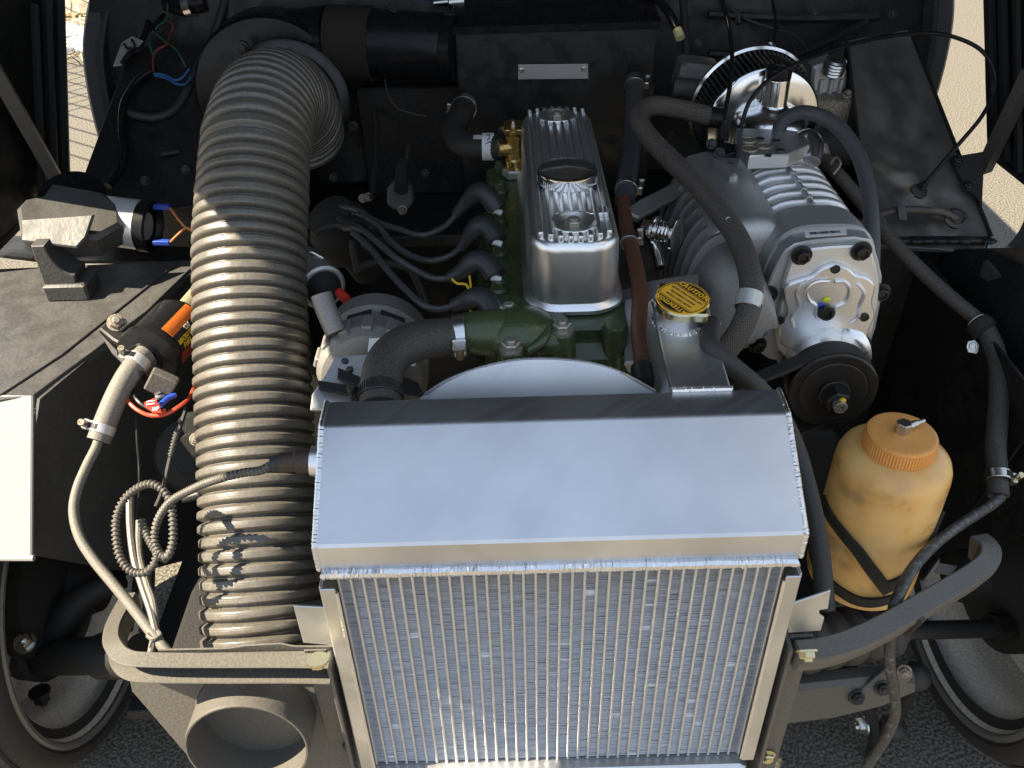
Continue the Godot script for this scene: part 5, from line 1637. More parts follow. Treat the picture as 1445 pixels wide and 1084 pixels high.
	g.lathe(P([0.011, 0.008, 0.011, 0.018, 0.008, 0.022, 0.006, 0.022, 0.006, 0.05]), sa, 6)
	g.lathe(P([0.017, 0.022, 0.018, 0.026, 0.012, 0.03]), sa, 24)
	part("bolt", g, M.chrome, sp)
	g = Geo.new()
	var hel := []
	for k in 61:
		var a := TAU * 4 * k / 60.0
		hel.append(sa * Vector3(cos(a) * 0.0125, 0.028 + 0.02 * k / 60.0, sin(a) * 0.0125))
	g.tube(hel, 0.0018, 7)
	part("spring", g, M.chrome, sp)
	g = Geo.new()
	g.lathe(P([0.014, 0.047, 0.022, 0.052, 0.023, 0.056, 0.02, 0.058]), sa, 32)
	part("cup_washer", g, M.chrome, sp)
	g = Geo.new()
	g.tube(spline([Vector3(0.1855, 0.7301, -1.0507), Vector3(0.1936, 0.7198, -1.0303), Vector3(0.1967, 0.704, -1.0059)], 5), 0.0075, 10)
	part("lever", g, M.chrome, sp)

func carburettor() -> void:
	var o := thing("air_filter", "round air filter with black pleats and polished front plate behind the carburettor", "air filter", Vector3(0.392, 0.7792, -1.3756))
	var ax := Vector3(0.08, -0.06, 1).normalized()
	var c := Vector3(0.393, 0.7703, -1.394)
	var g := Geo.new()
	var xf := along(ax, c)
	g.lathe(P([0.02, -0.006, 0.094, -0.006, 0.099, -0.002, 0.099, 0.003, 0.095, 0.005, 0.088, 0.002, 0.02, 0.002]), xf, 64)
	part("back_plate", g, M.chrome, o)
	for k in 72:
		var a := TAU * k / 72
		g = Geo.new()
		g.box(xf * Vector3(cos(a) * 0.082, 0.03, sin(a) * 0.082), Vector3(0.016, 0.054, 0.0028), xf.basis * Basis(Vector3.UP, -a + 0.25), 0.0006)
		part("pleat", g, M.rubber, o)
	g = Geo.new()
	g.lathe(P([0.074, 0.0, 0.074, 0.058]), xf, 48)
	part("core", g, M.dull_black, o)
	g = Geo.new()
	g.lathe(P([0.082, 0.057, 0.0875, 0.059, 0.0885, 0.063, 0.085, 0.067, 0.06, 0.0725, 0.03, 0.074, 0.001, 0.074]), xf, 64)
	part("front_plate", g, M.chrome, o)
	o = thing("carburettor", "polished bell-shaped carburettor dashpot with black screw cap", "carburettor", Vector3(0.3899, 0.7812, -1.2519))
	g = Geo.new()
	var dc := Vector3(0.4035, 0.7433, -1.3047)
	xf = Transform3D(Basis.from_scale(Vector3(1.14, 1.1, 1.14)), dc)
	g.lathe(P([0.0475, -0.03, 0.0475, 0.028, 0.0465, 0.036, 0.042, 0.044, 0.034, 0.0495, 0.024, 0.053, 0.0185, 0.056, 0.0165, 0.060, 0.0162, 0.092, 0.0155, 0.094, 0.001, 0.094]), xf, 56)
	part("dashpot", g, M.bright_polish, o)
	g = Geo.new()
	g.lathe(P([0.0155, 0.093, 0.0165, 0.094, 0.0168, 0.106, 0.0155, 0.108, 0.011, 0.108, 0.010, 0.106, 0.004, 0.106, 0.0035, 0.108, 0.001, 0.108]), xf, 28)
	part("damper_cap", g, M.gloss_black, o)
	g = Geo.new()
	g.box(dc + Vector3(-0.01, -0.055, 0.0), Vector3(0.1, 0.06, 0.08), Basis(), 0.01)
	part("body", g, M.cast_dark, o)
	# linkage in the dark at its left
	o = thing("throttle_linkage", "dark throttle lever and cable stop left of the machined pad", "linkage", Vector3(0.301, 0.7742, -1.2091))
	g = Geo.new()
	g.tube([Vector3(0.3128, 0.8052, -1.2449), Vector3(0.3106, 0.7862, -1.2181)], 0.006, 12)
	part("cable_ferrule", g, M.steel_dark, o)
	g = Geo.new()
	g.tube([Vector3(0.2932, 0.7817, -1.2147), Vector3(0.3213, 0.7824, -1.1902)], 0.011, 12)
	g.tube([Vector3(0.3064, 0.7822, -1.2151), Vector3(0.3051, 0.7661, -1.1654)], 0.008, 10)
	g.box(Vector3(0.311, 0.7739, -1.1838), Vector3(0.03, 0.02, 0.016), Basis(Vector3(0, 0, 1), 0.4), 0.002)
	part("lever", g, M.gloss_black, o)
	for q in [Vector3(0.2998, 0.7852, -1.1798), Vector3(0.2906, 0.7919, -1.1973), Vector3(0.3106, 0.7732, -1.1582)]:
		part("nut", hexbolt(Vector3(0, 0.5, 0.9), q, 0.006, 0.006), M.steel_dark, o)
	# fluid reservoir on the right bulkhead
	o = thing("master_cylinder", "old alloy master cylinder with screw cap reservoir and rust-stained lower body", "master cylinder", Vector3(0.5229, 0.7383, -1.3824))
	g = Geo.new()
	g.prism(soft([Vector3(0.4947, 0.8266, -1.42), Vector3(0.5456, 0.8252, -1.42), Vector3(0.5532, 0.8048, -1.42), Vector3(0.5566, 0.7774, -1.42), Vector3(0.5009, 0.7743, -1.42), Vector3(0.4943, 0.8042, -1.42)].map(func(v): return Vector2(v.x, v.y)), 1), 0.055, Transform3D(Basis(), Vector3(0, 0, -1.48)), 0.005)
	part("reservoir", g, M.cast, o)
	for xx in [0.010, 0.026, 0.042]:
		g = Geo.new()
		g.box(Vector3(0.5016, 0.794, -1.423) + Vector3(xx, -0.008, 0.0), Vector3(0.007, 0.035, 0.006), Basis(), 0.002)
		part("reservoir_rib", g, M.cast, o)
	g = Geo.new()
	var rcp := Vector3(0.5243, 0.8125, -1.4195)
	var pr := []
	for k in 9: pr.append(Vector2(0.0155 + (0.0016 if k % 2 else 0.0), k * 0.0026))
	pr.append(Vector2(0.0165, 0.0235)); pr.append(Vector2(0.0135, 0.026)); pr.append(Vector2(0.001, 0.026))
	g.lathe(pr, along(Vector3(0.05, 1, 0.25), rcp), 36)
	part("screw_cap", g, M.zinc, o, 20)
	g = Geo.new()
	g.box(Vector3(0.5242, 0.8359, -1.4121), Vector3(0.022, 0.003, 0.004), Basis(Vector3.UP, 0.5), 0.0005)
	part("cap_slot_bar", g, M.steel_dark, o)
	g = Geo.new()
	g.plate([Vector3(0.4941, 0.7785, -1.415), Vector3(0.5579, 0.7802, -1.415), Vector3(0.5674, 0.7342, -1.415), Vector3(0.5589, 0.7128, -1.415), Vector3(0.5068, 0.7143, -1.415)], 0.05, 0.004)
	part("lower_body", g, M.stained, o)
	for q in [Vector3(0.5413, 0.7902, -1.3839), Vector3(0.4909, 0.7895, -1.3834)]:
		part("bolt", hexbolt(Vector3(0, 0.8, 0.6), q, 0.006, 0.008), M.stained, o)
	g = Geo.new()
	g.tube([Vector3(0.4615, 0.7144, -1.3518), Vector3(0.5471, 0.727, -1.3613)], 0.022, 18)
	part("cylinder_barrel", g, M.cast_dark, o)
	g = Geo.new()
	g.tube([Vector3(0.4817, 0.7331, -1.3158), Vector3(0.5291, 0.7416, -1.2972)], 0.03, 18)
	part("brake_pipe_union", g, M.under, o)

func driver_side_lines() -> void:
	hose("braided_hose", "thick brown-black braided hose looping from carburettor over the intake manifold", "hose", [Vector3(0.3004, 0.814, -1.239), Vector3(0.2772, 0.8193, -1.2431), Vector3(0.246, 0.8275, -1.243), Vector3(0.2141, 0.8349, -1.2361), Vector3(0.1915, 0.8352, -1.2174), Vector3(0.186, 0.8284, -1.1873), Vector3(0.1967, 0.8186, -1.1549), Vector3(0.2163, 0.8087, -1.1098), Vector3(0.2397, 0.7996, -1.0529), Vector3(0.2607, 0.7881, -0.9941), Vector3(0.2741, 0.7764, -0.9415), Vector3(0.2777, 0.763, -0.8938), Vector3(0.2738, 0.7474, -0.857), Vector3(0.2623, 0.7306, -0.8319), Vector3(0.2473, 0.7119, -0.8178), Vector3(0.2304, 0.6922, -0.8092)], 0.0135, "braid", 7, 20)
	letters("CAT", 0.0075, M.pale_band, "lettering", get_node("braided_hose"), Vector3(0.2713, 0.7822, -0.9671) + Vector3(-0.006, 0.0092, 0.0085), Vector3(0.2746, 0.7718, -0.9255) - Vector3(0.2637, 0.7854, -0.9858), Vector3(-0.2, 0.75, 0.6), 0.0002)
	var g := Geo.new()
	var ba := Vector3(0.2739, 0.7506, -0.8594) - Vector3(0.2681, 0.7405, -0.8456)
	g.lathe(P([0.0142, -0.0095, 0.0154, -0.009, 0.0154, 0.009, 0.0142, 0.0095]), along(ba, Vector3(0.2707, 0.7453, -0.853)), 28, false, false)
	solo("crimp_band", g, M.pale_band, "plain pale metal band crimped round the braided hose", "hose band", Vector3(0.2707, 0.7453, -0.853))
	g = Geo.new()
	g.tube([Vector3(0.2923, 0.8158, -1.2404), Vector3(0.309, 0.8122, -1.2402)], 0.0145, 20)
	solo("hose_end", g, M.gloss_black, "shiny black end piece of the braided hose beside the throttle lever", "hose end", Vector3(0.3004, 0.814, -1.239))
	hose("vacuum_hose", "smooth grey hose arching from carburettor over and down beside the supercharger", "hose", [Vector3(0.3847, 0.7954, -1.2), Vector3(0.3846, 0.8169, -1.1974), Vector3(0.3949, 0.8323, -1.1902), Vector3(0.4123, 0.8404, -1.1775), Vector3(0.4354, 0.8368, -1.1561), Vector3(0.4528, 0.8247, -1.1281), Vector3(0.4638, 0.8057, -1.095), Vector3(0.4668, 0.7831, -1.0592), Vector3(0.4641, 0.757, -1.0208), Vector3(0.4596, 0.7259, -0.9848), Vector3(0.4557, 0.6902, -0.958)], 0.0098, "grey_rubber", 7, 18)
	hose("fuel_hose", "olive-black hose with a spring clip running behind the grey vacuum hose", "hose", [Vector3(0.4669, 0.7529, -1.2306), Vector3(0.4752, 0.7435, -1.211), Vector3(0.4913, 0.7292, -1.1877), Vector3(0.512, 0.7087, -1.1597), Vector3(0.528, 0.6916, -1.1218), Vector3(0.5455, 0.6744, -1.0901), Vector3(0.5673, 0.6578, -1.0587), Vector3(0.5907, 0.6427, -1.0224), Vector3(0.6131, 0.6308, -0.9883), Vector3(0.6244, 0.6247, -0.9712)], 0.0098, "old_hose", 6, 16)
	g = Geo.new()
	g.tube(spline([Vector3(0.4668, 0.7547, -1.2006), Vector3(0.4733, 0.7647, -1.2019), Vector3(0.4773, 0.7585, -1.191), Vector3(0.4686, 0.7453, -1.1873)], 5), 0.002, 6)
	g.tube([Vector3(0.4642, 0.7671, -1.2413), Vector3(0.4682, 0.7537, -1.2287)], 0.008, 10)
	solo("spring_clip", g, M.stained, "rust-tinged spring clip and pipe stub at the top of the olive-black hose", "clip", Vector3(0.4668, 0.7547, -1.2006))
	hose("brake_hose", "thick dusty black hose bending down the right inner wing to a worm clamp", "hose", [Vector3(0.6197, 0.6266, -0.9789), Vector3(0.627, 0.6185, -0.9602), Vector3(0.6292, 0.6047, -0.9311), Vector3(0.6208, 0.5875, -0.8931), Vector3(0.6068, 0.5644, -0.8506), Vector3(0.595, 0.5462, -0.8181), Vector3(0.5879, 0.5355, -0.7913), Vector3(0.5804, 0.5187, -0.7598)], 0.0122, "old_rubber", 8, 18)
	hose_clamp("worm clamp at the lower end of the thick right-hand hose", Vector3(0.5847, 0.5342, -0.7778), Vector3(0.5823, 0.5233, -0.7671) - Vector3(0.5908, 0.539, -0.8002), 0.0128, 0.0115, Vector3(1, -0.2, 0.2), "zinc", "yellow_zinc")
	var o := thing("hose_bracket", "pale clip and black grommet holding the hose on the right inner wing", "bracket", Vector3(0.6186, 0.6219, -0.969))
	g = Geo.new()
	var ha := Vector3(0.6297, 0.6175, -0.9532) - Vector3(0.6131, 0.6308, -0.9883)
	g.lathe(P([0.0105, -0.012, 0.0165, -0.008, 0.0175, 0.0, 0.0165, 0.006, 0.011, 0.008]), along(ha, Vector3(0.6197, 0.6246, -0.9648)), 24)
	part("grommet", g, M.dull_black, o)
	g = Geo.new()
	g.lathe(P([0.0118, -0.004, 0.0122, -0.004, 0.0122, 0.004, 0.0118, 0.004]), along(ha, Vector3(0.617, 0.6271, -0.973)), 24, false, false)
	part("band", g, M.pale_band, o)
	g = Geo.new()
	g.plate([Vector3(0.6135, 0.5958, -0.9744), Vector3(0.6204, 0.5999, -0.9713), Vector3(0.6261, 0.5958, -0.962), Vector3(0.6218, 0.5855, -0.9605), Vector3(0.6131, 0.5844, -0.9658)], 0.002)
	part("tab", g, M.zinc, o)
	part("screw", hexbolt(Vector3(-0.3, 0.5, 0.8), Vector3(0.6147, 0.5961, -0.9622), 0.006, 0.004), M.zinc, o)
	# metal pipe on from the hose
	hose("brake_pipe", "scratched dark steel pipe from the worm clamp past the orange bottle to the rail", "pipe", [Vector3(0.5802, 0.5208, -0.7552), Vector3(0.5644, 0.5215, -0.7432), Vector3(0.5327, 0.5259, -0.7214), Vector3(0.4928, 0.5356, -0.6912), Vector3(0.4543, 0.5436, -0.6597), Vector3(0.4253, 0.5423, -0.6336), Vector3(0.4061, 0.5375, -0.6112), Vector3(0.3944, 0.525, -0.5956), Vector3(0.3992, 0.4913, -0.5952), Vector3(0.4139, 0.4423, -0.6084)], 0.0062, "scuffed", 7, 12)
	hose("brake_pipe", "dark pipe hanging below the right rail down to the ground behind the drop link", "pipe", [Vector3(0.412, 0.4528, -0.61), Vector3(0.4216, 0.406, -0.6061), Vector3(0.4341, 0.3656, -0.6007), Vector3(0.4425, 0.3244, -0.5946), Vector3(0.4414, 0.2733, -0.5937), Vector3(0.4312, 0.2339, -0.5891), Vector3(0.4222, 0.1938, -0.5839)], 0.0062, "scuffed", 7, 12)
	# black control cables
	hose("control_cable", "long black cable arching over the right wing to the footwell grommet", "cable", [Vector3(0.3298, 0.7966, -1.2009), Vector3(0.3355, 0.8172, -1.2164), Vector3(0.3455, 0.8444, -1.2244), Vector3(0.371, 0.8652, -1.2401), Vector3(0.4096, 0.8778, -1.2621), Vector3(0.4623, 0.885, -1.2925), Vector3(0.5216, 0.8899, -1.3213), Vector3(0.5875, 0.891, -1.3471), Vector3(0.6448, 0.8885, -1.3578), Vector3(0.6893, 0.8776, -1.3559), Vector3(0.7184, 0.8626, -1.3445), Vector3(0.7335, 0.8403, -1.3277), Vector3(0.7316, 0.8149, -1.3086), Vector3(0.7126, 0.7857, -1.2866), Vector3(0.6768, 0.749, -1.2652), Vector3(0.6408, 0.7129, -1.2443), Vector3(0.6265, 0.6941, -1.2363)], 0.0031, "gloss_black", 8, 10)
	g = Geo.new()
	g.tube([Vector3(0.3272, 0.7914, -1.1907), Vector3(0.3301, 0.8062, -1.2081)], 0.0042, 12)
	solo("cable_ferrule", g, M.white, "small white ferrule where the long black cable meets the machined pad", "ferrule", Vector3(0.3272, 0.7914, -1.1907))
	o = thing("cable_grommet", "black nut and grommet where the long cable enters the right footwell", "grommet", Vector3(0.629, 0.688, -1.2443))
	g = Geo.new()
	g.tube([Vector3(0.6323, 0.7033, -1.2408), Vector3(0.6268, 0.6881, -1.2443)], 0.0055, 12)
	part("sleeve", g, M.dull_black, o)
	g = Geo.new()
	g.lathe(P([0.014, 0, 0.013, 0.006, 0.007, 0.01]), along(Vector3(0.1, 0.8, 0.6), Vector3(0.6277, 0.6855, -1.2449)), 8)
	part("nut", g, M.dull_black, o)
	hose("control_cable", "black cable dropping from the scuttle to the throttle linkage beside the braided hose", "cable", [Vector3(0.3225, 0.9582, -1.4229), Vector3(0.3316, 0.9267, -1.3866), Vector3(0.3373, 0.8957, -1.3507), Vector3(0.3342, 0.8629, -1.3072), Vector3(0.3242, 0.8293, -1.2694), Vector3(0.3148, 0.8027, -1.243)], 0.0034, "gloss_black", 8, 10)
	hose("thin_cable", "thin black cable coming down to the hexagon fitting above the air filter", "cable", [Vector3(0.4343, 0.9297, -1.5391), Vector3(0.4413, 0.8974, -1.5148), Vector3(0.4418, 0.8726, -1.4835), Vector3(0.4333, 0.8511, -1.4548)], 0.0026, "gloss_black", 6, 8)
	part("hexagon", hexbolt(Vector3(-0.1, 1, 0), Vector3(0.4302, 0.8336, -1.4541), 0.0095, 0.016), M.zinc, thing("hexagon_fitting", "bright hexagon fitting on top of the air filter's rim", "fitting", Vector3(0.4302, 0.8336, -1.4541)))
	hose("drain_tube", "short black tube with pale yellow tip hanging right of the heater box", "tube", [Vector3(0.2491, 0.8986, -1.5908), Vector3(0.265, 0.8912, -1.5727), Vector3(0.2793, 0.8784, -1.5505), Vector3(0.2883, 0.8625, -1.5323), Vector3(0.2929, 0.8544, -1.52)], 0.0072, "gloss_black", 6, 12)
	g = Geo.new()
	g.tube([Vector3(0.2911, 0.8577, -1.5249), Vector3(0.2946, 0.8475, -1.5122)], 0.008, 12)
	solo("tube_tip", g, M.clear_tip, "pale yellow tip on the tube beside the heater box", "tube tip", Vector3(0.2928, 0.8526, -1.5185))
	hose("dark_pipe", "dark pipe running down the bulkhead between heater box and air filter", "pipe", [Vector3(0.3161, 0.8965, -1.6518), Vector3(0.3172, 0.8497, -1.604), Vector3(0.3159, 0.8036, -1.5568), Vector3(0.3024, 0.7584, -1.5102)], 0.007, "rubber", 6, 10)
	o = thing("alloy_box", "grey metal motor body behind the braided hose, left of the air filter", "motor", Vector3(0.3171, 0.784, -1.5045))
	g = Geo.new()
	g.box(Vector3(0.3256, 0.7858, -1.5058), Vector3(0.07, 0.055, 0.06), Basis(Vector3(0, 0, 1), -0.15), 0.006)
	part("body", g, M.cast_dark, o)
	g = Geo.new()
	g.tube([Vector3(0.281, 0.7834, -1.4664), Vector3(0.3395, 0.7764, -1.4612)], 0.016, 18)
	part("cover", g, M.stained_grey, o)
	hose("bulkhead_cable", "dull black cable sagging across the right of the bulkhead", "cable", [Vector3(0.3935, 0.8673, -1.6924), Vector3(0.4344, 0.8384, -1.6581), Vector3(0.4817, 0.8249, -1.6355), Vector3(0.5126, 0.8199, -1.6066), Vector3(0.5265, 0.8067, -1.5591)], 0.003, "rubber", 6, 8)
	hose("bulkhead_cable", "dull black cable dropping behind the master cylinder", "cable", [Vector3(0.4919, 0.8298, -1.6391), Vector3(0.5062, 0.8151, -1.603), Vector3(0.51, 0.7982, -1.5652), Vector3(0.5052, 0.7879, -1.5324)], 0.003, "rubber", 6, 8)
	g = Geo.new()
	g.tube([Vector3(0.4178, 0.8472, -1.6397), Vector3(0.4159, 0.838, -1.6203)], 0.004, 10)
	solo("bulkhead_stud", g, M.zinc, "small bright stud on the bulkhead above the air filter", "stud", Vector3(0.4162, 0.8426, -1.63))
	# taped harness and clip along the foot of the right footwell
	hose("wiring_loom", "taped grey-black wiring loom crossing the foot of the right footwell", "wiring", [Vector3(0.5038, 0.677, -1.1608), Vector3(0.5445, 0.6831, -1.178), Vector3(0.576, 0.686, -1.1864), Vector3(0.6117, 0.683, -1.1904), Vector3(0.6451, 0.6797, -1.1879), Vector3(0.6637, 0.6718, -1.1819)], 0.006, "old_hose", 6, 10)
	g = Geo.new()
	g.plate([Vector3(0.5697, 0.6964, -1.1817), Vector3(0.5821, 0.6953, -1.1809), Vector3(0.5813, 0.681, -1.1639), Vector3(0.5689, 0.6813, -1.1641)], 0.004, 0.001)
	solo("loom_clip", g, M.stained_grey, "bent metal clip over the taped loom", "clip", Vector3(0.5756, 0.688, -1.1754))
	g = Geo.new()
	g.lathe(P([0.016, -0.002, 0.017, 0.003, 0.012, 0.005, 0.009, 0.003]), along(Vector3(0, 0.7, 0.5), Vector3(0.6641, 0.6695, -1.1865)), 24, false, false)
	solo("loom_grommet", g, M.rubber, "round grommet where the taped loom enters the footwell", "grommet", Vector3(0.6641, 0.6695, -1.1865))
	# hinge blocks
	hinge_block("dusty black rubber bonnet rest on the left inner wing", 0)
	hinge_block("dark bonnet rest block at the right edge of the picture", 1)

func hinge_block(label: String, which: int) -> void:
	var o := thing("bonnet_rest", label, "bonnet rest", Vector3(-0.615, 0.64, -1.0613) if which == 0 else Vector3(0.6813, 0.64, -1.0294), "bonnet rests")
	var at: Vector3 = Vector3(-0.6154, 0.642, -1.0769) if which == 0 else Vector3(0.6922, 0.64, -1.0382)
	var yaw := 0.0 if which == 0 else 0.15
	var b := Basis(Vector3.UP, yaw)
	var g := Geo.new()
	g.box(at + b * Vector3(0, 0.012, -0.015), Vector3(0.06, 0.026, 0.05), b, 0.003)
	part("base", g, M.dusty_panel, o)
	g = Geo.new()
	var pr := [Vector2(-0.028, 0.0), Vector2(0.016, 0.0), Vector2(0.018, 0.012)]
	for k in 7:
		var a := PI / 2 * k / 6.0
		pr.append(Vector2(0.018 - 0.026 * sin(a), 0.014 + 0.042 * (1.0 - cos(a)) + 0.004 * k / 6.0))
	pr.append(Vector2(-0.026, 0.06))
	if which == 1: pr = pr.map(func(v): return Vector2(-v.x, v.y))
	g.prism(pr, 0.04, Transform3D(b, at + b * Vector3(0, 0.024, -0.036)), 0.0015)
	part("block", g, M.dusty_panel, o)

func bottle_and_rails() -> void:
	var o := thing("washer_bottle", "stained amber plastic bottle with ribbed orange screw cap, right of the radiator", "bottle", Vector3(0.418, 0.43, -0.722))
	var c := Vector3(0.418, 0.0, -0.722)
	var g := Geo.new()
	g.lathe(P([0.001, 0.43, 0.055, 0.43, 0.0605, 0.434, 0.0625, 0.442, 0.0622, 0.48, 0.0618, 0.54, 0.0615, 0.606, 0.0605, 0.615, 0.0575, 0.6235, 0.05, 0.6305, 0.043, 0.633, 0.038, 0.634]), Transform3D(Basis(), c), 64)
	part("body", g, M.bottle, o)
	g = Geo.new()
	g.lathe(P([0.037, 0.631, 0.037, 0.652, 0.036, 0.655, 0.0325, 0.6568, 0.001, 0.6575]), Transform3D(Basis(), c), 64)
	for k in 72:
		var a := TAU * k / 72
		g.tube([c + Vector3(cos(a) * 0.0369, 0.632, sin(a) * 0.0369), c + Vector3(cos(a) * 0.0369, 0.6515, sin(a) * 0.0369)], 0.0011, 5)
	var cap := part("screw_cap", g, M.orange_cap, o)
	g = Geo.new()
	g.lathe(P([0.0085, 0.655, 0.0085, 0.6685, 0.0075, 0.67]), Transform3D(Basis(Vector3.UP, 0.3), c + Vector3(-0.001, 0, 0.0)), 6)
	g.tube([c + Vector3(0.003, 0.664, 0), c + Vector3(0.013, 0.6655, -0.003), c + Vector3(0.016, 0.666, -0.004), c + Vector3(0.023, 0.667, -0.006)], [0.0045, 0.004, 0.0026, 0.0022], 10)
	part("outlet_nipple", g, M.zinc, cap)
	# rubber strap: two loops joined in front
	var st := thing("rubber_strap", "black rubber strap crossing round the amber bottle", "strap", c + Vector3(0.0, 0.46, 0.068))
	for q in [[[3.3, 0.55], [2.9, 0.548], [2.5, 0.54], [2.2, 0.528], [1.95, 0.51], [1.7, 0.49], [1.5, 0.472]], [[3.4, 0.478], [3.0, 0.468], [2.6, 0.46], [2.2, 0.455], [1.9, 0.452], [1.6, 0.455], [1.2, 0.46]], [[1.6, 0.482], [1.4, 0.487], [1.1, 0.5], [0.8, 0.53], [0.4, 0.56]]]:
		var pts := []
		for v in q: pts.append(Vector3(cos(v[0]) * 0.0638, v[1], sin(v[0]) * 0.0638) + c)
		pts = spline(pts, 6)
		var rings := []
		for i in pts.size():
			var T: Vector3 = (pts[mini(i + 1, pts.size() - 1)] - pts[maxi(i - 1, 0)]).normalized()
			var N: Vector3 = Vector3(pts[i].x - c.x, 0, pts[i].z - c.z).normalized()
			var W := T.cross(N).normalized()
			rings.append(PackedVector3Array([pts[i] + W * 0.007 + N * 0.0022, pts[i] + W * 0.007 - N * 0.001, pts[i] - W * 0.007 - N * 0.001, pts[i] - W * 0.007 + N * 0.0022]))
		g = Geo.new()
		g.loft(rings)
		part("band", g, M.dull_black, st, 30)
	# bent rails each side of the radiator
	var cprof := P([-0.0095, 0.0118, -0.0085, 0.0128, 0.0065, 0.0128, 0.0085, 0.0105, 0.0085, -0.0105, 0.0065, -0.0128, -0.0105, -0.0128, -0.011, -0.0115, -0.0105, -0.0105, 0.0055, -0.0105, 0.0062, -0.0098, 0.0062, 0.0095, 0.0055, 0.0102, -0.009, 0.0102])
	o = thing("channel_rail", "dusty bent channel rail from the radiator's left side around the air intake", "rail", Vector3(-0.3022, 0.5351, -0.53))
	g = Geo.new()
	var lp := spline([Vector3(-0.4404, 0.4825, -0.665), Vector3(-0.4359, 0.4959, -0.62), Vector3(-0.4226, 0.5137, -0.585), Vector3(-0.4027, 0.5348, -0.555), Vector3(-0.3839, 0.5451, -0.537), Vector3(-0.3611, 0.5493, -0.53), Vector3(-0.2987, 0.5481, -0.528), Vector3(-0.2303, 0.545, -0.528), Vector3(-0.1852, 0.5418, -0.528)], 5)
	g.sweep(lp, cprof, Vector3.UP)
	part("channel", g, M.rail_paint, o)
	part("bolt", hexbolt(Vector3(0, -1, 0.25), Vector3(-0.1888, 0.5805, -0.51), 0.0085, 0.008), M.yellow_zinc, o)
	g = Geo.new()
	g.plate([Vector3(-0.3514, 0.5596, -0.541), Vector3(-0.2857, 0.5589, -0.541), Vector3(-0.2677, 0.5625, -0.541), Vector3(-0.2328, 0.5643, -0.541), Vector3(-0.2199, 0.5592, -0.541), Vector3(-0.1821, 0.5575, -0.541), Vector3(-0.1829, 0.552, -0.541), Vector3(-0.3525, 0.5551, -0.541)], 0.002)
	part("gasket_strip", g, M.rail_paint, o)
	o = thing("channel_rail", "dark bent channel rail on the right, under the amber bottle", "rail", Vector3(0.3651, 0.5285, -0.5606))
	g = Geo.new()
	var rp := spline([Vector3(0.2678, 0.5439, -0.5246), Vector3(0.2961, 0.5409, -0.5299), Vector3(0.3293, 0.5351, -0.5431), Vector3(0.3709, 0.5271, -0.5658), Vector3(0.4151, 0.521, -0.5925), Vector3(0.4611, 0.5157, -0.6198), Vector3(0.5001, 0.5133, -0.6431), Vector3(0.5216, 0.5113, -0.6604), Vector3(0.5315, 0.5099, -0.6781), Vector3(0.5307, 0.5058, -0.6938)], 5)
	g.sweep(rp, P([-0.0115, 0.013, -0.0105, 0.0142, 0.0095, 0.0142, 0.011, 0.0125, 0.011, -0.0142, -0.0095, -0.0142, -0.0108, -0.013, -0.0108, -0.001, -0.0095, 0.002, -0.0095, 0.0035, -0.0125, 0.0048]), Vector3(0.0, 1, 0.25))
	part("channel", g, M.rail_paint, o)
	part("bolt", hexbolt(Vector3(0, -0.6, 1), Vector3(0.2732, 0.565, -0.5155), 0.0085, 0.008), M.yellow_zinc, o)
	g = Geo.new()
	var tm := Vector3(0.4045, 0.5194, -0.585)
	var tt := (Vector3(0.4151, 0.521, -0.5925) - Vector3(0.3709, 0.5271, -0.5658)).normalized()
	g.sweep([tm - tt * 0.0035, tm + tt * 0.0035], P([-0.0143, 0.016, 0.0125, 0.016, 0.0125, -0.016, -0.0128, -0.016]), Vector3(0.0, 1, 0.25))
	part("cable_tie", g, M.black_tie, o)
	o = thing("black_bracket", "black bracket end seen behind the right rail beside the amber bottle", "bracket", Vector3(0.4837, 0.5026, -0.6663))
	g = Geo.new()
	g.plate([Vector3(0.4652, 0.5069, -0.657), Vector3(0.4758, 0.5054, -0.6684), Vector3(0.4956, 0.5024, -0.6661), Vector3(0.4841, 0.5027, -0.6539)], 0.003)
	part("tab", g, M.rail_paint, o)
	# steel frame uprights that hold the radiator
	o = thing("steel_frame", "black steel uprights each side of the radiator core", "frame", Vector3(0.0385, 0.25, -0.54))
	for s in [-1.0, 1.0]:
		var xo: float = 0.0385 + s * 0.2225
		g = Geo.new()
		g.box(Vector3(xo + s * 0.0015, 0.42, -0.5475), Vector3(0.004, 0.27, 0.05), Basis(), 0.001)
		g.box(Vector3(xo + s * 0.0155, 0.42, -0.541), Vector3(0.023, 0.27, 0.004), Basis(), 0.001)
		part("upright", g, M.rail_paint, o)
		part("bolt", hexbolt(Vector3(0, 0, 1), Vector3(xo + s * 0.012, 0.345, -0.538), 0.008, 0.007), M.yellow_zinc, o)

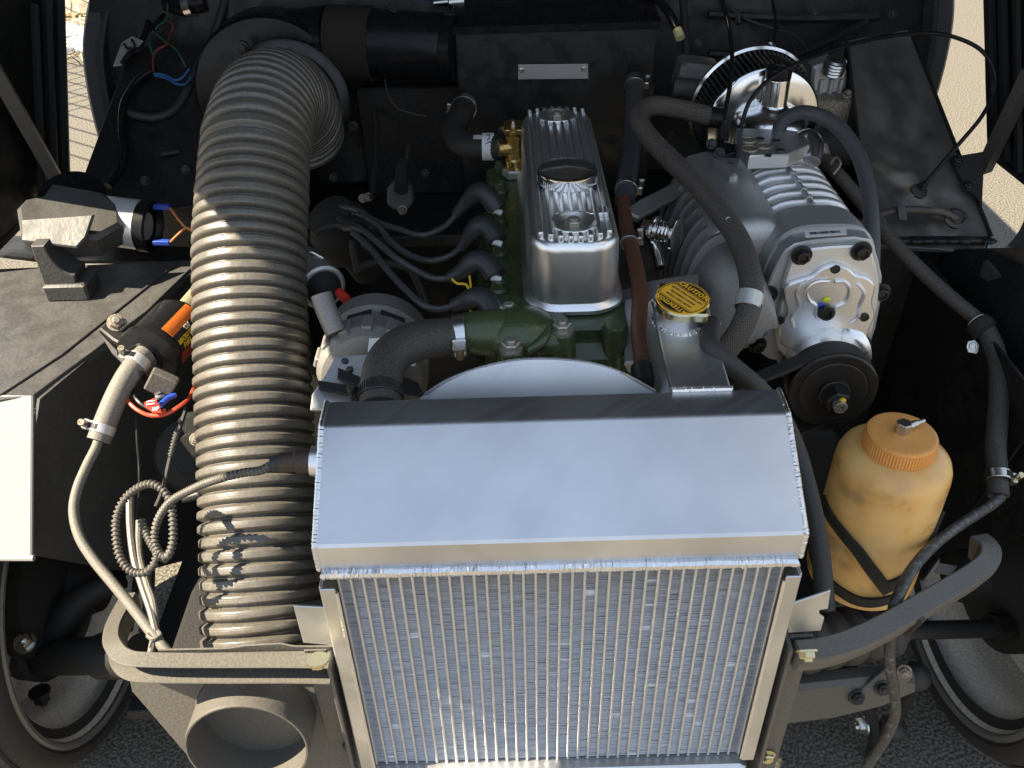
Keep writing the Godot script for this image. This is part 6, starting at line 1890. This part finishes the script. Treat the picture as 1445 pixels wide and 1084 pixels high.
func left_side() -> void:
	# wiper motor
	var o := thing("wiper_motor", "wiper motor with black gear housing and bright can on the left inner wing", "wiper motor", Vector3(-0.5885, 0.6868, -1.1808))
	var g := Geo.new()
	g.plate([Vector3(-0.6871, 0.7299, -1.1506), Vector3(-0.6801, 0.7381, -1.1693), Vector3(-0.661, 0.7365, -1.1806), Vector3(-0.6566, 0.7391, -1.2077), Vector3(-0.5893, 0.7233, -1.2083), Vector3(-0.5605, 0.7139, -1.1887), Vector3(-0.5496, 0.6999, -1.1531), Vector3(-0.5765, 0.6923, -1.1223), Vector3(-0.6361, 0.7032, -1.1055), Vector3(-0.6712, 0.7103, -1.1108)], 0.045, 0.006)
	part("gear_housing", g, M.dusty_panel, o)
	g = Geo.new()
	g.plate([Vector3(-0.666, 0.7437, -1.1172), Vector3(-0.5672, 0.7439, -1.1236), Vector3(-0.575, 0.7238, -1.096), Vector3(-0.5865, 0.7157, -1.0836), Vector3(-0.6622, 0.7211, -1.0939)], 0.006, 0.002)
	part("housing_lid", g, M.dusty_panel, o)
	g = Geo.new()
	g.lathe(P([0.03, -0.012, 0.0445, -0.008, 0.046, -0.004, 0.046, 0.004, 0.043, 0.0075, 0.03, 0.009, 0.001, 0.009]), along(Vector3(0.1, 1, 0.35), Vector3(-0.6379, 0.7327, -1.2154)), 48)
	part("round_cover", g, M.gloss_black, o)
	var ca := (Vector3(-0.5135, 0.6934, -1.1857) - Vector3(-0.5776, 0.7015, -1.1918)).normalized()
	g = Geo.new()
	g.lathe(P([0.034, -0.085, 0.0365, -0.08, 0.0365, -0.004, 0.034, 0.0]), along(ca, Vector3(-0.528, 0.6946, -1.1866)), 44)
	part("motor_can", g, M.bright_can, o)
	g = Geo.new()
	g.lathe(P([0.0378, -0.012, 0.0378, 0.003, 0.035, 0.006, 0.033, 0.004, 0.03, -0.004, 0.001, -0.005]), along(ca, Vector3(-0.5238, 0.6936, -1.1859)), 44)
	part("end_cap", g, M.gloss_black, o)
	for q in [Vector3(-0.5025, 0.7208, -1.1939), Vector3(-0.5001, 0.6843, -1.1539)]:
		g = Geo.new()
		g.box(q, Vector3(0.024, 0.007, 0.008), Basis(Vector3(0, 0, 1), -0.05), 0.001)
		part("spade_connector", g, M.blue, o)
	for q in [[Vector3(-0.4864, 0.7233, -1.1832), Vector3(-0.4709, 0.7144, -1.164), Vector3(-0.461, 0.7052, -1.1571), Vector3(-0.447, 0.6992, -1.1526)], [Vector3(-0.4878, 0.6841, -1.1537), Vector3(-0.4754, 0.6943, -1.1551), Vector3(-0.4611, 0.7044, -1.1565), Vector3(-0.451, 0.701, -1.1539)]]:
		g = Geo.new()
		g.tube(spline(q, 6), 0.0018, 7)
		part("wire", g, M.orange_wire, o)
	# fuel pump
	o = thing("fuel_pump", "black cylindrical fuel pump with red and orange printed label on the left inner wing", "fuel pump", Vector3(-0.4267, 0.6781, -0.9238))
	var p0 := Vector3(-0.4251, 0.6926, -0.8471)
	var p1 := Vector3(-0.4134, 0.6829, -0.9399)
	var ax := (p1 - p0).normalized()
	var ln := p0.distance_to(p1)
	var xf := along(ax, p0)
	g = Geo.new()
	g.lathe(P([0.012, -0.004, 0.02, -0.004, 0.021, 0.0, 0.03, 0.002, 0.036, 0.004, 0.0375, 0.008, 0.0375, 0.014, 0.0345, 0.016, 0.0345, ln - 0.006, 0.031, ln, 0.014, ln + 0.004]), xf, 48)
	part("body", g, M.gloss_black, o)
	# printed label: wrapped over part of the round body
	var view := (Vector3(0, 1.28, 0) - p0).normalized()
	var vn := (view - ax * view.dot(ax)).normalized()
	var vs := ax.cross(vn)
	var shell := func(a0: float, a1: float, h0: float, h1: float, r: float) -> Geo:
		var s := Geo.new()
		var rings := []
		for k in 13:
			var a: float = lerpf(a0, a1, k / 12.0)
			var q := vn * cos(a) + vs * sin(a)
			rings.append(PackedVector3Array([p0 + q * r + ax * h0, p0 + q * r + ax * h1, p0 + q * (r - 0.0015) + ax * h1, p0 + q * (r - 0.0015) + ax * h0]))
		s.loft(rings)
		return s
	part("orange_label", shell.call(-0.3, 0.15, 0.02, ln - 0.008, 0.0351), M.orange_label, o)
	part("dark_label", shell.call(0.15, 0.8, 0.02, ln - 0.008, 0.0351), M.ink, o)
	part("red_label", shell.call(0.8, 1.6, 0.02, ln - 0.008, 0.0351), M.red_label, o)
	for q in [["12V", 0.24, 0.008, "white"], ["MICRO ELECTRIC", 0.44, 0.0078, "yellow"], ["FUEL PUMP", 0.66, 0.009, "yellow"], ["GAS", 0.95, 0.009, "white"]]:
		var a: float = q[1]
		var nn := vn * cos(a) + vs * sin(a)
		letters(q[0], q[2], M[q[3]], "lettering", o, p0 + nn * 0.0356 + ax * (ln * 0.5 + 0.006), ax, nn, 0.0004)
	g = Geo.new()
	g.lathe(P([0.016, -0.004, 0.015, -0.012, 0.011, -0.016, 0.0105, -0.034]), Transform3D(xf.basis, xf.origin), 24)
	part("inlet_stub", g, M.dusty_panel, o)
	g = Geo.new()
	g.lathe(P([0.015, ln, 0.014, ln + 0.02, 0.013, ln + 0.022]), xf, 24)
	part("outlet_stub", g, M.olive, o)
	g = Geo.new()
	g.plate([Vector3(-0.4916, 0.7045, -0.8936), Vector3(-0.4833, 0.7029, -0.9174), Vector3(-0.4621, 0.6969, -0.9004), Vector3(-0.4404, 0.6955, -0.8743), Vector3(-0.4497, 0.6974, -0.8632), Vector3(-0.4706, 0.6961, -0.8748)], 0.01, 0.002)
	g.plate([Vector3(-0.4916, 0.7031, -0.8926), Vector3(-0.4643, 0.6948, -0.8675), Vector3(-0.4134, 0.6859, -0.817), Vector3(-0.3922, 0.6786, -0.799), Vector3(-0.4019, 0.6757, -0.7967), Vector3(-0.4687, 0.6896, -0.8636)], 0.004, 0.001)
	part("bracket", g, M.panel, o)
	part("bolt", hexbolt(Vector3(0.3, 0.7, 0.5), Vector3(-0.4702, 0.7108, -0.8983), 0.009, 0.009), M.stained, o)
	g = Geo.new()
	g.box(Vector3(-0.3951, 0.6876, -0.8058), Vector3(0.03, 0.03, 0.012), Basis(Vector3(0, 0, 1), -0.6), 0.002)
	part("terminal_block", g, M.rail_paint, o)
	hose("fuel_hose", "olive hose stub leaving the top of the fuel pump behind the air hose", "hose", [Vector3(-0.4077, 0.6928, -0.9537), Vector3(-0.4038, 0.6934, -0.9729), Vector3(-0.3996, 0.6923, -0.9971), Vector3(-0.3913, 0.6907, -1.0209)], 0.0125, "dusty_olive", 6, 18)
	hose("fuel_hose", "dusty grey rubber hose between fuel pump and the thin metal fuel pipe", "hose", [Vector3(-0.4208, 0.7029, -0.8423), Vector3(-0.4267, 0.701, -0.8284), Vector3(-0.4349, 0.6936, -0.8103), Vector3(-0.443, 0.6814, -0.7886), Vector3(-0.4517, 0.6652, -0.7701), Vector3(-0.4587, 0.6504, -0.7526)], 0.0125, "dusty_hose", 8, 20)
	hose_clamp("dusty clamp where the grey fuel hose leaves the pump", Vector3(-0.4258, 0.7017, -0.8288), Vector3(-0.4208, 0.7029, -0.8423) - Vector3(-0.4349, 0.6936, -0.8103), 0.0128, 0.011, Vector3(-1, 0.2, 0.1), "dull_plate", "stained")
	hose_clamp("bright clamp with brass screw at the lower end of the grey fuel hose", Vector3(-0.4558, 0.659, -0.7629), Vector3(-0.4517, 0.6652, -0.7701) - Vector3(-0.4587, 0.6504, -0.7526), 0.0128, 0.0105, Vector3(-1, 0.1, 0.1), "dull_plate", "stained")
	hose("fuel_pipe", "thin dusty metal fuel pipe curving down the left inner wing to the rail", "pipe", [Vector3(-0.4569, 0.6566, -0.7573), Vector3(-0.4588, 0.6487, -0.7451), Vector3(-0.4655, 0.6381, -0.7246), Vector3(-0.4713, 0.6255, -0.7026), Vector3(-0.4708, 0.6132, -0.6808), Vector3(-0.4606, 0.5992, -0.6577), Vector3(-0.4416, 0.5867, -0.6358), Vector3(-0.4184, 0.5751, -0.6145), Vector3(-0.395, 0.5633, -0.5931), Vector3(-0.3748, 0.5537, -0.5733), Vector3(-0.3583, 0.5485, -0.5569), Vector3(-0.3468, 0.5429, -0.5464)], 0.0054, "dusty_hose", 8, 14)
	# wires and connectors under the pump
	hose("red_wire", "bright red wire looping below the fuel pump", "wire", [Vector3(-0.4362, 0.6796, -0.7997), Vector3(-0.4281, 0.6773, -0.7855), Vector3(-0.4152, 0.6726, -0.7756), Vector3(-0.4004, 0.6678, -0.7721), Vector3(-0.3866, 0.6663, -0.7771), Vector3(-0.3742, 0.6674, -0.7905), Vector3(-0.3708, 0.6627, -0.812), Vector3(-0.3746, 0.6578, -0.8459), Vector3(-0.3745, 0.656, -0.8696)], 0.0022, "red_wire", 7, 8)
	hose("red_wire", "second red wire running close under the first red loop", "wire", [Vector3(-0.434, 0.6745, -0.7958), Vector3(-0.4204, 0.6715, -0.781), Vector3(-0.4059, 0.6692, -0.7731), Vector3(-0.3917, 0.6683, -0.7724), Vector3(-0.3888, 0.6701, -0.78)], 0.002, "red_wire", 6, 8)
	hose("black_wire", "black wire curving from the pump's terminal into the red connectors", "wire", [Vector3(-0.4296, 0.6839, -0.803), Vector3(-0.4201, 0.6803, -0.7877), Vector3(-0.4072, 0.6755, -0.7779), Vector3(-0.3901, 0.6708, -0.7743)], 0.0022, "gloss_black", 6, 8)
	o = thing("red_tag", "red plastic tag with white printing among the wires below the pump", "tag", Vector3(-0.3989, 0.6791, -0.7743))
	g = Geo.new()
	var tg := [Vector3(-0.4074, 0.683, -0.7772), Vector3(-0.3967, 0.6835, -0.7838), Vector3(-0.3895, 0.6789, -0.7741), Vector3(-0.3861, 0.6763, -0.7659), Vector3(-0.3955, 0.6765, -0.7661), Vector3(-0.4051, 0.6799, -0.7723)]
	g.plate(tg, 0.002, 0.0004)
	part("tag", g, M.red, o)
	var tr := (Vector3(-0.3894, 0.6801, -0.7751) - Vector3(-0.4051, 0.6799, -0.7723)).normalized()
	var tn := (Vector3(-0.3967, 0.6835, -0.7838) - Vector3(-0.3989, 0.6791, -0.7743)).cross(Vector3(-0.3895, 0.6789, -0.7741) - Vector3(-0.3989, 0.6791, -0.7743)).normalized()
	if tn.y < 0: tn = -tn
	letters("UP", 0.006, M.white, "lettering", o, Vector3(-0.3931, 0.6783, -0.7699) + tn * 0.0016, tr, tn, 0.0003)
	for k in 2:
		g = Geo.new()
		g.box(Vector3(-0.3995, 0.6835, -0.7776) + tn * 0.0014 - tr.cross(tn) * (k * -0.0035), Vector3(0.009, 0.0004, 0.0012), Basis(tr, tn, tr.cross(tn)), 0.0001)
		part("printed_line", g, M.white, o)
	g = Geo.new()
	g.tube([Vector3(-0.3934, 0.674, -0.783), Vector3(-0.3884, 0.6741, -0.7955), Vector3(-0.3814, 0.6741, -0.8018)], 0.0035, 10)
	solo("blue_connector", g, M.blue, "blue crimp connector behind the red tag", "connector", Vector3(-0.3884, 0.6741, -0.7955))
	g = Geo.new()
	g.tube([Vector3(-0.402, 0.6744, -0.7958), Vector3(-0.3942, 0.675, -0.8025), Vector3(-0.3888, 0.675, -0.8088)], 0.0028, 8)
	solo("clear_connector", g, M.dull_plate, "pale crimped wire end beside the blue connector", "connector", Vector3(-0.3942, 0.675, -0.8025))
	hose("black_wire", "thin black wire hanging straight down the wing panel behind the coiled capillary", "wire", [Vector3(-0.4247, 0.6634, -0.7875), Vector3(-0.4206, 0.6443, -0.7606), Vector3(-0.4127, 0.629, -0.7302), Vector3(-0.4094, 0.611, -0.7042), Vector3(-0.4075, 0.5936, -0.6785)], 0.0014, "gloss_black", 6, 7)
	hose("black_wire", "dark cable hanging behind the armoured loops down to the tie", "wire", [Vector3(-0.4172, 0.6147, -0.7007), Vector3(-0.4109, 0.5979, -0.6693), Vector3(-0.4009, 0.582, -0.6385), Vector3(-0.3864, 0.5697, -0.6104), Vector3(-0.3722, 0.561, -0.5851), Vector3(-0.363, 0.549, -0.5636)], 0.0042, "dusty_wire", 7, 9)
	hose("black_wire", "pale dusty cable beside the dark one, gathered in the same tie", "wire", [Vector3(-0.4038, 0.6002, -0.6773), Vector3(-0.3983, 0.5841, -0.6463), Vector3(-0.3846, 0.5731, -0.6168), Vector3(-0.3725, 0.5657, -0.5949), Vector3(-0.3676, 0.5547, -0.5766), Vector3(-0.3674, 0.5463, -0.5615), Vector3(-0.3686, 0.5391, -0.5499)], 0.0036, "dusty_hose", 7, 9)
	g = Geo.new()
	g.tube(spline([Vector3(-0.3708, 0.555, -0.5618), Vector3(-0.3632, 0.5562, -0.5564), Vector3(-0.3581, 0.5553, -0.562), Vector3(-0.3665, 0.5531, -0.5692), Vector3(-0.3708, 0.555, -0.5618)], 4), 0.0022, 6)
	g.tube([Vector3(-0.364, 0.5557, -0.5586), Vector3(-0.3661, 0.5512, -0.5502)], 0.0016, 5)
	solo("cable_tie", g, M.dusty_hose, "dusty cable tie gathering the fuel pipe and cables above the left rail", "cable tie", Vector3(-0.3652, 0.5549, -0.5617))
	hose("spiral_wire", "dark wire with spiral wrap slanting down from the air hose", "wire", [Vector3(-0.3789, 0.6469, -0.8126), Vector3(-0.3823, 0.6369, -0.7926), Vector3(-0.3864, 0.6272, -0.7728), Vector3(-0.3897, 0.6147, -0.7508), Vector3(-0.3929, 0.5994, -0.7267), Vector3(-0.3973, 0.5908, -0.7077)], 0.0024, "rubber", 7, 8)
	armoured("spiral_wrap", "worn coil of spiral wrap catching light on the slanting dark wire", "spiral wrap", [Vector3(-0.3827, 0.6381, -0.7835), Vector3(-0.3844, 0.6324, -0.7704), Vector3(-0.3878, 0.6211, -0.7556)], 0.0036, 0.0036, "stained_grey")
	# capillary of the temperature gauge
	armoured("capillary_tube", "wire-armoured gauge capillary looping beside the air hose to the radiator fitting", "capillary", [Vector3(-0.219, 0.7405, -0.606)] + [Vector3(-0.2331, 0.7312, -0.607), Vector3(-0.2502, 0.7253, -0.6112), Vector3(-0.2727, 0.7166, -0.6147), Vector3(-0.2978, 0.6986, -0.6262), Vector3(-0.3217, 0.6791, -0.6366), Vector3(-0.3423, 0.6623, -0.6427), Vector3(-0.3565, 0.6464, -0.6432), Vector3(-0.3654, 0.6316, -0.6383), Vector3(-0.3673, 0.619, -0.6288), Vector3(-0.3599, 0.6122, -0.6175), Vector3(-0.3508, 0.6141, -0.6126), Vector3(-0.3447, 0.6251, -0.6184), Vector3(-0.3443, 0.6384, -0.6309), Vector3(-0.3477, 0.652, -0.6474), Vector3(-0.3572, 0.6601, -0.6598), Vector3(-0.372, 0.6622, -0.6676), Vector3(-0.3888, 0.655, -0.6685), Vector3(-0.4031, 0.644, -0.6627), Vector3(-0.41, 0.6311, -0.6504), Vector3(-0.4083, 0.6173, -0.6338), Vector3(-0.4023, 0.6059, -0.619), Vector3(-0.3897, 0.5992, -0.6076), Vector3(-0.374, 0.6015, -0.6031), Vector3(-0.3645, 0.6081, -0.6081), Vector3(-0.3626, 0.6146, -0.6192)], 0.0045, 0.0046, "dusty_wire")
	armoured("capillary_tube", "short loose end of wire-armoured tube inside the loops", "capillary", [Vector3(-0.393, 0.6156, -0.6639), Vector3(-0.3861, 0.6079, -0.6517), Vector3(-0.375, 0.6033, -0.6358), Vector3(-0.3639, 0.6036, -0.6235), Vector3(-0.3548, 0.6037, -0.6173)], 0.0045, 0.0046, "dusty_wire")
	o = thing("sensor_fitting", "dark rusty sensor nut screwed into the radiator's left end", "sensor", Vector3(-0.1963, 0.7474, -0.5878))
	var f0 := Vector3(-0.185, 0.742, -0.606)
	g = Geo.new()
	g.tube([f0, f0 + Vector3(-0.013, 0.0, 0.0), f0 + Vector3(-0.014, 0, 0), f0 + Vector3(-0.028, -0.001, 0)], [0.0115, 0.0115, 0.0095, 0.0095], 18)
	part("nut", g, M.rust_dark, o)
	g = Geo.new()
	g.tube([f0 + Vector3(-0.028, -0.001, 0), f0 + Vector3(-0.036, -0.002, 0)], 0.0075, 14)
	part("collar", g, M.rubber, o)
	# things half lost in the dark of the left side
	o = thing("horn", "round dark horn body in the shadow behind the capillary loops", "horn", Vector3(-0.4447, 0.4773, -0.8977))
	g = Geo.new()
	g.lathe(P([0.02, -0.02, 0.05, -0.02, 0.056, -0.01, 0.05, 0.0, 0.03, 0.004, 0.028, 0.012, 0.001, 0.014]), along(Vector3(0.3, 0.5, 0.8), Vector3(-0.4317, 0.4923, -0.909)), 36)
	part("body", g, M.under, o)
	g = Geo.new()
	g.tube([Vector3(-0.4123, 0.5134, -0.7997), Vector3(-0.3893, 0.5171, -0.8025)], 0.006, 10)
	part("stud", g, M.steel_dark, o)
	part("nut", hexbolt(Vector3(0.2, 0.6, 0.7), Vector3(-0.415, 0.5334, -0.8898), 0.007, 0.008), M.stained, o)
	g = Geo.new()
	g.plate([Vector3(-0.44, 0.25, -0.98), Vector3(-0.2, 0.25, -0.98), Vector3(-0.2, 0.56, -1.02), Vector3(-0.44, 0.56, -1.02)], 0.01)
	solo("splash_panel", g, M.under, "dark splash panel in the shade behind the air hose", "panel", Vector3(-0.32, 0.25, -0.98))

func small_lines() -> void:
	# loom on the left bulkhead
	hose("wiring_loom", "thick black taped loom curving down the left bulkhead beside the blower", "wiring", [Vector3(-0.4858, 0.9071, -1.6973), Vector3(-0.4983, 0.8683, -1.6619), Vector3(-0.513, 0.8349, -1.6304), Vector3(-0.5189, 0.8177, -1.5661), Vector3(-0.5337, 0.793, -1.5312), Vector3(-0.5485, 0.7684, -1.4977), Vector3(-0.566, 0.7576, -1.4783), Vector3(-0.5917, 0.7543, -1.4695), Vector3(-0.6193, 0.7605, -1.468), Vector3(-0.6362, 0.7643, -1.4721)], 0.0075, "rubber", 7, 12)
	hose("wiring_loom", "black loom hanging along the edge of the left footwell", "wiring", [Vector3(-0.5974, 0.8108, -1.5372), Vector3(-0.615, 0.8042, -1.5222), Vector3(-0.6286, 0.7903, -1.5004), Vector3(-0.6348, 0.7747, -1.4699), Vector3(-0.6327, 0.7465, -1.4323), Vector3(-0.6205, 0.726, -1.3919), Vector3(-0.6238, 0.7071, -1.3651), Vector3(-0.6362, 0.6957, -1.3314)], 0.0065, "gloss_black", 7, 12)
	hose("green_wire", "thin green wire dropping among the loose wires at the top left", "wire", [Vector3(-0.584, 0.8918, -1.6483), Vector3(-0.5821, 0.8747, -1.6228), Vector3(-0.5947, 0.865, -1.603), Vector3(-0.6048, 0.8554, -1.5958), Vector3(-0.597, 0.8504, -1.5545), Vector3(-0.5884, 0.8345, -1.5362)], 0.0016, "green_wire", 7, 7)
	hose("red_wire", "dull red wire curling among the loose wires at the top left", "wire", [Vector3(-0.5823, 0.869, -1.6311), Vector3(-0.5715, 0.8616, -1.613), Vector3(-0.5768, 0.8519, -1.6057), Vector3(-0.5708, 0.8469, -1.5643), Vector3(-0.5849, 0.8419, -1.5506), Vector3(-0.5913, 0.8314, -1.5389), Vector3(-0.5883, 0.817, -1.5168)], 0.0018, "dull_red", 7, 7)
	hose("green_wire", "second green wire crossing the red one", "wire", [Vector3(-0.611, 0.8586, -1.6107), Vector3(-0.597, 0.8519, -1.5994), Vector3(-0.585, 0.8437, -1.5933), Vector3(-0.5532, 0.8378, -1.5537), Vector3(-0.5391, 0.8156, -1.5358)], 0.0016, "green_wire", 7, 7)
	for k in 2:
		hose("blue_wire", ["upper of the two blue wires left of the blower", "lower of the two blue wires left of the blower"][k], "wire", [Vector3(-0.5869, 0.8135, -1.5129) + Vector3(0, -k * 0.003, 0), Vector3(-0.5675, 0.8115, -1.5101) + Vector3(0, -k * 0.005, 0), Vector3(-0.5507, 0.8048, -1.5038) + Vector3(0, -k * 0.006, 0), Vector3(-0.5379, 0.808, -1.5075) + Vector3(0, -k * 0.012, 0), Vector3(-0.5279, 0.8182, -1.5189) + Vector3(0, -k * 0.014, 0)], 0.002, "blue_wire", 7, 7)
	for q in [[Vector3(-0.6245, 0.8412, -1.5726), Vector3(-0.6157, 0.8586, -1.5982), Vector3(-0.6123, 0.8718, -1.6144)], [Vector3(-0.6046, 0.8613, -1.6002), Vector3(-0.5934, 0.87, -1.6193), Vector3(-0.5864, 0.8764, -1.6304)]]:
		var g := Geo.new()
		g.tube(q, 0.006, 10)
		solo("bulb_holder", g, M.gloss_black, "shiny black connector sleeve %s at the top of the left footwell" % ("standing by the wedge" if q[0].x < -0.61 else "lying in the loose wires"), "connector", q[0])
	var o := thing("wiring_bracket", "bracket with sunlight painted pale on its plate, wires tied over it on the left footwell", "bracket", Vector3(-0.6286, 0.8387, -1.5456))
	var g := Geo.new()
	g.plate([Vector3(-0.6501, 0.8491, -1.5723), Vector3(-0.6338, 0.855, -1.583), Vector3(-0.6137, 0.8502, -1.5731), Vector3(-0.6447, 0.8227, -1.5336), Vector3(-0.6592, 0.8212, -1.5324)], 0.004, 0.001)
	part("plate", g, M.pale_grey, o)  # pale plate colour stands in for sun on its top
	g = Geo.new()
	g.tube(spline([Vector3(-0.6423, 0.85, -1.5604), Vector3(-0.6344, 0.8455, -1.5508), Vector3(-0.6223, 0.8472, -1.552), Vector3(-0.6309, 0.854, -1.5697)], 5), 0.0022, 7)
	g.tube(spline([Vector3(-0.6425, 0.8262, -1.53), Vector3(-0.6301, 0.8393, -1.5398), Vector3(-0.6128, 0.8431, -1.549), Vector3(-0.6065, 0.8395, -1.5526)], 5), 0.005, 8)
	part("tie", g, M.gloss_black, o)
	o = thing("lamp_unit", "small shiny glass lamp or motor end at the top left corner of the bulkhead", "lamp", Vector3(-0.5587, 0.8835, -1.6796))
	g = Geo.new()
	g.tube([Vector3(-0.5964, 0.8873, -1.6825), Vector3(-0.5607, 0.8838, -1.6736), Vector3(-0.5237, 0.8883, -1.6707)], [0.018, 0.022, 0.016], 20)
	part("body", g, M.gloss_black, o)
	g = Geo.new()
	g.tube([Vector3(-0.5571, 0.8863, -1.6629), Vector3(-0.5439, 0.8875, -1.6613)], 0.0215, 20)
	part("ring", g, M.chrome, o)
	# blue box and fittings behind the heater pipe
	g = Geo.new()
	g.box(Vector3(-0.1106, 0.8662, -1.7166), Vector3(0.085, 0.06, 0.06), Basis(), 0.01)
	solo("blue_box", g, M.blue_paint, "dark blue box behind the heater, mostly out of the picture", "box", Vector3(-0.1106, 0.8662, -1.7166))
	o = thing("pipe_fitting", "bright threaded fitting on top of the heater's left corner", "fitting", Vector3(-0.0835, 0.8836, -1.6421))
	g = Geo.new()
	g.tube([Vector3(-0.1182, 0.8824, -1.6412), Vector3(-0.0934, 0.8828, -1.6415), Vector3(-0.091, 0.8828, -1.6415), Vector3(-0.0649, 0.8832, -1.6418)], [0.006, 0.006, 0.011, 0.011], 10)
	part("union", g, M.zinc, o)
	hose("thin_wire", "thin bare wire straying from the pleated sleeve across the bulkhead", "wire", [Vector3(-0.2007, 0.7937, -1.5117), Vector3(-0.1942, 0.7749, -1.4851), Vector3(-0.1799, 0.7602, -1.4677), Vector3(-0.1559, 0.7539, -1.4567), Vector3(-0.1296, 0.7513, -1.4485)], 0.001, "stained_grey", 7, 6)
	hose("yellow_wire", "yellow wire curling under the third spark plug boot", "wire", [Vector3(-0.0687, 0.7387, -0.9319), Vector3(-0.0626, 0.737, -0.9244), Vector3(-0.0513, 0.738, -0.9188), Vector3(-0.0478, 0.7343, -0.9035), Vector3(-0.0458, 0.7282, -0.8739)], 0.0016, "yellow", 7, 7)
	hose("yellow_wire", "straight yellow wire beside the curled one under the boots", "wire", [Vector3(-0.048, 0.7437, -0.9357), Vector3(-0.0462, 0.7379, -0.9187), Vector3(-0.0451, 0.7328, -0.8899)], 0.0014, "yellow", 5, 7)
	for q in [[Vector3(-0.2604, 0.7261, -1.0852), Vector3(-0.2506, 0.732, -1.0896), Vector3(-0.2313, 0.7347, -1.0916), Vector3(-0.2076, 0.7357, -1.0799)], [Vector3(-0.2108, 0.7173, -1.0786), Vector3(-0.2085, 0.7004, -1.0658), Vector3(-0.2043, 0.6827, -1.0525)], [Vector3(-0.2032, 0.688, -1.0565), Vector3(-0.1785, 0.6985, -1.0519), Vector3(-0.1348, 0.6965, -1.0378), Vector3(-0.1202, 0.6847, -1.0164), Vector3(-0.1088, 0.6673, -0.9908)]]:
		var i: int = int(round(q[0].x * 1000)) % 7
		hose("dark_cable", "dull cable in the dark near the distributor, %s" % ("looping over the coil" if q.size() == 4 else ("dropping straight down" if q.size() == 3 else "arching under the plug leads")), "cable", q, 0.005, "rubber", 6, 8)
	hose("dark_cable", "dull vertical cable on the bulkhead left of the bulkhead switch", "cable", [Vector3(-0.2404, 0.7704, -1.5944), Vector3(-0.2277, 0.7304, -1.5267), Vector3(-0.2199, 0.6907, -1.4341), Vector3(-0.2203, 0.6549, -1.3446)], 0.004, "rubber", 6, 8)
	o = thing("bulkhead_panel_plate", "flat dark cover plate on the bulkhead behind the spark plug leads", "cover plate", Vector3(-0.1901, 0.6702, -1.4813))
	g = Geo.new()
	g.box(Vector3(-0.1572, 0.6701, -1.5438), Vector3(0.2, 0.2, 0.012), Basis(), 0.003)
	part("plate", g, M.panel, o)
	for q in [Vector3(-0.2435, 0.6337, -1.3912), Vector3(-0.2339, 0.6354, -1.3925)]:
		part("screw", hexbolt(Vector3(0, 0.3, 1), q, 0.006, 0.006), M.stained, o)
